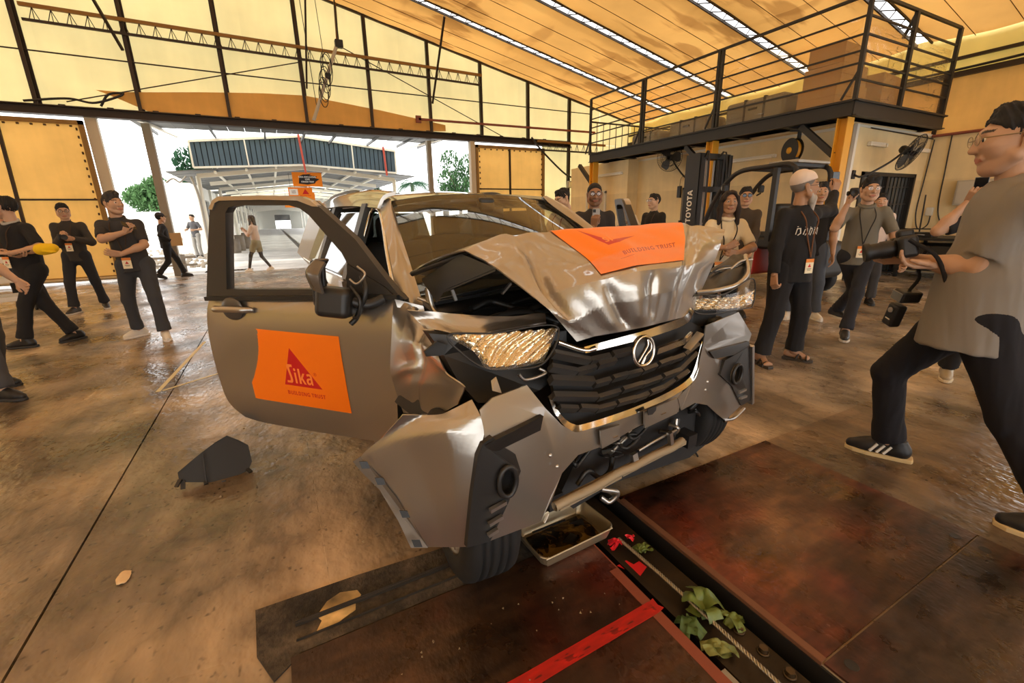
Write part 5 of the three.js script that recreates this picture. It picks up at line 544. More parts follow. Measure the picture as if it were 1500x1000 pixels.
// ----- front doors: x runs from the hinge to the rear edge, outward is -zi * z -----
const decalMap = canvasTex(1024, 700, (c, w, h) => { c.fillStyle = '#fb7a08'; c.fillRect(0, 0, w, h); c.fillStyle = '#c9151b'; c.beginPath(); c.moveTo(500, 145); c.lineTo(375, 505); c.lineTo(768, 505); c.fill(); c.fillStyle = '#fb8a3a'; c.font = 'bold 190px sans-serif'; c.fillText('ika', 487, 478, 205); c.beginPath(); c.moveTo(490, 300); c.lineTo(452, 300); c.quadraticCurveTo(428, 302, 430, 330); c.lineTo(446, 400); c.quadraticCurveTo(456, 440, 444, 458); c.lineTo(412, 458); c.lineTo(408, 480); c.lineTo(455, 480); c.quadraticCurveTo(478, 474, 474, 430); c.lineTo(458, 345); c.quadraticCurveTo(456, 325, 470, 324); c.lineTo(490, 324); c.fill(); c.fillStyle = '#c9151b'; c.font = '44px sans-serif'; c.fillText('®', 700, 385); c.font = 'bold 52px sans-serif'; c.fillText('BUILDING TRUST', 385, 596, 400); });
function frontDoor(pos, rotY, zi, full) {
  const d = group('front_door'); d.position.set(...pos); d.rotation.y = rotY; const Z = (r) => (zi > 0 ? [...r].reverse() : r).map(([x, y, z]) => [x, y, zi * z]);
  const skin = [[[.06, .29, .03], [.3, .305, .03], [.6, .326, .03], [.85, .348, .03], [.965, .372, .03]], [[.04, .45, 0], [.3, .45, 0], [.6, .455, 0], [.88, .46, 0], [1.028, .475, .005]], [[.02, .65, -.012], [.3, .65, -.014], [.6, .65, -.014], [.9, .65, -.01], [1.052, .66, 0]], [[0, .85, -.018], [.3, .85, -.02], [.6, .85, -.02], [.9, .845, -.014], [1.056, .83, 0]], [[-.02, .97, -.004], [.3, .97, -.006], [.6, .965, -.006], [.86, .96, 0], [1.045, .95, .006]], [[-.03, 1.045, .02], [.3, 1.05, .02], [.6, 1.045, .02], [.85, 1.035, .02], [1.03, 1.018, .02]]].map(Z);
  part('door_skin', sheet(skin, 40, 50, .05), paint, d);
  const L = (pts) => pts.map(([x, y]) => [x, y, zi * Math.max(.004, (y - 1) * .24)]);
  const outer = L([[1.03, 1.02], [1.022, 1.25], [1.01, 1.46], [.99, 1.50], [.955, 1.517], [.72, 1.515], [.5, 1.506], [.44, 1.485], [.387, 1.45], [.208, 1.31], [.08, 1.165], [-.01, 1.07], [-.05, 1.045]]), hole = L([[.91, 1.075], [.917, 1.44], [.90, 1.465], [.85, 1.474], [.56, 1.468], [.50, 1.452], [.45, 1.42], [.277, 1.25], [.245, 1.2], [.245, 1.085]]);
  part('window_frame', panel(outer, .05, [0, 0, zi], 'z', [hole]), trimBlack, d); part('window_pane', panel(L([[.93, 1.05], [.93, 1.455], [.86, 1.485], [.55, 1.478], [.44, 1.43], [.23, 1.22], [.23, 1.06]]).map((p) => [p[0], p[1], p[2] + zi * .02]), .004, [0, 0, zi]), phys(0xffffff, .01, 0, { transmission: .98, thickness: 0, ior: 1.18 }), d);
  part('frame_trim', panel(L([[1.012, 1.46], [.99, 1.50], [.955, 1.518], [.72, 1.517], [.5, 1.508], [.44, 1.487], [.40, 1.458], [.43, 1.46], [.51, 1.488], [.72, 1.497], [.95, 1.498], [.975, 1.488], [.99, 1.455]]).map((p) => [p[0], p[1], p[2] - zi * .006]), .04, [0, 0, zi]), paint, d);
  part('belt_strip', bar([1.02, 1.03, -zi * .0], [-.02, 1.058, -zi * .0], .03, .02, [0, 1, 0]), trimBlack, d); part('inner_trim', [panel([[.06, .36, zi * .06], [.95, .40, zi * .06], [1.0, 1.0, zi * .06], [.0, 1.02, zi * .06]], .05, [0, 0, zi]), rbox(.5, .06, .08, .02, .55, .72, zi * .14), rbox(.5, .12, .06, .02, .5, .45, zi * .13)], cabin, d);
  part('handle_bowl', new THREE.SphereGeometry(1, 24, 12).scale(.062, .058, .012).translate(.868, .984, -zi * .012), std(new THREE.Color().setRGB(.12, .11, .1), .3, .6), d); part('handle', [tube([[.965, .982, -zi * .014], [.94, .985, -zi * .04], [.86, .987, -zi * .044], [.79, .985, -zi * .04], [.765, .981, -zi * .014]], .016, 30, 10), new THREE.SphereGeometry(1, 16, 10).scale(.017, .014, .01).translate(.763, .98, -zi * .014)], paint, d);
  if (!full) return d;
  const at = (x, y) => { const v = clamp((y - .3) / .75), p = gridAt(skin, zi > 0 ? 1 - (x + .02) / 1.06 : (x + .02) / 1.06, (() => { let a = 0, b = 1; for (let i = 0; i < 24; i++) { const m = (a + b) / 2; gridAt(skin, .5, m)[1] < y ? a = m : b = m; } return a; })()); return [x, y, p[2] - zi * .003]; };
  const Q = [[.836, .507], [.287, .462], [.845, .891], [.292, .867]], rows = []; for (let j = 0; j <= 14; j++) { const r = []; for (let i = 0; i <= 14; i++) { const a = i / 14, b = j / 14; r.push(at(lerp(lerp(Q[0][0], Q[1][0], a), lerp(Q[2][0], Q[3][0], a), b), lerp(lerp(Q[0][1], Q[1][1], a), lerp(Q[2][1], Q[3][1], a), b))); } rows.push(r); }
  const dc = part('door_decal', sheet(rows, 28, 28, .001), phys(0xffffff, .4, 0, { map: decalMap, clearcoat: .3 }), d); dc.userData.label = 'orange advertising sheet with a red triangle and white lettering';
  // broken mirror
  const m = [ -.13, -.22 ]; part('mirror_shell', sheet([[[.30, 1.12, -.05], [.30, 1.12, -.16], [.22, 1.10, -.2]], [[.31, 1.18, -.05], [.31, 1.19, -.17], [.22, 1.18, -.21]], [[.27, 1.235, -.06], [.27, 1.24, -.15], [.21, 1.23, -.17]]], 14, 14, .01), std(new THREE.Color().setRGB(.16, .14, .12), .25, .6), d); part('mirror_base', [rbox(.15, .13, .14, .03, .22, 1.05, -.11, .1, .2, .1), rbox(.06, .2, .03, .01, .30, 1.13, -.1, 0, .3, .05)], trimBlack, d);
  part('mirror_mount', [tube([[.05, 1.05, -.01], [.1, 1.03, -.06], [.16, 1.05, -.09]], .025, 14, 8), tube([[.12, 1.16, -.05], [.09, 1.1, -.08], [.12, 1.02, -.09], [.15, .97, -.09], [.17, .95, -.1]], .012, 24, 6), tube([[.15, 1.12, -.1], [.1, 1.06, -.12], [.12, .99, -.12], [.14, .985, -.12]], .008, 24, 6)], trimBlack, d); part('torn_wire', tube([[.13, 1.2, -.06], [.08, 1.17, -.09], [.12, 1.13, -.1], [.15, 1.15, -.1]], .005, 20, 5), satin, d); part('sail_cover', panel(L([[.24, 1.08], [.24, 1.2], [.05, 1.1], [.0, 1.06]]).map((p) => [p[0], p[1], p[2] - zi * .012]), .01, [0, 0, zi]), trimBlack, d);
  return d;
}
frontDoor([-.82, 0, -.52], 135 * rad, 1, true);
frontDoor([.9, 0, -.5], 50 * rad, -1, false);
// ---------- people: every body is one surface meshed from a field of tapered capsules; clothes are meshed the same way ----------
function meshField(prims, h, k, cuts = [], col = null, wob = 0, wf = 1) {
  const lo = [1e9, 1e9, 1e9], hi = [-1e9, -1e9, -1e9];
  for (const p of prims) if (!p.sub) for (let i = 0; i < 3; i++) { const r = Math.max(p.ra, p.rb) * 1.0; lo[i] = Math.min(lo[i], p.a[i] - r, p.b[i] - r); hi[i] = Math.max(hi[i], p.a[i] + r, p.b[i] + r); }
  const N = [0, 1, 2].map((i) => { lo[i] -= 3 * h; return Math.ceil((hi[i] + 3 * h - lo[i]) / h) + 1; }), [nx, ny, nz] = N, f = new Float32Array(nx * ny * nz).fill(0.25);
  for (const p of prims) {
    const r = Math.max(p.ra, p.rb) + k + 2.5 * h, i0 = [], i1 = []; for (let i = 0; i < 3; i++) { i0[i] = Math.max(0, Math.floor((Math.min(p.a[i], p.b[i]) - r - lo[i]) / h)); i1[i] = Math.min(N[i] - 1, Math.ceil((Math.max(p.a[i], p.b[i]) + r - lo[i]) / h)); }
    const ax = p.b[0] - p.a[0], ay = p.b[1] - p.a[1], az = p.b[2] - p.a[2], L2 = ax * ax + ay * ay + az * az || 1e-9, n = p.n, s = p.s ? p.s - 1 : 0, kk = p.k ?? k;
    for (let z = i0[2]; z <= i1[2]; z++) for (let y = i0[1]; y <= i1[1]; y++) for (let x = i0[0]; x <= i1[0]; x++) {
      let dx = lo[0] + x * h - p.a[0], dy = lo[1] + y * h - p.a[1], dz = lo[2] + z * h - p.a[2]; let t = (dx * ax + dy * ay + dz * az) / L2; t = t < 0 ? 0 : t > 1 ? 1 : t; dx -= t * ax; dy -= t * ay; dz -= t * az;
      if (s) { const q = (dx * n[0] + dy * n[1] + dz * n[2]) * s; dx += n[0] * q; dy += n[1] * q; dz += n[2] * q; }
      let d = Math.sqrt(dx * dx + dy * dy + dz * dz) - (p.ra + (p.rb - p.ra) * t); if (p.cut) d = Math.max(d, (lo[0] + x * h - p.cut.p[0]) * p.cut.n[0] + (lo[1] + y * h - p.cut.p[1]) * p.cut.n[1] + (lo[2] + z * h - p.cut.p[2]) * p.cut.n[2]); const id = (z * ny + y) * nx + x, o = f[id];
      if (p.sub) { const e = -d, m = Math.max(kk - Math.abs(o - e), 0); f[id] = Math.max(o, e) + m * m / (4 * kk); } else { const m = Math.max(kk - Math.abs(o - d), 0); f[id] = Math.min(o, d) - m * m / (4 * kk); }
    }
  }
  for (const c of cuts) for (let z = 0, id = 0; z < nz; z++) for (let y = 0; y < ny; y++) for (let x = 0; x < nx; x++, id++) if (f[id] < .1) { const X = lo[0] + x * h, Y = lo[1] + y * h, Z = lo[2] + z * h; const dd = Math.hypot(X - c.p[0], Y - c.p[1], Z - c.p[2]); if (c.r && dd > c.r) continue; const d = (X - c.p[0]) * c.n[0] + (Y - c.p[1]) * c.n[1] + (Z - c.p[2]) * c.n[2]; if (d > f[id]) f[id] = d; }
  const vid = new Int32Array(nx * ny * nz).fill(-1), pos = [], idx = [], C = [0, 1, nx, nx + 1, nx * ny, nx * ny + 1, nx * ny + nx, nx * ny + nx + 1], O = [[0, 0, 0], [1, 0, 0], [0, 1, 0], [1, 1, 0], [0, 0, 1], [1, 0, 1], [0, 1, 1], [1, 1, 1]], E = [[0, 1], [2, 3], [4, 5], [6, 7], [0, 2], [1, 3], [4, 6], [5, 7], [0, 4], [1, 5], [2, 6], [3, 7]];
  for (let z = 0; z < nz - 1; z++) for (let y = 0; y < ny - 1; y++) for (let x = 0; x < nx - 1; x++) { const b = (z * ny + y) * nx + x; let m = 0; for (let i = 0; i < 8; i++) if (f[b + C[i]] < 0) m++; if (!m || m === 8) continue; let sx = 0, sy = 0, sz = 0, n = 0; for (const [p, q] of E) { const u = f[b + C[p]], v = f[b + C[q]]; if (u < 0 !== v < 0) { const t = u / (u - v); sx += O[p][0] + t * (O[q][0] - O[p][0]); sy += O[p][1] + t * (O[q][1] - O[p][1]); sz += O[p][2] + t * (O[q][2] - O[p][2]); n++; } } vid[b] = pos.length / 3; pos.push(lo[0] + (x + sx / n) * h, lo[1] + (y + sy / n) * h, lo[2] + (z + sz / n) * h); }
  const quad = (a, b, c, d, fl) => { if (a < 0 || b < 0 || c < 0 || d < 0) return; fl ? idx.push(a, b, c, a, c, d) : idx.push(a, c, b, a, d, c); };
  for (let z = 1; z < nz - 1; z++) for (let y = 1; y < ny - 1; y++) for (let x = 1; x < nx - 1; x++) { const b = (z * ny + y) * nx + x, s = f[b] < 0; if (s !== f[b + 1] < 0) quad(vid[b - nx * ny - nx], vid[b - nx * ny], vid[b], vid[b - nx], s); if (s !== f[b + nx] < 0) quad(vid[b - nx * ny - 1], vid[b - 1], vid[b], vid[b - nx * ny], s); if (s !== f[b + nx * ny] < 0) quad(vid[b - nx - 1], vid[b - nx], vid[b], vid[b - 1], s); }
  const g = new THREE.BufferGeometry(); g.setAttribute('position', new THREE.Float32BufferAttribute(pos, 3)); g.setIndex(idx); g.computeVertexNormals();
  if (wob) { const P = g.attributes.position, M = g.attributes.normal; for (let i = 0; i < P.count; i++) { const X = P.getX(i), Y = P.getY(i), Z = P.getZ(i), d = wob * (n3((X * 9 + Z * 5) * wf, Y * 7 * wf, Z * 9 * wf) + .6 * n3(X * 22 * wf, (Y * 13 + X * 8) * wf, Z * 22 * wf)); P.setXYZ(i, X + M.getX(i) * d, Y + M.getY(i) * d, Z + M.getZ(i) * d); } g.computeVertexNormals(); }
  if (col) { const c = []; for (let i = 0; i < pos.length; i += 3) c.push(...col(g.attributes.position.getX(i / 3), g.attributes.position.getY(i / 3), g.attributes.position.getZ(i / 3))); g.setAttribute('color', new THREE.Float32BufferAttribute(c, 3)); }
  return g;
}
const cap = (a, b, ra, rb = ra, o = {}) => ({ a, b, ra, rb, ...o });
const vadd = (a, b, s = 1) => [a[0] + b[0] * s, a[1] + b[1] * s, a[2] + b[2] * s], vsub = (a, b) => vadd(a, b, -1), vlen = (a) => Math.hypot(...a), vnorm = (a) => { const l = vlen(a) || 1; return a.map((v) => v / l); }, vmix = (a, b, t) => a.map((v, i) => lerp(v, b[i], t)), vdot = (a, b) => a[0] * b[0] + a[1] * b[1] + a[2] * b[2], vcross = (a, b) => [a[1] * b[2] - a[2] * b[1], a[2] * b[0] - a[0] * b[2], a[0] * b[1] - a[1] * b[0]];
function ik(r, t, l1, l2, pole) { let d = vsub(t, r), L = vlen(d); const m = (l1 + l2) * .995; if (L > m) { t = vadd(r, d, m / L); d = vsub(t, r); L = m; } const u = vnorm(d), a = clamp((l1 * l1 + L * L - l2 * l2) / (2 * L), -l1, l1), q = Math.sqrt(Math.max(0, l1 * l1 - a * a)); let p = vadd(pole, u, -vdot(pole, u)); p = vnorm(p); return [vadd(vadd(r, u, a), p, q), t]; }
const rotY = (p, a) => [p[0] * Math.cos(a) + p[2] * Math.sin(a), p[1], -p[0] * Math.sin(a) + p[2] * Math.cos(a)];
function handGeo(h, s, curl, side, col) {                              // along +y from the wrist, palm towards +z, thumb at side * x
  const P = []; for (let i = 0; i < 4; i++) { const x = side * (.027 - .018 * i) * s; P.push(cap([x * .7, .006 * s, 0], [x, .084 * s, 0], .0135 * s, .0125 * s, { n: [0, 0, 1], s: 1.15 })); }
  const len = [.072, .08, .074, .058], cc = Array.isArray(curl) ? curl : [curl * .85, curl * .95, curl, curl * 1.1];
  for (let i = 0; i < 4; i++) { let a = [side * (.029 - .0195 * i) * s, .088 * s, 0], th = 0; const sp = side * (.10 - .07 * i); [.46, .30, .26].forEach((q, j) => { th += cc[i] * [.9, 1.15, .75][j]; const l = len[i] * q * s, b = [a[0] + Math.sin(sp) * l * Math.cos(th), a[1] + Math.cos(th) * l, a[2] + Math.sin(th) * l]; P.push(cap(a, b, (.0088 - .0009 * j) * s, (.0082 - .001 * j) * s)); a = b; }); }
  const tc = cc[0] * .8, t0 = [side * .022 * s, .022 * s, .004 * s], t1 = [side * (.046 - .012 * tc) * s, .055 * s, (.012 + .02 * tc) * s], t2 = [side * (.054 - .03 * tc) * s, .085 * s, (.014 + .035 * tc) * s], t3 = [side * (.053 - .045 * tc) * s, .106 * s, (.016 + .042 * tc) * s]; P.push(cap(t0, t1, .0135 * s, .0105 * s), cap(t1, t2, .0105 * s, .0092 * s), cap(t2, t3, .009 * s, .0072 * s));
  return meshField(P, h, .006, [], col);
}
const skinMat = (() => { const m = std(0xffffff, 0.55); m.vertexColors = true; return m; })();
const SKIN = { light: [.50, .30, .19], mid: [.40, .22, .125], tan: [.30, .155, .085], pale: [.58, .38, .26] };
const clothCache = {}; const cloth = (c, r = .92) => clothCache[c + r] ??= std(new THREE.Color().setRGB(...c), r);
const BLK = [.011, .011, .013], CHAR = [.035, .034, .036], NAVY = [.015, .017, .024], WHITE = [.72, .68, .6];
const frameMat = std(0x15120f, .35), lensMat = phys(0xffffff, .02, 0, { transmission: .95, thickness: 0 }), shadeMat = std(0x0b0b0c, .08);
const cardMap = canvasTex(128, 192, (c, w, h) => { c.fillStyle = '#f0e4c4'; c.fillRect(0, 0, w, h); c.fillStyle = '#e8892a'; c.fillRect(0, 0, w, 46); c.fillStyle = '#c8301c'; c.beginPath(); c.moveTo(64, 60); c.lineTo(36, 110); c.lineTo(92, 110); c.fill(); c.fillStyle = '#554'; c.fillRect(26, 128, 76, 8); c.fillRect(36, 146, 56, 6); }), cardMat = std(0xffffff, .5, 0, { map: cardMap });
function makePerson(o) {
  const S = o.h / 1.735, q = o.q || 1, body = .017 * q, g = thing('person', o.label, 'person', [o.pos[0], o.y || 0, o.pos[1]], o.yaw * rad, o.group), B = o.build || 1, W = o.female ? .9 : 1;
  const toL = (p) => rotY([p[0] - o.pos[0], p[1] - (o.y || 0), p[2] - o.pos[1]], -o.yaw * rad), toW = (p) => { const r = rotY(p, o.yaw * rad); return [r[0] + o.pos[0], r[1] + (o.y || 0), r[2] + o.pos[1]]; };
  const feet = (o.feetW ? o.feetW.map(([x, z, yw, up]) => { const l = toL([x, 0, z]); return [l[0], l[2], yw - o.yaw, up || 0]; }) : o.feet || [[.10, .02, 12, 0], [-.10, -.02, -12, 0]]);
  const lean = o.lean || [0, 0], hip = o.hip || [(feet[0][0] + feet[1][0]) / 2, (feet[0][1] + feet[1][1]) / 2];
  const an = feet.map((f) => [f[0], (.085 + (f[3] || 0)) * S, f[1] - .0]); const reach = .842 * S; let hy = .935 * S; for (const [i, a] of an.entries()) { const dx = a[0] - hip[0] - (i ? -1 : 1) * .09 * S * W, dz = a[2] - hip[1]; hy = Math.min(hy, a[1] + Math.sqrt(Math.max(.1, reach * reach - dx * dx - dz * dz))); }
  const P = [hip[0], hy, hip[1]], C = [P[0] + lean[1], P[1] + .475 * S, P[2] + lean[0]], tw = (o.twist || 0) * rad, ct = Math.cos(tw), st = Math.sin(tw), up = vnorm(vsub(C, P)), ZN = vnorm([st, 0, ct]), sh = [1, -1].map((s) => [C[0] + s * .163 * S * W * ct * (B > 1.1 ? 1.14 : 1), C[1] - .01 * S, C[2] - s * .163 * S * W * st]), neck = vadd(C, [lean[1] * .05, .065 * S, lean[0] * .12 + .005]), hd = vadd(neck, [(o.headAt || [0, 0])[1], .145 * S, .02 * S + (o.headAt || [0, 0])[0]]);
  const hips = [1, -1].map((s) => [P[0] + s * .088 * S * W, P[1], P[2]]), knees = feet.map((f, i) => ik(hips[i], an[i], .425 * S, .42 * S, vnorm([Math.sin(f[2] * rad) + (o.kneeOut ? o.kneeOut[i] : 0), 0, Math.cos(f[2] * rad)]))[0]);
  const tgt = [0, 1].map((i) => { const t = o.handsW?.[i] ? toL(o.handsW[i]) : o.hands?.[i]; return t || [sh[i][0] + (i ? -1 : 1) * .07, sh[i][1] - .53 * S, sh[i][2] + .07]; }), arm = [0, 1].map((i) => ik(sh[i], tgt[i], .285 * S, .255 * S, vnorm((o.elbow && o.elbow[i]) || [(i ? -1 : 1) * .55, -.3, -.8]))), el = arm.map((a) => a[0]), wr = arm.map((a) => a[1]);
  // --- skin: body, head and hands as one mesh
  const tone = SKIN[o.skin || 'light'], c0 = () => tone, L = [];
  const bp = [cap(P, vadd(C, up, -.1 * S), .105 * S * B, .115 * S * B, { n: ZN, s: 1.4 }), cap(vadd(sh[0], [0, -.03, 0]), vadd(sh[1], [0, -.03, 0]), .05 * S), cap(vadd(C, [0, -.02, 0]), vadd(hd, [0, -.04 * S, -.012 * S]), .056 * S * (B > 1.1 ? 1.15 : 1), .05 * S)];
  for (const i of [0, 1]) { bp.push(cap(hips[i], knees[i], .07 * S, .046 * S), cap(knees[i], an[i], .045 * S, .033 * S), cap(an[i], vadd(an[i], [Math.sin(feet[i][2] * rad) * .1, -.045 * S, Math.cos(feet[i][2] * rad) * .1]), .032 * S, .026 * S), cap(sh[i], el[i], .046 * S * (B > 1.1 ? 1.15 : 1), .038 * S), cap(vmix(el[i], wr[i], .0), vmix(el[i], wr[i], .35), .038 * S, .039 * S), cap(vmix(el[i], wr[i], .3), wr[i], .039 * S, .026 * S)); }
  L.push(meshField(bp, body * .85, .03, [], c0));
  const hy2 = o.head || [0, 0], HM = new THREE.Matrix4().makeRotationFromEuler(new THREE.Euler(-(hy2[1] || 0) * rad, hy2[0] * rad, (hy2[2] || 0) * rad, 'YXZ')).setPosition(...hd), hs = S * (o.female ? .97 : 1.02) * (o.headSize || 1), wide = o.wide || 1;
  const A = (p) => p.map((v) => v * hs);
  const hp = [cap(A([0, .03, -.022]), A([0, .022, -.002]), .083 * hs, .08 * hs, { n: [1, 0, 0], s: 1.12 / wide }), cap(A([0, -.02, .028]), A([0, -.065, .03]), .066 * hs * wide, .048 * hs * wide), cap(A([0, -.088, .052]), A([0, -.092, .06]), .022 * hs * wide), cap(A([-.028, .03, .072]), A([.028, .03, .072]), .017 * hs), cap(A([0, .018, .088]), A([0, -.022, .106]), .0085 * hs, .012 * hs, { k: .012 }), cap(A([-.011, -.024, .096]), A([.011, -.024, .096]), .009 * hs, undefined, { k: .008 }), cap(A([-.02, -.053, .080]), A([.02, -.053, .080]), .0115 * hs, undefined, { k: .008 }), cap(A([-.012, -.063, .082]), A([.012, -.063, .082]), .009 * hs, undefined, { k: .006 }),
    ...[1, -1].flatMap((s) => [cap(A([s * .038, -.012, .062]), A([s * .04, -.03, .05]), .022 * hs * wide), cap(A([s * .031, .010, .104]), A([s * .033, .010, .104]), .015 * hs, undefined, { sub: 1, k: .014 }), cap(A([s * .078 * wide, .012, -.012]), A([s * .076 * wide, -.03, -.004]), .02 * hs, .013 * hs, { n: [1, 0, 0], s: 2.6, k: .008 }), cap(A([s * .055 * wide, -.055, .012]), A([s * .03, -.09, .045]), .026 * hs, .018 * hs)]), cap(A([0, -.06, -.02]), A([0, -.13, -.03]), .05 * hs, .05 * hs)];
  const face = (x, y, z) => { x /= hs; y /= hs; z /= hs; const ax = Math.abs(x); if (z > .05) { if (Math.abs(y + .057 + .06 * ax) < .0105 - ax * .22 && ax < .027) return [tone[0] * .85, tone[1] * .5, tone[2] * .5]; if (ax > .013 && ax < .05 && Math.abs(y - .037 + (ax - .03) * (ax - .03) * 4) < .0042) return o.brow || [.03, .02, .015]; if (o.stubble && y < -.035 && (ax > .026 || y < -.072 || y > -.048)) return tone.map((v) => v * .62); } return tone; };
  const H = meshField(hp, .0055 * Math.max(.8, q), .022, [], face); H.applyMatrix4(HM); L.push(H);
  const hb = [0, 1].map((i) => { const ho = (o.hand && o.hand[i]) || {}; const d = ho.dir ? vnorm(ho.dir) : vnorm(vsub(wr[i], el[i])); let n = ho.palm ? ho.palm : [(i ? 1 : -1), 0, 0]; n = vnorm(vadd(n, d, -vdot(n, d))); const M = new THREE.Matrix4().makeBasis(V3(vcross(d, n)), V3(d), V3(n)).setPosition(...wr[i]); const side = ho.thumb ?? (i ? -1 : 1) * 1; const gg = handGeo(.0052 * q, S * (o.female ? .92 : 1), ho.curl ?? .35, side, c0); gg.applyMatrix4(M); L.push(gg); return { wrist: wr[i], dir: d, palm: n, at: (y, z = 0, x = 0) => toW(V(x, y, z).applyMatrix4(M).toArray()) }; });
  mesh('body', L, skinMat, g);
  const sub = (n, geo, m) => { const r = mesh(n, geo, m, g); return r; };
  const inHead = (geo) => { geo.applyMatrix4(HM); return geo; };
  for (const s of [1, -1]) { const e = mesh('eye', [inHead(new THREE.SphereGeometry(.0115 * hs, 14, 10).translate(s * .031 * hs, .010 * hs, .0795 * hs))], std(0xe6e0d6, .25), g); const ir = mesh('iris', inHead(new THREE.SphereGeometry(.0068 * hs, 12, 8).scale(1, 1, .5).translate(s * .031 * hs, .0095 * hs, .0890 * hs)), std(0x120b08, .15), e); }
  // --- hair and head wear
  const hairMat = std(new THREE.Color().setRGB(...(o.hairColor || [.007, .006, .006])), .75), HR = o.hair || 'short', crown = [cap(A([0, .037, -.028]), A([0, .036, -.004]), .0885 * hs, .0838 * hs, { n: [1, 0, 0], s: 1.125 / wide }), cap(A([-.03, .092, .022]), A([.025, .096, .03]), .030 * hs, .026 * hs)];
  const line = (c, a = .6, b = .8) => ({ p: A([0, c[0], c[1]]), n: [0, -a, b] });
  if (HR === 'short') sub('hair', inHead(meshField(crown, .0048, .02, [line([.066, .07])], null, .008, 4)), hairMat);
  if (HR === 'fade') sub('hair', inHead(meshField(crown.slice(0, 1), .0075, .02, [line([.074, .062])], null, .002, 4)), hairMat);
  if (HR === 'quiff') sub('hair', inHead(meshField([...crown, cap(A([-.035, .105, .035]), A([.03, .11, .04]), .028 * hs), cap(A([0, .11, .01]), A([0, .1, -.04]), .036 * hs)], .0065, .02, [line([.066, .072])], null, .009, 3.5)), hairMat);
  if (HR === 'long') sub('hair', inHead(meshField([...crown, cap(A([0, .02, -.05]), A([0, -.16, -.085]), .078 * hs, .06 * hs, { n: [0, 0, 1], s: 1.4 }), ...[1, -1].flatMap((s) => [cap(A([s * .072, .05, .01]), A([s * .085, -.06, .012]), .026 * hs, .03 * hs), cap(A([s * .085, -.06, .01]), A([s * .095, -.22, .03]), .032 * hs, .02 * hs), cap(A([s * .03, .09, .055]), A([s * .066, .03, .055]), .024 * hs, .016 * hs)]), cap(A([0, .042, .10]), A([0, -.10, .10]), .064 * hs, .066 * hs, { sub: 1, k: .012 })], .008, .02, [], null, .005, 3)), hairMat);
  if (HR === 'cap' || HR === 'beret') { sub('hair', inHead(meshField(crown.slice(0, 1), .009, .02, [line([.05, .06])])), hairMat); const cm = cloth(o.capColor || BLK); const c = meshField([cap(A([0, .055, -.025]), A([0, .05, .0]), .094 * hs, .09 * hs, { n: [1, 0, 0], s: 1.1 })], .008, .02, [{ p: A([0, .052, 0]), n: [0, -1, .1] }]); sub('cap', inHead(c), cm); if (HR === 'cap') sub('visor', inHead(sheet([[A([-.07, .055, .05]), A([0, .055, .085]), A([.07, .055, .05])], [A([-.06, .042, .11]), A([0, .048, .16]), A([.06, .042, .11])]], 14, 10, .004)), cm); }
  if (HR === 'skullcap') { sub('hair', inHead(meshField(crown.slice(0, 1), .009, .02, [line([.02, .03], .5, .85)])), std(0x77706a, .8)); sub('skullcap', inHead(meshField([cap(A([0, .06, -.03]), A([0, .055, -.004]), .0925 * hs, .089 * hs, { n: [1, 0, 0], s: 1.1 })], .006, .02, [{ p: A([0, .042, -.02]), n: [0, -1, .28] }])), cloth([.70, .58, .50])); }
  if (o.beard) sub('beard', inHead(meshField([cap(A([0, -.10, .06]), A([0, -.20, .075]), .042 * hs, .012 * hs), ...[1, -1].map((s) => cap(A([s * .062, -.03, .015]), A([s * .03, -.105, .05]), .016 * hs, .024 * hs)), cap(A([-.03, -.085, .07]), A([.03, -.085, .07]), .018 * hs)], .006, .02, [], null, .006)), std(new THREE.Color().setRGB(.42, .38, .33), .9));
  if (o.glasses) { const y = .012, z = .104; for (const s of [1, -1]) { sub('lens', inHead(new THREE.CircleGeometry(.022 * hs, 20).scale(1.08, .85, 1).translate(s * .032 * hs, y * hs, z * hs)), o.glasses === 'sun' ? shadeMat : lensMat); } sub('glasses_frame', inHead(merged([1, -1].flatMap((s) => [new THREE.TorusGeometry(.022 * hs, (o.glasses === 'thin' ? .0014 : .0026) * hs, 7, 26).scale(1.08, .85, 1).translate(s * .032 * hs, y * hs, z * hs), rod(A([s * .055, y + .004, z - .002]), A([s * .08 * wide, .012, .0]), .0016 * hs, 6)]).concat(rod(A([-.01, y + .003, z]), A([.01, y + .003, z]), .002 * hs, 6)))), o.glasses === 'thin' ? std(0x9a8a6a, .3, .7) : frameMat); }
  // --- clothes
  const pm = cloth(o.pants || BLK), pl = (o.pantsTo ?? 1), waist = vadd(P, up, .10 * S), slim = o.slim || 1;
  const tp2 = [cap(vadd(P, up, -.01), waist, .142 * S * B * (o.female ? 1.02 : .98), .132 * S * B, { n: ZN, s: 1.32 }), cap(hips[0], hips[1], .088 * S * B, undefined, { k: .04 })], cutsP = [{ p: waist, n: up }];
  for (const i of [0, 1]) { const end = pl < 1 ? vmix(hips[i], knees[i], pl * 2 > 1 ? 1 : pl * 2) : vmix(knees[i], an[i], .93), up2 = knees[i]; if (pl < .5) tp2.push(cap(hips[i], end, .098 * S * B, .085 * S)); else tp2.push(cap(hips[i], up2, .094 * S * B * slim, .066 * S * slim), cap(up2, end, .066 * S * slim, .062 * S * slim), cap(vmix(up2, end, .85), end, .062 * S * slim, .066 * S * slim)); const dn = vnorm(vsub(pl < .5 ? knees[i] : an[i], pl < .5 ? hips[i] : knees[i])); cutsP.push({ p: end, n: dn, r: .16 }); }
  sub('trousers', meshField(tp2, body * .8, .03, cutsP, null, o.jeans ? .007 : .005), pm);
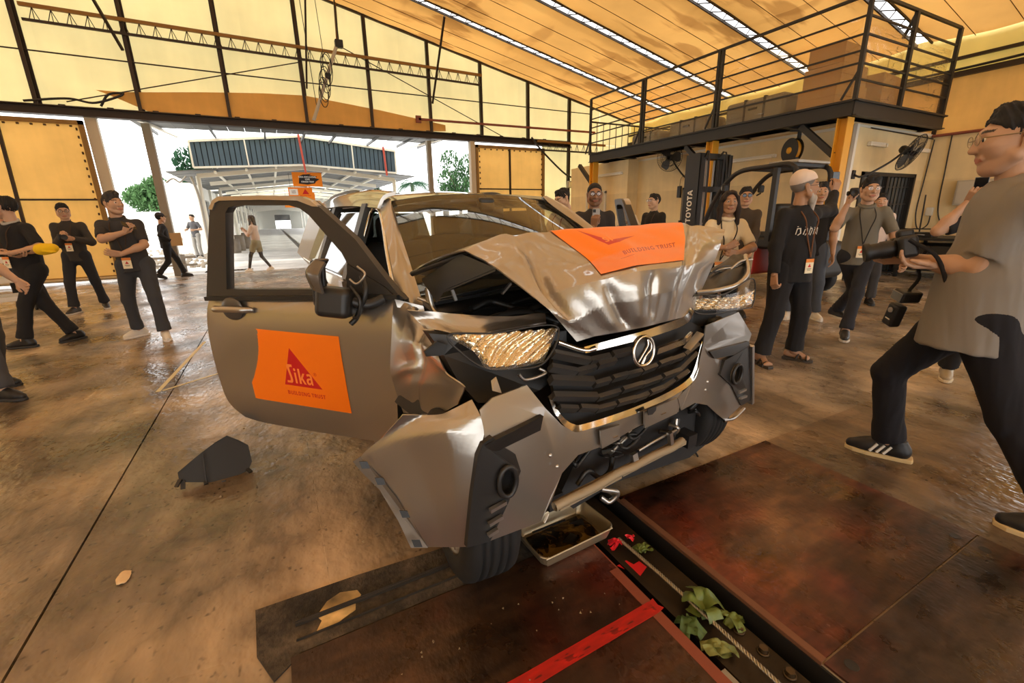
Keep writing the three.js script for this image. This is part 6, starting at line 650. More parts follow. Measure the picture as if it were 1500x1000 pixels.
  if (o.leggings) sub('leggings', meshField([0, 1].flatMap((i) => [cap(vmix(hips[i], knees[i], .5), knees[i], .075 * S, .052 * S), cap(knees[i], vmix(knees[i], an[i], .95), .053 * S, .038 * S)]), body * .8, .02), cloth(BLK));
  const sm = cloth(o.shirt || BLK), hem = vadd(P, up, (o.tucked ? .04 : o.hem ?? -.085) * S), long = o.sleeve === 'long', F = o.belly || 1, ss = [];
  ss.push(cap(hem, vadd(P, up, .16 * S), .150 * S * B * (o.tucked ? .93 : 1), .147 * S * B * F, { n: ZN, s: 1.3 / Math.sqrt(F) }), cap(vadd(P, up, .16 * S), vadd(C, up, -.09 * S), .147 * S * B * F, .152 * S * B * W, { n: ZN, s: 1.34 }), cap(vadd(sh[0], [0, -.02 * S, 0]), vadd(sh[1], [0, -.02 * S, 0]), .056 * S * (B > 1.1 ? 1.2 : 1)), cap(vadd(C, [0, 0, -.005]), vadd(neck, [0, -.03 * S, 0]), .085 * S, .064 * S)), void 0;
  if (o.female) for (const s of [1, -1]) ss.push(cap(vadd(vadd(C, up, -.13 * S), [s * .07 * S, 0, .07 * S]), vadd(vadd(C, up, -.14 * S), [s * .065 * S, 0, .075 * S]), .062 * S));
  if (o.skirt) ss.push(cap(hem, vadd(P, up, .12 * S), .168 * S * B, .15 * S * B * F, { n: ZN, s: 1.12 })); const cutS = [{ p: hem, n: vadd([0, 0, 0], up, -1) }, { p: vadd(neck, [0, .012 * S, .02]), n: vnorm([0, 1, .35]), r: .12 }];
  for (const i of [0, 1]) { const half = vmix(sh[i], el[i], .84), d = vnorm(vsub(el[i], sh[i])), d2 = vnorm(vsub(wr[i], el[i])), bs = B > 1.1 ? 1.12 : 1; if (long) { const e = vmix(el[i], wr[i], o.sleeveTo ?? .97); ss.push(cap(sh[i], el[i], .058 * S * bs, .052 * S), cap(el[i], e, .055 * S, .043 * S, { cut: { p: e, n: d2 } })); } else { ss.push(cap(sh[i], half, .057 * S * bs, .058 * S * bs, { cut: { p: vmix(sh[i], el[i], .82), n: d } })); } }
  sub('shirt', meshField(ss, body * .8, .035, cutS, null, .0045), sm);
  if (o.collar) sub('collar', new THREE.TorusGeometry(.066 * S, .015 * S, 8, 24).rotateX(Math.PI / 2 + .3).scale(1, 1.2, 1).translate(neck[0], neck[1] - .005 * S, neck[2] + .008), cloth(o.collar === true ? o.shirt : o.collar));
  // front of the torso at a height above the hips, for what hangs on it
  const front = (t, x = 0) => { const c = vmix(P, C, t / .475), r = (t < .2 ? .15 * B * F : .152 * B) * S / (1.3 / Math.sqrt(t < .2 ? F : 1)), k = r * Math.sqrt(Math.max(.2, 1 - (x / (r * 1.3)) ** 2)) + .008; return [c[0] + ct * x + ZN[0] * k, c[1], c[2] - st * x + ZN[2] * k]; };
  if (o.logo) { const lm = canvasTex(256, 96, (c, w, h) => { c.clearRect(0, 0, w, h); c.strokeStyle = '#d8d2c4'; c.lineWidth = 7; c.lineJoin = 'round'; let x = 14; for (const k of [0, 1, 2, 3, 4]) { c.beginPath(); c.moveTo(x, 70); c.lineTo(x + 8, 30 + 8 * (k % 2)); c.lineTo(x + 26, 28); c.lineTo(x + 30, 60 - 10 * (k % 3)); c.lineTo(x + 14, 76); c.stroke(); c.fillStyle = '#d8d2c4'; c.fillRect(x + 6, 10 + 3 * k, 8, 8); x += 47; } }); const rows = [.27, .37].map((t) => [-.13, -.065, 0, .065, .13].map((x) => vadd(front(t, x), ZN, .014))); sub('chest_print', sheet(rows, 12, 6, 0), std(0xffffff, .8, 0, { map: lm, transparent: true, alphaTest: .5 })); }
  if (o.badge) { const t = o.badge === true ? .06 : o.badge, cp = vadd(front(t, o.badgeX || 0), ZN, .02); const pts = (s) => [vadd(neck, [s * .05 * S, .02 * S, -.02]), vadd(front(.42, s * .07), ZN, .016), vadd(front(.3, s * .04), ZN, .016), vadd(cp, [0, .075, 0])]; for (const s of [1, -1]) sub('lanyard', tube(pts(s), .0055, 30, 6), cloth(o.lanyard || [.05, .03, .02])); const c = box(.085, .125, .004); c.rotateY(tw); sub('name_card', place(c, ...cp), cardMat); }
  const shm = cloth(o.shoes || BLK, .5), som = cloth(o.sole || [.03, .03, .03], .7);
  for (const i of [0, 1]) { const y0 = an[i][1] - .085 * S, M = new THREE.Matrix4().makeRotationFromEuler(new THREE.Euler((feet[i][4] || 0) * rad, feet[i][2] * rad, 0, 'YXZ')).setPosition(an[i][0], y0, an[i][2]), T = (x) => (x.applyMatrix4(M), x), z = S * (o.female ? .92 : 1.02);
    if (o.sandals) { const f = sub('sandal', T(ext([[-.036, -.085], [.036, -.085], [.05, .09], [.03, .165], [-.02, .17], [-.045, .1]].map((p) => [p[0] * z, -p[1] * z]), .018, .006).rotateX(-Math.PI / 2).translate(0, .004, 0)), shm); for (const [a, b] of [[.03, .08], [.085, .02], [.12, .1]]) mesh('strap', T(tube([[-.048 * z, .02, a * z], [-.02, .075 - a * .2, lerp(a, b, .4) * z], [.02, .075 - b * .2, lerp(a, b, .7) * z], [.05 * z, .02, b * z]], .009, 14, 6)), std(0x2a211a, .5), f); mesh('foot', T(meshField([cap([0, .06, -.05], [.002, .038, .11], .034, .026), cap([-.03, .034, .12], [.035, .034, .12], .014)], .008, .02, [], c0)), skinMat, f); continue; }
    const f = sub('shoe', T(meshField([cap([0, .05 * z, -.055 * z], [0, .042 * z, .10 * z], .043 * z, .037 * z), cap([0, .042 * z, .09 * z], [0, .036 * z, .145 * z], .036 * z, .028 * z), cap([0, .06 * z, -.045 * z], [0, .105 * z, -.03 * z], .042 * z, .043 * z), cap([0, .09 * z, -.01 * z], [0, .058 * z, .07 * z], .036 * z, .034 * z)], .009 * q, .02, [{ p: [0, .014, 0], n: [0, -1, 0] }, { p: [0, .118 * z, 0], n: [0, 1, -.15] }])), shm);
    mesh('sole', T(ext([[-.036, -.1], [-.02, -.108], [.02, -.108], [.036, -.1], [.043, -.03], [.05, .08], [.04, .14], [.015, .175], [-.015, .175], [-.04, .14], [-.048, .08], [-.041, -.03]].map((p) => [p[0] * z * .98, -p[1] * z]), .014, .006).rotateX(-Math.PI / 2).translate(0, .007, 0)), som, f);
    if (o.stripes) for (let k = 0; k < 3; k++) for (const s of [-1, 1]) mesh('stripe', T(bar([s * .044 * z, .035, (.015 + k * .028) * z], [s * .038 * z, .085, (-.012 + k * .028) * z], .013, .012)), cloth(WHITE, .5), f); }
  return { g, hands: hb, head: (p) => toW(V3(A(p)).applyMatrix4(HM).toArray()), toW, front: (t, x) => toW(front(t, x)), chest: toW(C), P: toW(P) };
}
// things in hands: placed along the fingers, in front of the palm
function held(name, label, category, hand, off, build, eul) { const d = hand.dir, n = hand.palm; const t = thing(name, label, category, hand.at(off[0], off[1], off[2] || 0)); build(t); if (eul) t.rotation.set(eul[0] * rad, eul[1] * rad, eul[2] * rad, 'YXZ'); return t; }
function phone(t, m = blackPlastic, scr = true) { mesh('case', rbox(.074, .15, .009, .008), m, t); mesh('screen', rbox(.068, .142, .002, .004, 0, 0, .0052), std(0x15181c, .08), t); mesh('camera_bump', [rbox(.028, .03, .004, .004, .018, .052, -.006), ...[[.012, .058], [.024, .058], [.018, .046]].map(([x, y]) => lathe([[0, 0], [.005, 0], [.005, .003], [0, .0035]], 12).rotateX(-Math.PI / 2).translate(x, y, -.008))], std(0x222326, .2), t); }
function dslr(t, s = 1, long = .12) { mesh('camera_body', [rbox(.14 * s, .1 * s, .07 * s, .02), rbox(.06 * s, .04 * s, .06 * s, .015, 0, .06 * s, 0), rbox(.04 * s, .1 * s, .05 * s, .015, -.06 * s, 0, .02 * s)], blackPlastic, t); mesh('lens_barrel', lathe([[0, .03], [.036 * s, .03], [.036 * s, .05], [.041 * s, .055], [.041 * s, .03 + long * .5], [.037 * s, .035 + long * .5], [.037 * s, .03 + long * .8], [.044 * s, .035 + long * .8], [.044 * s, .03 + long], [.036 * s, .028 + long], [0, .02 + long]], 28).rotateX(Math.PI / 2), blackPlastic, t); mesh('rear_screen', rbox(.08 * s, .055 * s, .004, .003, 0, -.005, -.037 * s), std(0x15181c, .1), t); }
// ---------- the crowd ----------
const yl = (dx, dz) => Math.atan2(dx, dz) / rad;
const GREY = [.20, .185, .165], OLIVE = [.16, .15, .12], JEAN = [.045, .05, .06], KHAKI = [.38, .29, .18];
// far side of the opening and the group by the canvas door
const pEdge = makePerson({ label: 'man cut off by the picture edge in black shirt and dark grey jeans', pos: [-2.30, -5.05], yaw: 75, h: 1.72, feetW: [[-2.38, -5.45, 70], [-2.16, -4.97, 60]], hands: [[.25, .95, .28], [-.2, .85, .22]], shirt: BLK, pants: [.06, .06, .065], jeans: 1, head: [10, 0], q: .9 });
const pPolo = makePerson({ label: 'man in black polo shirt and black trousers holding a yellow cap', pos: [-2.44, -7.24], lean: [0, -.03], yaw: -34, h: 1.76, feetW: [[-2.78, -7.12, -100], [-2.38, -7.28, -40]], hands: [[.02, 1.1, .33], [.05, 1.07, .27]], elbow: [[.9, -.5, -.2], [-.9, -.4, -.3]], hand: [{ dir: [-.9, .1, .3], palm: [0, 1, .2], curl: .5 }, { dir: [.9, 0, .4], palm: [0, 1, 0], curl: .5 }], shirt: BLK, pants: BLK, collar: [.4, .38, .34], badge: .1, badgeX: -.04, head: [-72, 2], skin: 'light', q: .85, build: 1.06, belly: 1.05 });
const pJacket = makePerson({ label: 'man with glasses in dark jacket holding a camera behind the polo man', pos: [-2.86, -9.7], yaw: -5, h: 1.74, feetW: [[-2.72, -9.85, 20], [-3.02, -9.5, -20]], hands: [[.12, 1.18, .3], [-.02, 1.22, .3]], hand: [{ palm: [-1, .3, 0], curl: .8 }, { palm: [1, .3, 0], curl: .8 }], shirt: [.035, .032, .03], sleeve: 'long', pants: NAVY, badge: .14, shoes: CHAR, sole: [.5, .48, .44], glasses: 1, head: [25, -8], q: 1.1 });
const pBeige = makePerson({ label: 'man in beige cap and black shirt mostly hidden behind the polo man', pos: [-4.3, -11.6], yaw: 20, h: 1.66, hair: 'cap', capColor: [.35, .25, .14], shirt: BLK, pants: BLK, q: 1.3 });
const pArms = makePerson({ label: 'man in charcoal polo and jeans with arms folded and phone in hand', pos: [-1.5, -6.85], yaw: -2, h: 1.76, feetW: [[-1.36, -6.68, 15], [-1.70, -7.05, -50]], lean: [-.03, -.06], hands: [[-.06, 1.06, .25], [.02, 1.30, .27]], elbow: [[.9, -.4, -.1], [-.8, -.6, .2]], hand: [{ dir: [-.95, .2, .2], palm: [0, .3, -1], curl: .4 }, { dir: [.45, .6, .5], palm: [.6, .2, -.4], curl: .7 }], shirt: CHAR, pants: JEAN, jeans: 1, shoes: [.72, .70, .66], sole: [.75, .73, .7], badge: .03, badgeX: -.03, hair: 'quiff', hairColor: [.03, .026, .024], head: [48, 4], q: .85, collar: true, build: 1.03 });
makePerson({ label: 'man in black clothes and dark cap walking by the leaning grey post', pos: [-2.5, -14.3], yaw: 110, h: 1.68, feet: [[.1, .32, 0], [-.08, -.28, 0, .04, 20]], hands: [[.28, 1.0, .32], [-.25, .95, .1]], shirt: BLK, pants: BLK, sleeve: 'long', hair: 'cap', capColor: [.03, .025, .025], head: [10, 0], q: 1.3 });
makePerson({ label: 'man in grey shirt standing far outside beside the white downpipe', pos: [-2.75, -21.8], yaw: -30, h: 1.68, hands: [[.2, 1.1, .25], [-.22, 1.1, .2]], shirt: [.08, .08, .09], pants: [.3, .29, .28], q: 1.6 });
makePerson({ label: 'woman with long hair in pale blouse walking, seen through the car door window', pos: [-.46, -14.66], yaw: -112, h: 1.6, female: 1, feet: [[.08, .28, 0], [-.08, -.25, 0, .02, 12]], hands: [[.08, 1.12, .25], [-.03, 1.15, .27]], hair: 'long', shirt: [.55, .44, .36], pants: [.22, .2, .11], pantsTo: .35, leggings: 1, shoes: WHITE, sole: WHITE, tucked: 1, q: 1.2, head: [0, 4] });
// behind the car
makePerson({ label: 'man with glasses in pale shirt looking down behind the windscreen', pos: [3.33, -4.9], yaw: -75, h: 1.72, shirt: [.5, .46, .38], pants: CHAR, glasses: 'thin', hair: 'short', lanyard: [.2, .03, .02], badge: .2, head: [-10, -24], hands: [[.15, 1.15, .3], [-.1, 1.15, .3]], skin: 'pale', q: 1 });
const pPhone = makePerson({ label: 'man with black glasses and dark shirt filming with a phone behind the bonnet', pos: [3.1, -3.98], yaw: -32, h: 1.72, shirt: [.03, .026, .024], sleeve: 'long', sleeveTo: .6, pants: BLK, glasses: 1, hair: 'fade', stubble: 1, skin: 'tan', handsW: [null, [2.82, 1.28, -3.62]], hand: [null, { dir: [.1, 1, .2], palm: [.4, .2, -.8], curl: .9 }], head: [0, -2], q: .9, build: 1.05 });
makePerson({ label: 'person in white cap and white shirt seen through the far door window', pos: [6.8, -7.6], yaw: -30, h: 1.66, shirt: [.66, .6, .48], pants: CHAR, hair: 'cap', capColor: [.7, .66, .55], hands: [[.12, 1.2, .28], [-.05, 1.22, .28]], q: 1.3, skin: 'mid' });
makePerson({ label: 'man with glasses in black shirt standing in profile before the dark window', pos: [5.45, -5.45], yaw: -85, h: 1.7, shirt: [.02, .018, .017], sleeve: 'long', pants: BLK, glasses: 1, hair: 'short', head: [-8, 2], badge: .2, skin: 'pale', q: 1.1 });
makePerson({ label: 'woman with long dark hair in cream blouse with a lanyard behind the far lamp', pos: [3.92, -2.96], yaw: -36, h: 1.6, female: 1, hair: 'long', hairColor: [.02, .011, .008], shirt: [.72, .62, .42], collar: [.74, .66, .5], pants: BLK, tucked: 1, hands: [[.05, 1.03, .26], [-.06, 1.08, .27]], elbow: [[.9, -.5, -.2], [-.9, -.5, -.2]], hand: [{ dir: [-.9, .1, .2], palm: [0, 0, -1], curl: .6 }, { dir: [.7, .4, .2], palm: [0, 0, -1], curl: .6 }], badge: .02, badgeX: -.06, lanyard: [.02, .02, .02], head: [-2, 0], skin: 'mid', q: .85 });
makePerson({ label: 'man with sunglasses in dark brown shirt and khaki trousers', pos: [5.55, -3.95], yaw: -45, h: 1.71, shirt: [.055, .042, .03], sleeve: 'long', pants: KHAKI, glasses: 'sun', hair: 'short', skin: 'light', build: 1.06, head: [0, 0], hands: [[.1, .92, .28], [-.2, .9, .2]], q: 1.1 });
const pCap = makePerson({ label: 'bearded man in pale skullcap and black printed sweatshirt holding up a phone', pos: [4.12, -2.42], yaw: -12, h: 1.72, feetW: [[4.32, -2.36, 20], [3.93, -2.44, -25]], handsW: [[4.74, 1.56, -2.46], [3.80, .78, -2.34]], elbow: [[.4, -.8, .3], null], hand: [{ dir: [.1, 1, .1], palm: [.2, 0, -1], curl: .8 }, { palm: [1, 0, 0], curl: .9 }], shirt: BLK, sleeve: 'long', pants: BLK, sandals: 1, shoes: [.05, .04, .03], beard: 1, glasses: 1, hair: 'skullcap', logo: 1, badge: .02, badgeX: .02, lanyard: [.16, .07, .03], head: [62, 2], skin: 'mid', q: .7, build: 1.1, belly: 1.08, hem: -.13, skirt: 1, slim: 1.15 });
makePerson({ label: 'man in black tee shirt, jeans and white trainers half hidden by the skullcap man', pos: [6.1, -3.32], yaw: -48, h: 1.74, feetW: [[6.22, -3.22, -30], [6.0, -3.45, -60]], shirt: BLK, pants: [.07, .085, .11], jeans: 1, shoes: WHITE, sole: WHITE, hair: 'short', head: [0, -2], skin: 'light', q: 1 });
const pCam = makePerson({ label: 'man in grey green short sleeved shirt stepping and holding a camera to his face', pos: [5.72, -2.66], yaw: -52, h: 1.8, hip: [.05, -.06], feetW: [[5.52, -2.5, -62], [6.12, -2.92, -30, .1, 30]], kneeOut: [0, .35], handsW: [[5.86, .82, -2.22], [5.46, 1.46, -2.68]], elbow: [null, [-.4, -.9, .3]], hand: [{ palm: [-1, 0, 0], curl: .8 }, { dir: [.1, 1, .05], palm: [.8, 0, -.3], curl: 1 }], shirt: OLIVE, collar: true, pants: NAVY, shoes: BLK, sole: [.55, .5, .42], hair: 'quiff', glasses: 'thin', badge: .06, lanyard: [.02, .02, .02], head: [6, 0], skin: 'light', q: .75, slim: .9 });
makePerson({ label: 'person in white shirt with pink sleeve hidden behind the man with the raised camera', pos: [7.9, -3.45], yaw: -60, h: 1.62, shirt: [.6, .5, .45], sleeve: 'long', pants: CHAR, shoes: BLK, hair: 'short', q: 1.3 });
const pRear = makePerson({ label: 'person in black raising a grey phone, mostly hidden behind the big photographer', pos: [4.85, -1.25], yaw: -75, h: 1.68, feetW: [[4.66, -1.08, -55], [4.92, -1.42, -70]], handsW: [null, [4.62, 1.44, -1.46]], elbow: [null, [-.6, -.8, .2]], hand: [null, { dir: [.3, .8, .6], palm: [.3, .2, -.8], curl: .8 }], shirt: BLK, pants: BLK, shoes: [.4, .33, .22], sole: [.7, .6, .42], skin: 'light', q: .9 });
// the big photographer in front
const pBig = makePerson({ label: 'big man in grey tee shirt and black trousers striding past with a camera', pos: [2.84, -.76], yaw: -150, h: 1.9, headSize: 1.08, hem: -.15, skirt: 1, hip: [0, .0], feetW: [[2.80, -.32, -160, .0], [3.0, -1.03, -156]], lean: [-.02, -.03], handsW: [[2.76, 1.16, -1.03], [2.70, 1.15, -.90]], elbow: [[.6, -.7, -.5], [-.55, -.75, -.5]], hand: [{ dir: [.05, -.05, 1], palm: [-.5, .9, 0], curl: .55 }, { dir: [.12, 0, 1], palm: [.3, 1, 0], curl: .5 }], shirt: [.235, .215, .19], pants: [.008, .008, .012], shoes: BLK, sole: [.62, .47, .24], stripes: 1, hair: 'short', hairColor: [.008, .008, .01], glasses: 'thin', head: [4, -6], headAt: [.03, 0], skin: 'light', wide: 1.12, build: 1.2, belly: 1.08, q: .55 });
// ---------- what they hold ----------
held('phone', 'phone held at the waist by the polo man', 'phone', pPolo.hands[1], [.1, .03], (t) => phone(t), [-70, -60, 10]);
{ const t = thing('folded_cap', 'bright yellow cap tucked over the arm of the polo man', 'cap', [-2.30, 1.13, -6.98]); const g = meshField([cap([-.045, 0, 0], [.04, .01, .02], .075, .066, { n: [0, 1, 0], s: 1.25 }), cap([.02, -.02, .05], [.06, -.03, .08], .05, .035, { n: [0, 1, 0], s: 3 })], .007, .02, [], null, .010); mesh('crown', g, cloth([.85, .55, .01]), t); mesh('button', new THREE.SphereGeometry(.008, 10, 8).translate(-.02, .045, .0), cloth([.7, .45, .01]), t); }
held('camera', 'black camera held at the chest by the man in the dark jacket', 'camera', pJacket.hands[0], [.08, .05], (t) => dslr(t, .95, .09), [0, 15, 0]);
held('phone', 'phone in the raised fingers of the man with folded arms', 'phone', pArms.hands[1], [.1, .02], (t) => phone(t), [-40, 60, 60]);
held('phone', 'pale phone held up by the man with black glasses behind the bonnet', 'phone', pPhone.hands[1], [.1, .03], (t) => phone(t, steelGrey), [0, 152, 0]);
held('phone', 'phone held up high by the bearded man in the skullcap', 'phone', pCap.hands[0], [.11, .035], (t) => phone(t), [-4, -20, 0]);
held('camera', 'black compact camera held to the face by the man in the grey green shirt', 'camera', pCam.hands[1], [.11, .03], (t) => dslr(t, .8, .13), [0, -62, 90]);
held('phone', 'grey phone with round lenses raised behind the big photographer', 'phone', pRear.hands[1], [.11, .03], (t) => phone(t, std(0x5d6468, .3)), [10, -75, 0]);
{ const a = pBig.hands[0].at(.08, .055), b = pBig.hands[1].at(.08, .055), c = vmix(a, b, .5); const t = thing('camera', 'large black camera with a long lens in the hands of the big photographer', 'camera', [c[0], c[1] + .02, c[2]]); dslr(t, 1.05, .13); t.rotation.set(12 * rad, -146 * rad, 6 * rad, 'YXZ'); mesh('strap', tube([[.07, .03, 0], [.1, -.06, -.08], [.07, -.22, -.12], [.02, -.3, -.14]], .009, 20, 6), cloth(BLK), t); }
{ const f = [3.11, .86, -1.02]; const t = thing('flash_unit', 'black hot shoe flash hanging below the camera of the big photographer', 'flash', [2.85, .94, -1.05], -120 * rad); t.rotation.z = -.25; mesh('flash_head', rbox(.075, .06, .1, .012, 0, .03, 0), blackPlastic, t); mesh('flash_body', rbox(.068, .12, .055, .012, 0, -.08, .02), blackPlastic, t); mesh('diffuser', rbox(.066, .045, .006, .003, 0, .03, .053), std(0x777a78, .3), t); mesh('dial', lathe([[0, 0], [.014, 0], [.014, .006], [0, .007]], 18).rotateX(Math.PI / 2).translate(0, -.05, .048), steelGrey, t); mesh('panel_print', box(.03, .006, .001, 0, -.1, .0482), whitePaint, t); mesh('strap', tube([[0, .06, 0], [.02, .14, .0], [0, .2, .02], [.02, .3, .02]], .008, 16, 6), cloth(BLK), t); }
{ const w = pBig.hands[1].wrist, t = thing('wrist_strap', 'black wrist band on the forearm of the big photographer', 'wristband', pBig.toW(vadd(w, pBig.hands[1].dir, -.05))); const g = new THREE.TorusGeometry(.036, .008, 8, 28); const d = rotY(pBig.hands[1].dir, -150 * rad); g.applyQuaternion(new THREE.Quaternion().setFromUnitVectors(V(0, 0, 1), V3(d))); mesh('band', g, cloth(BLK, .6), t); const b = rbox(.03, .012, .03, .005, 0, .036, 0); mesh('buckle', b, cloth(CHAR, .5), t); }
{ const t = thing('box_file', 'tan folder carried by the man in the dark cap', 'folder', [-2.22, .98, -14.15], 110 * rad); mesh('cover', rbox(.05, .32, .24, .006), cloth([.45, .3, .15]), t); mesh('pages', bb(-.018, .018, -.15, .155, -.11, .125), whitePaint, t); }
// ---------- fork lift behind the crowd: faces away along -z ----------
{ const t = thing('forklift', 'dark red forklift with a tall black mast and open overhead guard', 'forklift', [8.0, 0, -5.25]); const red = std(new THREE.Color().setRGB(.42, .03, .02), .45), M = (n, g, m) => mesh(n, g, m, t);
  for (const s of [-1, 1]) { const ch = M('mast_channel', [bb(s * .42 - .05, s * .42 + .05, .08, 2.5, -1.5, -1.46), bb(s * .42 - .05, s * .42 + .05, .08, 2.5, -1.2, -1.16), bb(s * .42 - .012 + s * .04, s * .42 + .012 + s * .04, .08, 2.5, -1.5, -1.16)], steelBlack); M('inner_channel', [bb(s * .3 - .04, s * .3 + .04, .1, 2.46, -1.42, -1.39), bb(s * .3 - .04, s * .3 + .04, .1, 2.46, -1.24, -1.21), bb(s * .33 - .01, s * .33 + .01, .1, 2.46, -1.42, -1.21)], steelBlack); M('lift_cylinder', [rod([s * .2, .2, -1.28], [s * .2, 1.5, -1.28], .045), rod([s * .2, 1.5, -1.28], [s * .2, 2.42, -1.28], .028)], s < 0 ? steelGrey : steelBlack);
    M('lift_chain', bar([s * .1, .3, -1.3], [s * .1, 2.4, -1.3], .03, .02), steelGrey); M('fork', [bb(s * .25 - .06, s * .25 + .06, .05, .1, -2.6, -1.55), bb(s * .25 - .06, s * .25 + .06, .05, .8, -1.6, -1.54)], steelBlack); }
  for (const y of [.4, 1.85, 2.47]) M('mast_cross_beam', bb(-.45, .45, y - .05, y + .05, -1.44, -1.2), steelBlack);
  M('carriage', [bb(-.5, .5, .35, .42, -1.58, -1.52), bb(-.5, .5, .75, .82, -1.58, -1.52), ...[-.45, 0, .45].map((x) => bb(x - .025, x + .025, .35, 1.25, -1.56, -1.53)), bb(-.48, .48, 1.2, 1.25, -1.57, -1.52)], steelBlack);
  M('hydraulic_hose', [tube([[-.3, 2.45, -1.2], [-.34, 2.56, -1.1], [-.36, 2.3, -1.05], [-.36, 1.2, -1.05]], .018, 24, 6), tube([[.1, 2.45, -1.2], [.14, 2.56, -1.1], [.16, 2.3, -1.05], [.16, 1.2, -1.05]], .018, 24, 6)], blackPlastic);
  const tt = text('TOYOTA', .118, .006); tt.rotateZ(Math.PI / 2); tt.rotateY(-Math.PI / 2); tt.translate(-.477, 1.52, -1.33); M('mast_plate', bb(-.475, -.468, .3, 2.45, -1.5, -1.16), steelBlack); M('lettering', tt, whitePaint);
  M('body', [rbox(1.0, .5, 1.1, .06, 0, .55, -.35), rbox(1.0, .12, .5, .03, 0, .42, -.85)], red); M('counterweight', [rbox(1.06, .62, .6, .14, 0, .60, .92), rbox(1.0, .3, .5, .1, 0, .95, .75)], std(0x2b2a29, .6)); M('side_stripe', bb(-.535, -.53, .66, .8, .5, 1.2), red); M('seat', [rbox(.5, .12, .5, .05, 0, .98, .05), rbox(.5, .55, .14, .06, 0, 1.25, .3, .12, 0, 0)], blackPlastic); M('bonnet', rbox(.8, .2, .8, .06, 0, .86, .1), steelBlack);
  for (const s of [-1, 1]) M('guard_frame', tube([[s * .48, .75, -1.0], [s * .48, 1.45, -.82], [s * .48, 1.98, -.45], [s * .48, 2.09, -.25], [s * .48, 2.12, .2], [s * .48, 2.12, .62], [s * .48, 2.05, .72], [s * .48, 1.4, .78], [s * .48, .9, .85]], .042, 60, 8), steelBlack);
  for (let i = 0; i < 7; i++) M('guard_bar', bar([-.48, 2.12, -.2 + i * .14], [.48, 2.12, -.2 + i * .14], .03, .05), steelBlack); M('guard_roof', rbox(.9, .05, .5, .015, 0, 2.17, .48), steelGrey); M('rear_post', bb(-.5, -.42, .9, 2.1, .36, .44), steelBlack);
  M('beacon', lathe([[0, 0], [.06, 0], [.06, .02], [.052, .03], [.045, .1], [.02, .125], [0, .13]], 18).translate(-.30, 1.88, .3), phys(new THREE.Color().setRGB(.9, .22, .01), .2, 0, { clearcoat: 1 })); M('beacon_base', bb(-.34, -.26, 1.84, 1.88, .26, .34), steelBlack);
  for (const s of [-1, 1]) { M('work_lamp', [rbox(.14, .14, .07, .03, s * .52, 1.82, -.5), rod([s * .5, 1.74, -.48], [s * .48, 1.7, -.55], .015)], steelBlack); M('lamp_lens', lathe([[0, 0], [.055, 0], [.05, .015], [0, .02]], 18).rotateX(-Math.PI / 2).translate(s * .52, 1.82, -.535), whitePaint); }
  M('steering_wheel', [new THREE.TorusGeometry(.16, .018, 8, 26).rotateX(-1.0).translate(0, 1.22, -.5), rod([0, .8, -.72], [0, 1.2, -.52], .03)], blackPlastic); M('control_lever', [rod([.2, .9, -.7], [.22, 1.15, -.62], .01), rod([.26, .9, -.7], [.28, 1.15, -.62], .01), rod([.32, .9, -.7], [.34, 1.15, -.62], .01)], blackPlastic);
  for (const s of [-1, 1]) for (const [z, r] of [[-.85, .33], [.85, .26]]) M('tyre', lathe([[.12, -.09], [r - .04, -.1], [r, -.07], [r, .07], [r - .04, .1], [.12, .09]], 30).rotateZ(Math.PI / 2).translate(s * .46, r, z), darkRubber), M('wheel_hub', lathe([[0, .05], [.08, .05], [.12, .09], [.13, .09]], 20).rotateZ(-s * Math.PI / 2).translate(s * .46, r, z), red);
}
// ---------- small things on the floor ----------
{ const t = thing('undertray_panel', 'black plastic car undertray panel standing on its tabs on the concrete', 'car part', [0, 0, 0]); const R = (p) => [p[0], Math.max(.03, p[1]), p[2]]; const o = [[-0.651, 0.083, -2.74], [-0.585, 0.124, -2.76], [-0.535, 0.151, -2.78], [-0.466, 0.186, -2.8], [-0.408, 0.205, -2.82], [-0.351, 0.168, -2.8], [-0.311, 0.131, -2.79], [-0.302, 0.046, -2.74], [-0.324, 0.01, -2.72], [-0.428, -0.016, -2.69], [-0.532, 0.007, -2.7], [-0.632, 0.034, -2.71], [-0.648, 0.055, -2.72]];
  mesh('panel', panel(o, .012, [0, -.25, -1]), std(new THREE.Color().setRGB(.012, .011, .010), .6), t); mesh('fold', [bar([-0.526, 0.154, -2.76], [-0.524, 0.021, -2.68], .006, .01)], blackPlastic, t);
  for (const [a, b] of [[[-0.64, 0.054, -2.71], [-0.658, 0.03, -2.68]], [[-0.63, 0.042, -2.71], [-0.632, 0.009, -2.68]], [[-0.44, -0.008, -2.69], [-0.445, -0.026, -2.67]], [[-0.33, 0.02, -2.72], [-0.312, -0.001, -2.7]], [[-0.531, 0.015, -2.7], [-0.527, 0.004, -2.68]]]) mesh('tab', bar(a, [b[0], Math.max(.003, b[1]), b[2]], .02, .008), blackPlastic, t); }
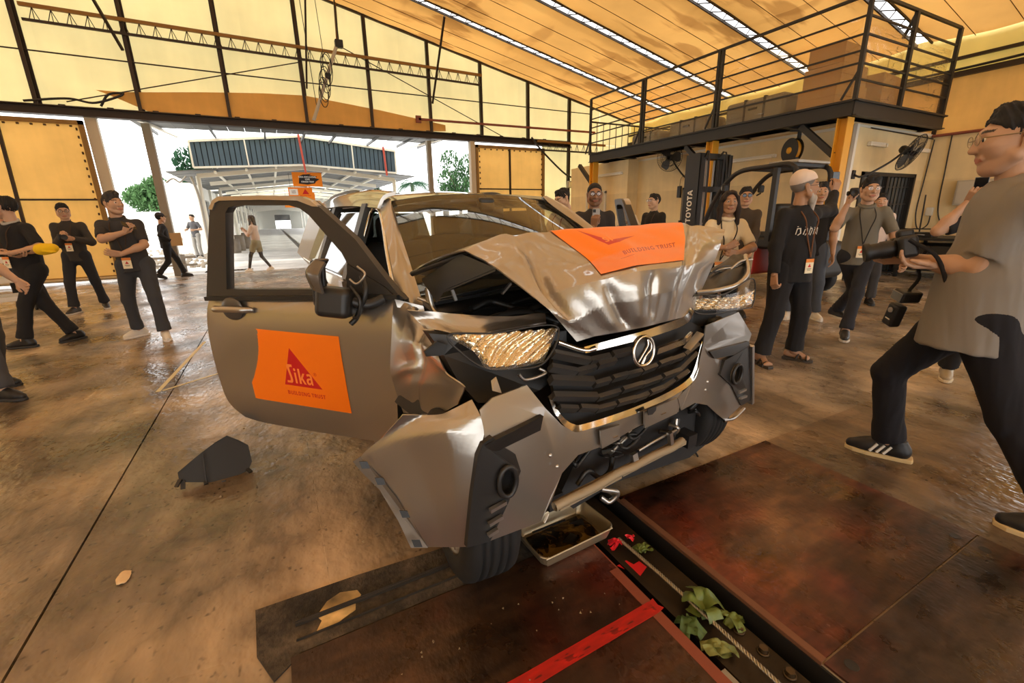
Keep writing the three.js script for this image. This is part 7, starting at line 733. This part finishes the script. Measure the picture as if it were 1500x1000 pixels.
{ const t = thing('drip_tray', 'dented metal drip tray with oily residue beneath the torn bumper', 'tray', [.955, .010, -1.37], .04); const rr = (w, d, r, n = 6) => { const o = []; for (const [sx, sz, a0] of [[1, 1, 0], [-1, 1, 90], [-1, -1, 180], [1, -1, 270]]) for (let i = 0; i <= n; i++) { const a = (a0 + 90 * i / n) * rad; o.push([sx * (w / 2 - r) + r * Math.cos(a), sz * (d / 2 - r) + r * Math.sin(a)]); } return o; };
  const lv = [[.33, .19, .03, .002], [.345, .205, .035, .008], [.375, .232, .04, .055], [.385, .242, .042, .062], [.392, .248, .044, .058]], rows = lv.map(([w, d, r, y]) => { const o = rr(w, d, r); return [...o, o[0]].map(([x, z]) => [x, y + .003 * Math.sin(x * 30 + z * 20), z]); }); const tin = std(new THREE.Color().setRGB(.42, .34, .22), .35, .7);
  mesh('pan', [sheet(rows, 56, 16, .003), ext(rr(.335, .195, .03), .003).rotateX(-Math.PI / 2).translate(0, .0, 0)], tin, t); mesh('oil_residue', sheet([[[-.15, .006, -.08], [0, .006, -.085], [.15, .006, -.08]], [[-.155, .007, 0], [0, .008, 0], [.155, .007, 0]], [[-.15, .006, .08], [0, .006, .085], [.15, .006, .08]]], 30, 20, 0, (u, v) => .004 * n3(u * 6, v * 5, 1)), std(0xffffff, .25, .1, { map: canvasTex(256, 160, (c, w, h) => { c.fillStyle = '#6e5426'; c.fillRect(0, 0, w, h); const r = rngOf(4); for (let i = 0; i < 90; i++) { c.fillStyle = i % 3 ? 'rgba(12,8,4,.6)' : 'rgba(150,115,60,.35)'; c.beginPath(); c.ellipse(r() * w, h * (.25 + .75 * r()), 6 + 34 * r(), 4 + 16 * r(), r() * 3, 0, 7); c.fill(); } }) }), t);
  mesh('broken_shard', [panel([[-.03, .012, .03], [.03, .02, .01], [.05, .016, .035], [.01, .012, .055]], .004, [0, -1, 0], 'y'), panel([[.07, .014, -.05], [.13, .03, -.03], [.12, .02, .0]], .004, [0, -1, 0], 'y'), bar([-.12, .03, -.07], [.05, .036, -.055], .006)], blackPlastic, t); }
{ const t = thing('wire_rope', 'steel wire tow rope lying along the sled track channel', 'rope', [1.18, -.008, 0]); const P = (k) => { const n = 700, a = []; for (let i = 0; i <= n; i++) { const z = -1.26 + i / n * 2.1, th = i * .52 + k * 2.094; a.push(V(.004 * Math.cos(th) + .006 * Math.sin(z * 5), .004 * Math.sin(th) + .012 * (1 - Math.min(1, Math.abs(z + .5))), z)); } return new THREE.TubeGeometry(new THREE.CatmullRomCurve3(a), 700, .0042, 5); }; for (const k of [0, 1, 2]) mesh('strand', P(k), std(new THREE.Color().setRGB(.46, .42, .33), .35, .9), t); }
{ const t = thing('flat_bar', 'short flat steel bar lying in the channel beside the wire rope', 'bar', [1.085, -.03, -.57]); mesh('bar', rbox(.022, .012, .16, .002), steelGrey, t); }
const greenTape = std(new THREE.Color().setRGB(.12, .17, .035), .45);
function scrap(x, y, z, n, s, label, seed, m = greenTape, ring) { const t = thing('tape_scrap', label, 'tape', [x, y, z]), r = rngOf(seed); for (let i = 0; i < n; i++) { const a = r() * 6.28, L = s * (.7 + .6 * r()), w = s * (.35 + .3 * r()), ox = s * .5 * (r() - .5), oz = s * .6 * (r() - .5), rows = []; for (let j = 0; j <= 5; j++) { const f = j / 5 - .5; rows.push([-.5, 0, .5].map((g) => [ox + Math.cos(a) * f * L - Math.sin(a) * g * w, .004 + s * (.16 + .2 * Math.sin(f * 5 + i) + .14 * r()) + (ring ? .2 * s * (1 - 4 * f * f) : 0), oz + Math.sin(a) * f * L + Math.cos(a) * g * w])); } mesh('strip', sheet(rows, 10, 16, 0, (u, v) => .006 * n3(u * 4 + i, v * 4, seed), .5), m, t); } }
scrap(1.225, -.035, -.835, 5, .1, 'largest crumpled green tape in a loop beside the wire rope', 31, greenTape, true);
scrap(1.095, -.02, -.80, 3, .085, 'dark green tape crumpled against the edge of the brown plate', 32, std(new THREE.Color().setRGB(.05, .10, .02), .5));
scrap(1.13, -.03, -.69, 3, .075, 'pale green tape scrap under the wire rope between the bolts and the flat bar', 33, std(new THREE.Color().setRGB(.2, .23, .07), .5));
scrap(1.28, -.035, -.745, 3, .07, 'green tape end beside the first bolt of the channel', 34);
scrap(1.235, -.03, -1.17, 6, .055, 'small green tape tangle where the rope meets the car', 35);
scrap(1.15, -.02, -1.245, 3, .05, 'bright red tape tangle under the car front', 36, std(new THREE.Color().setRGB(.75, .01, .03), .5));
scrap(1.235, -.02, -1.245, 2, .035, 'tiny red tape bit beyond the green tangle', 37, std(new THREE.Color().setRGB(.75, .01, .03), .5));
{ const t = thing('tape_scrap', 'flat bright red tape piece bent at a corner in the channel', 'tape', [1.13, -.03, -1.12]); mesh('strip', panel([[-.045, .0, -.04], [.01, .0, -.045], [.02, .002, -.01], [.055, .0, -.015], [.06, .0, .025], [.0, .002, .05]], .002, [0, -1, 0], 'y'), std(new THREE.Color().setRGB(.72, .015, .02), .5), t); }
{ const t = thing('floor_tape', 'wide red tape strip stuck across the brown steel plate', 'tape', [.72, .0095, -.902], .02); const rows = [-1, 1].map((s) => Array.from({ length: 12 }, (_, i) => [-.45 + i / 11 * .77, .0008 + .0006 * Math.abs(n3(i * 1.3, s, 2)), s * .026 + .002 * n3(i * .9, s * 3, 1)])); mesh('strip', sheet(rows, 44, 6, .0006), std(0xffffff, .5, 0, { map: tex(256, 64, (u, v) => { const k = .8 + .35 * (fbm(u * 12, v * 3, 3, 301, 4) - .5) - .3 * sstep(.6, .75, fbm(u * 20, v * 5, 5, 305, 3)); return [k * .9, k * .13, k * .07]; }) }), t); mesh('torn_end', panel([[.32, .0012, -.024], [.345, .0012, -.03], [.34, .0012, .0], [.35, .0012, .02], [.32, .0012, .026]], .0006, [0, -1, 0], 'y'), std(0xb01a12, .6), t); }
{ const t = thing('paper_flake', 'cream flake lying alone on the concrete beside the slab joint', 'flake', [-.745, .0, -2.05]); mesh('flake', sheet([[[-.02, .004, -.035], [0, .010, -.04], [.02, .004, -.03]], [[-.024, .005, 0], [0, .009, 0], [.024, .005, .005]], [[-.014, .003, .03], [0, .007, .038], [.017, .004, .034]]], 10, 12, .003, (u, v) => .005 * n3(u * 5, v * 5, 2)), std(new THREE.Color().setRGB(.75, .55, .32), .8), t); }
{ const g = [], r = rngOf(44); for (let i = 0; i < 28; i++) { const s = .002 + .004 * r(); g.push(place(new THREE.TetrahedronGeometry(s), .1 + .85 * r(), .010 + s * .2, -1.2 + .8 * r() * r(), r() * 3, r() * 3, r() * 3)); } for (let i = 0; i < 60; i++) { const s = .003 + .006 * r(); g.push(place(new THREE.TetrahedronGeometry(s), -1.2 + 2.2 * r(), s * .3, -3.4 + 1.7 * r(), r() * 3, r() * 3, r() * 3)); } const m = mesh('debris', g, std(0x8c7a5c, .7)); m.userData = { kind: 'stuff', label: 'tiny crash debris chips scattered over the plates and concrete', category: 'debris' }; }

{ const t = thing('trolley', 'white metal trolley on black castors behind the man cut off by the picture edge', 'trolley', [-4.25, 0, -10.4], .5); const W2 = [[-.4, -.28], [.4, -.28], [.4, .28], [-.4, .28]]; for (const [x, z] of W2) { mesh('upright', rod([x, .12, z], [x, .95, z], .018), whitePaint, t); mesh('castor', [new THREE.CylinderGeometry(.06, .06, .03, 18).rotateZ(Math.PI / 2).translate(x, .06, z), rbox(.05, .05, .05, .01, x, .13, z)], blackPlastic, t); } for (const y of [.2, .5, .82]) mesh('shelf', [rbox(.82, .03, .58, .01, 0, y, 0), bb(-.41, .41, y, y + .06, -.29, -.28), bb(-.41, .41, y, y + .06, .28, .29)], whitePaint, t); mesh('push_handle', tube([[-.4, .95, -.28], [-.5, 1.0, -.28], [-.5, 1.0, .28], [-.4, .95, .28]], .016, 24, 7), whitePaint, t); }
renderer.render(scene, camera);
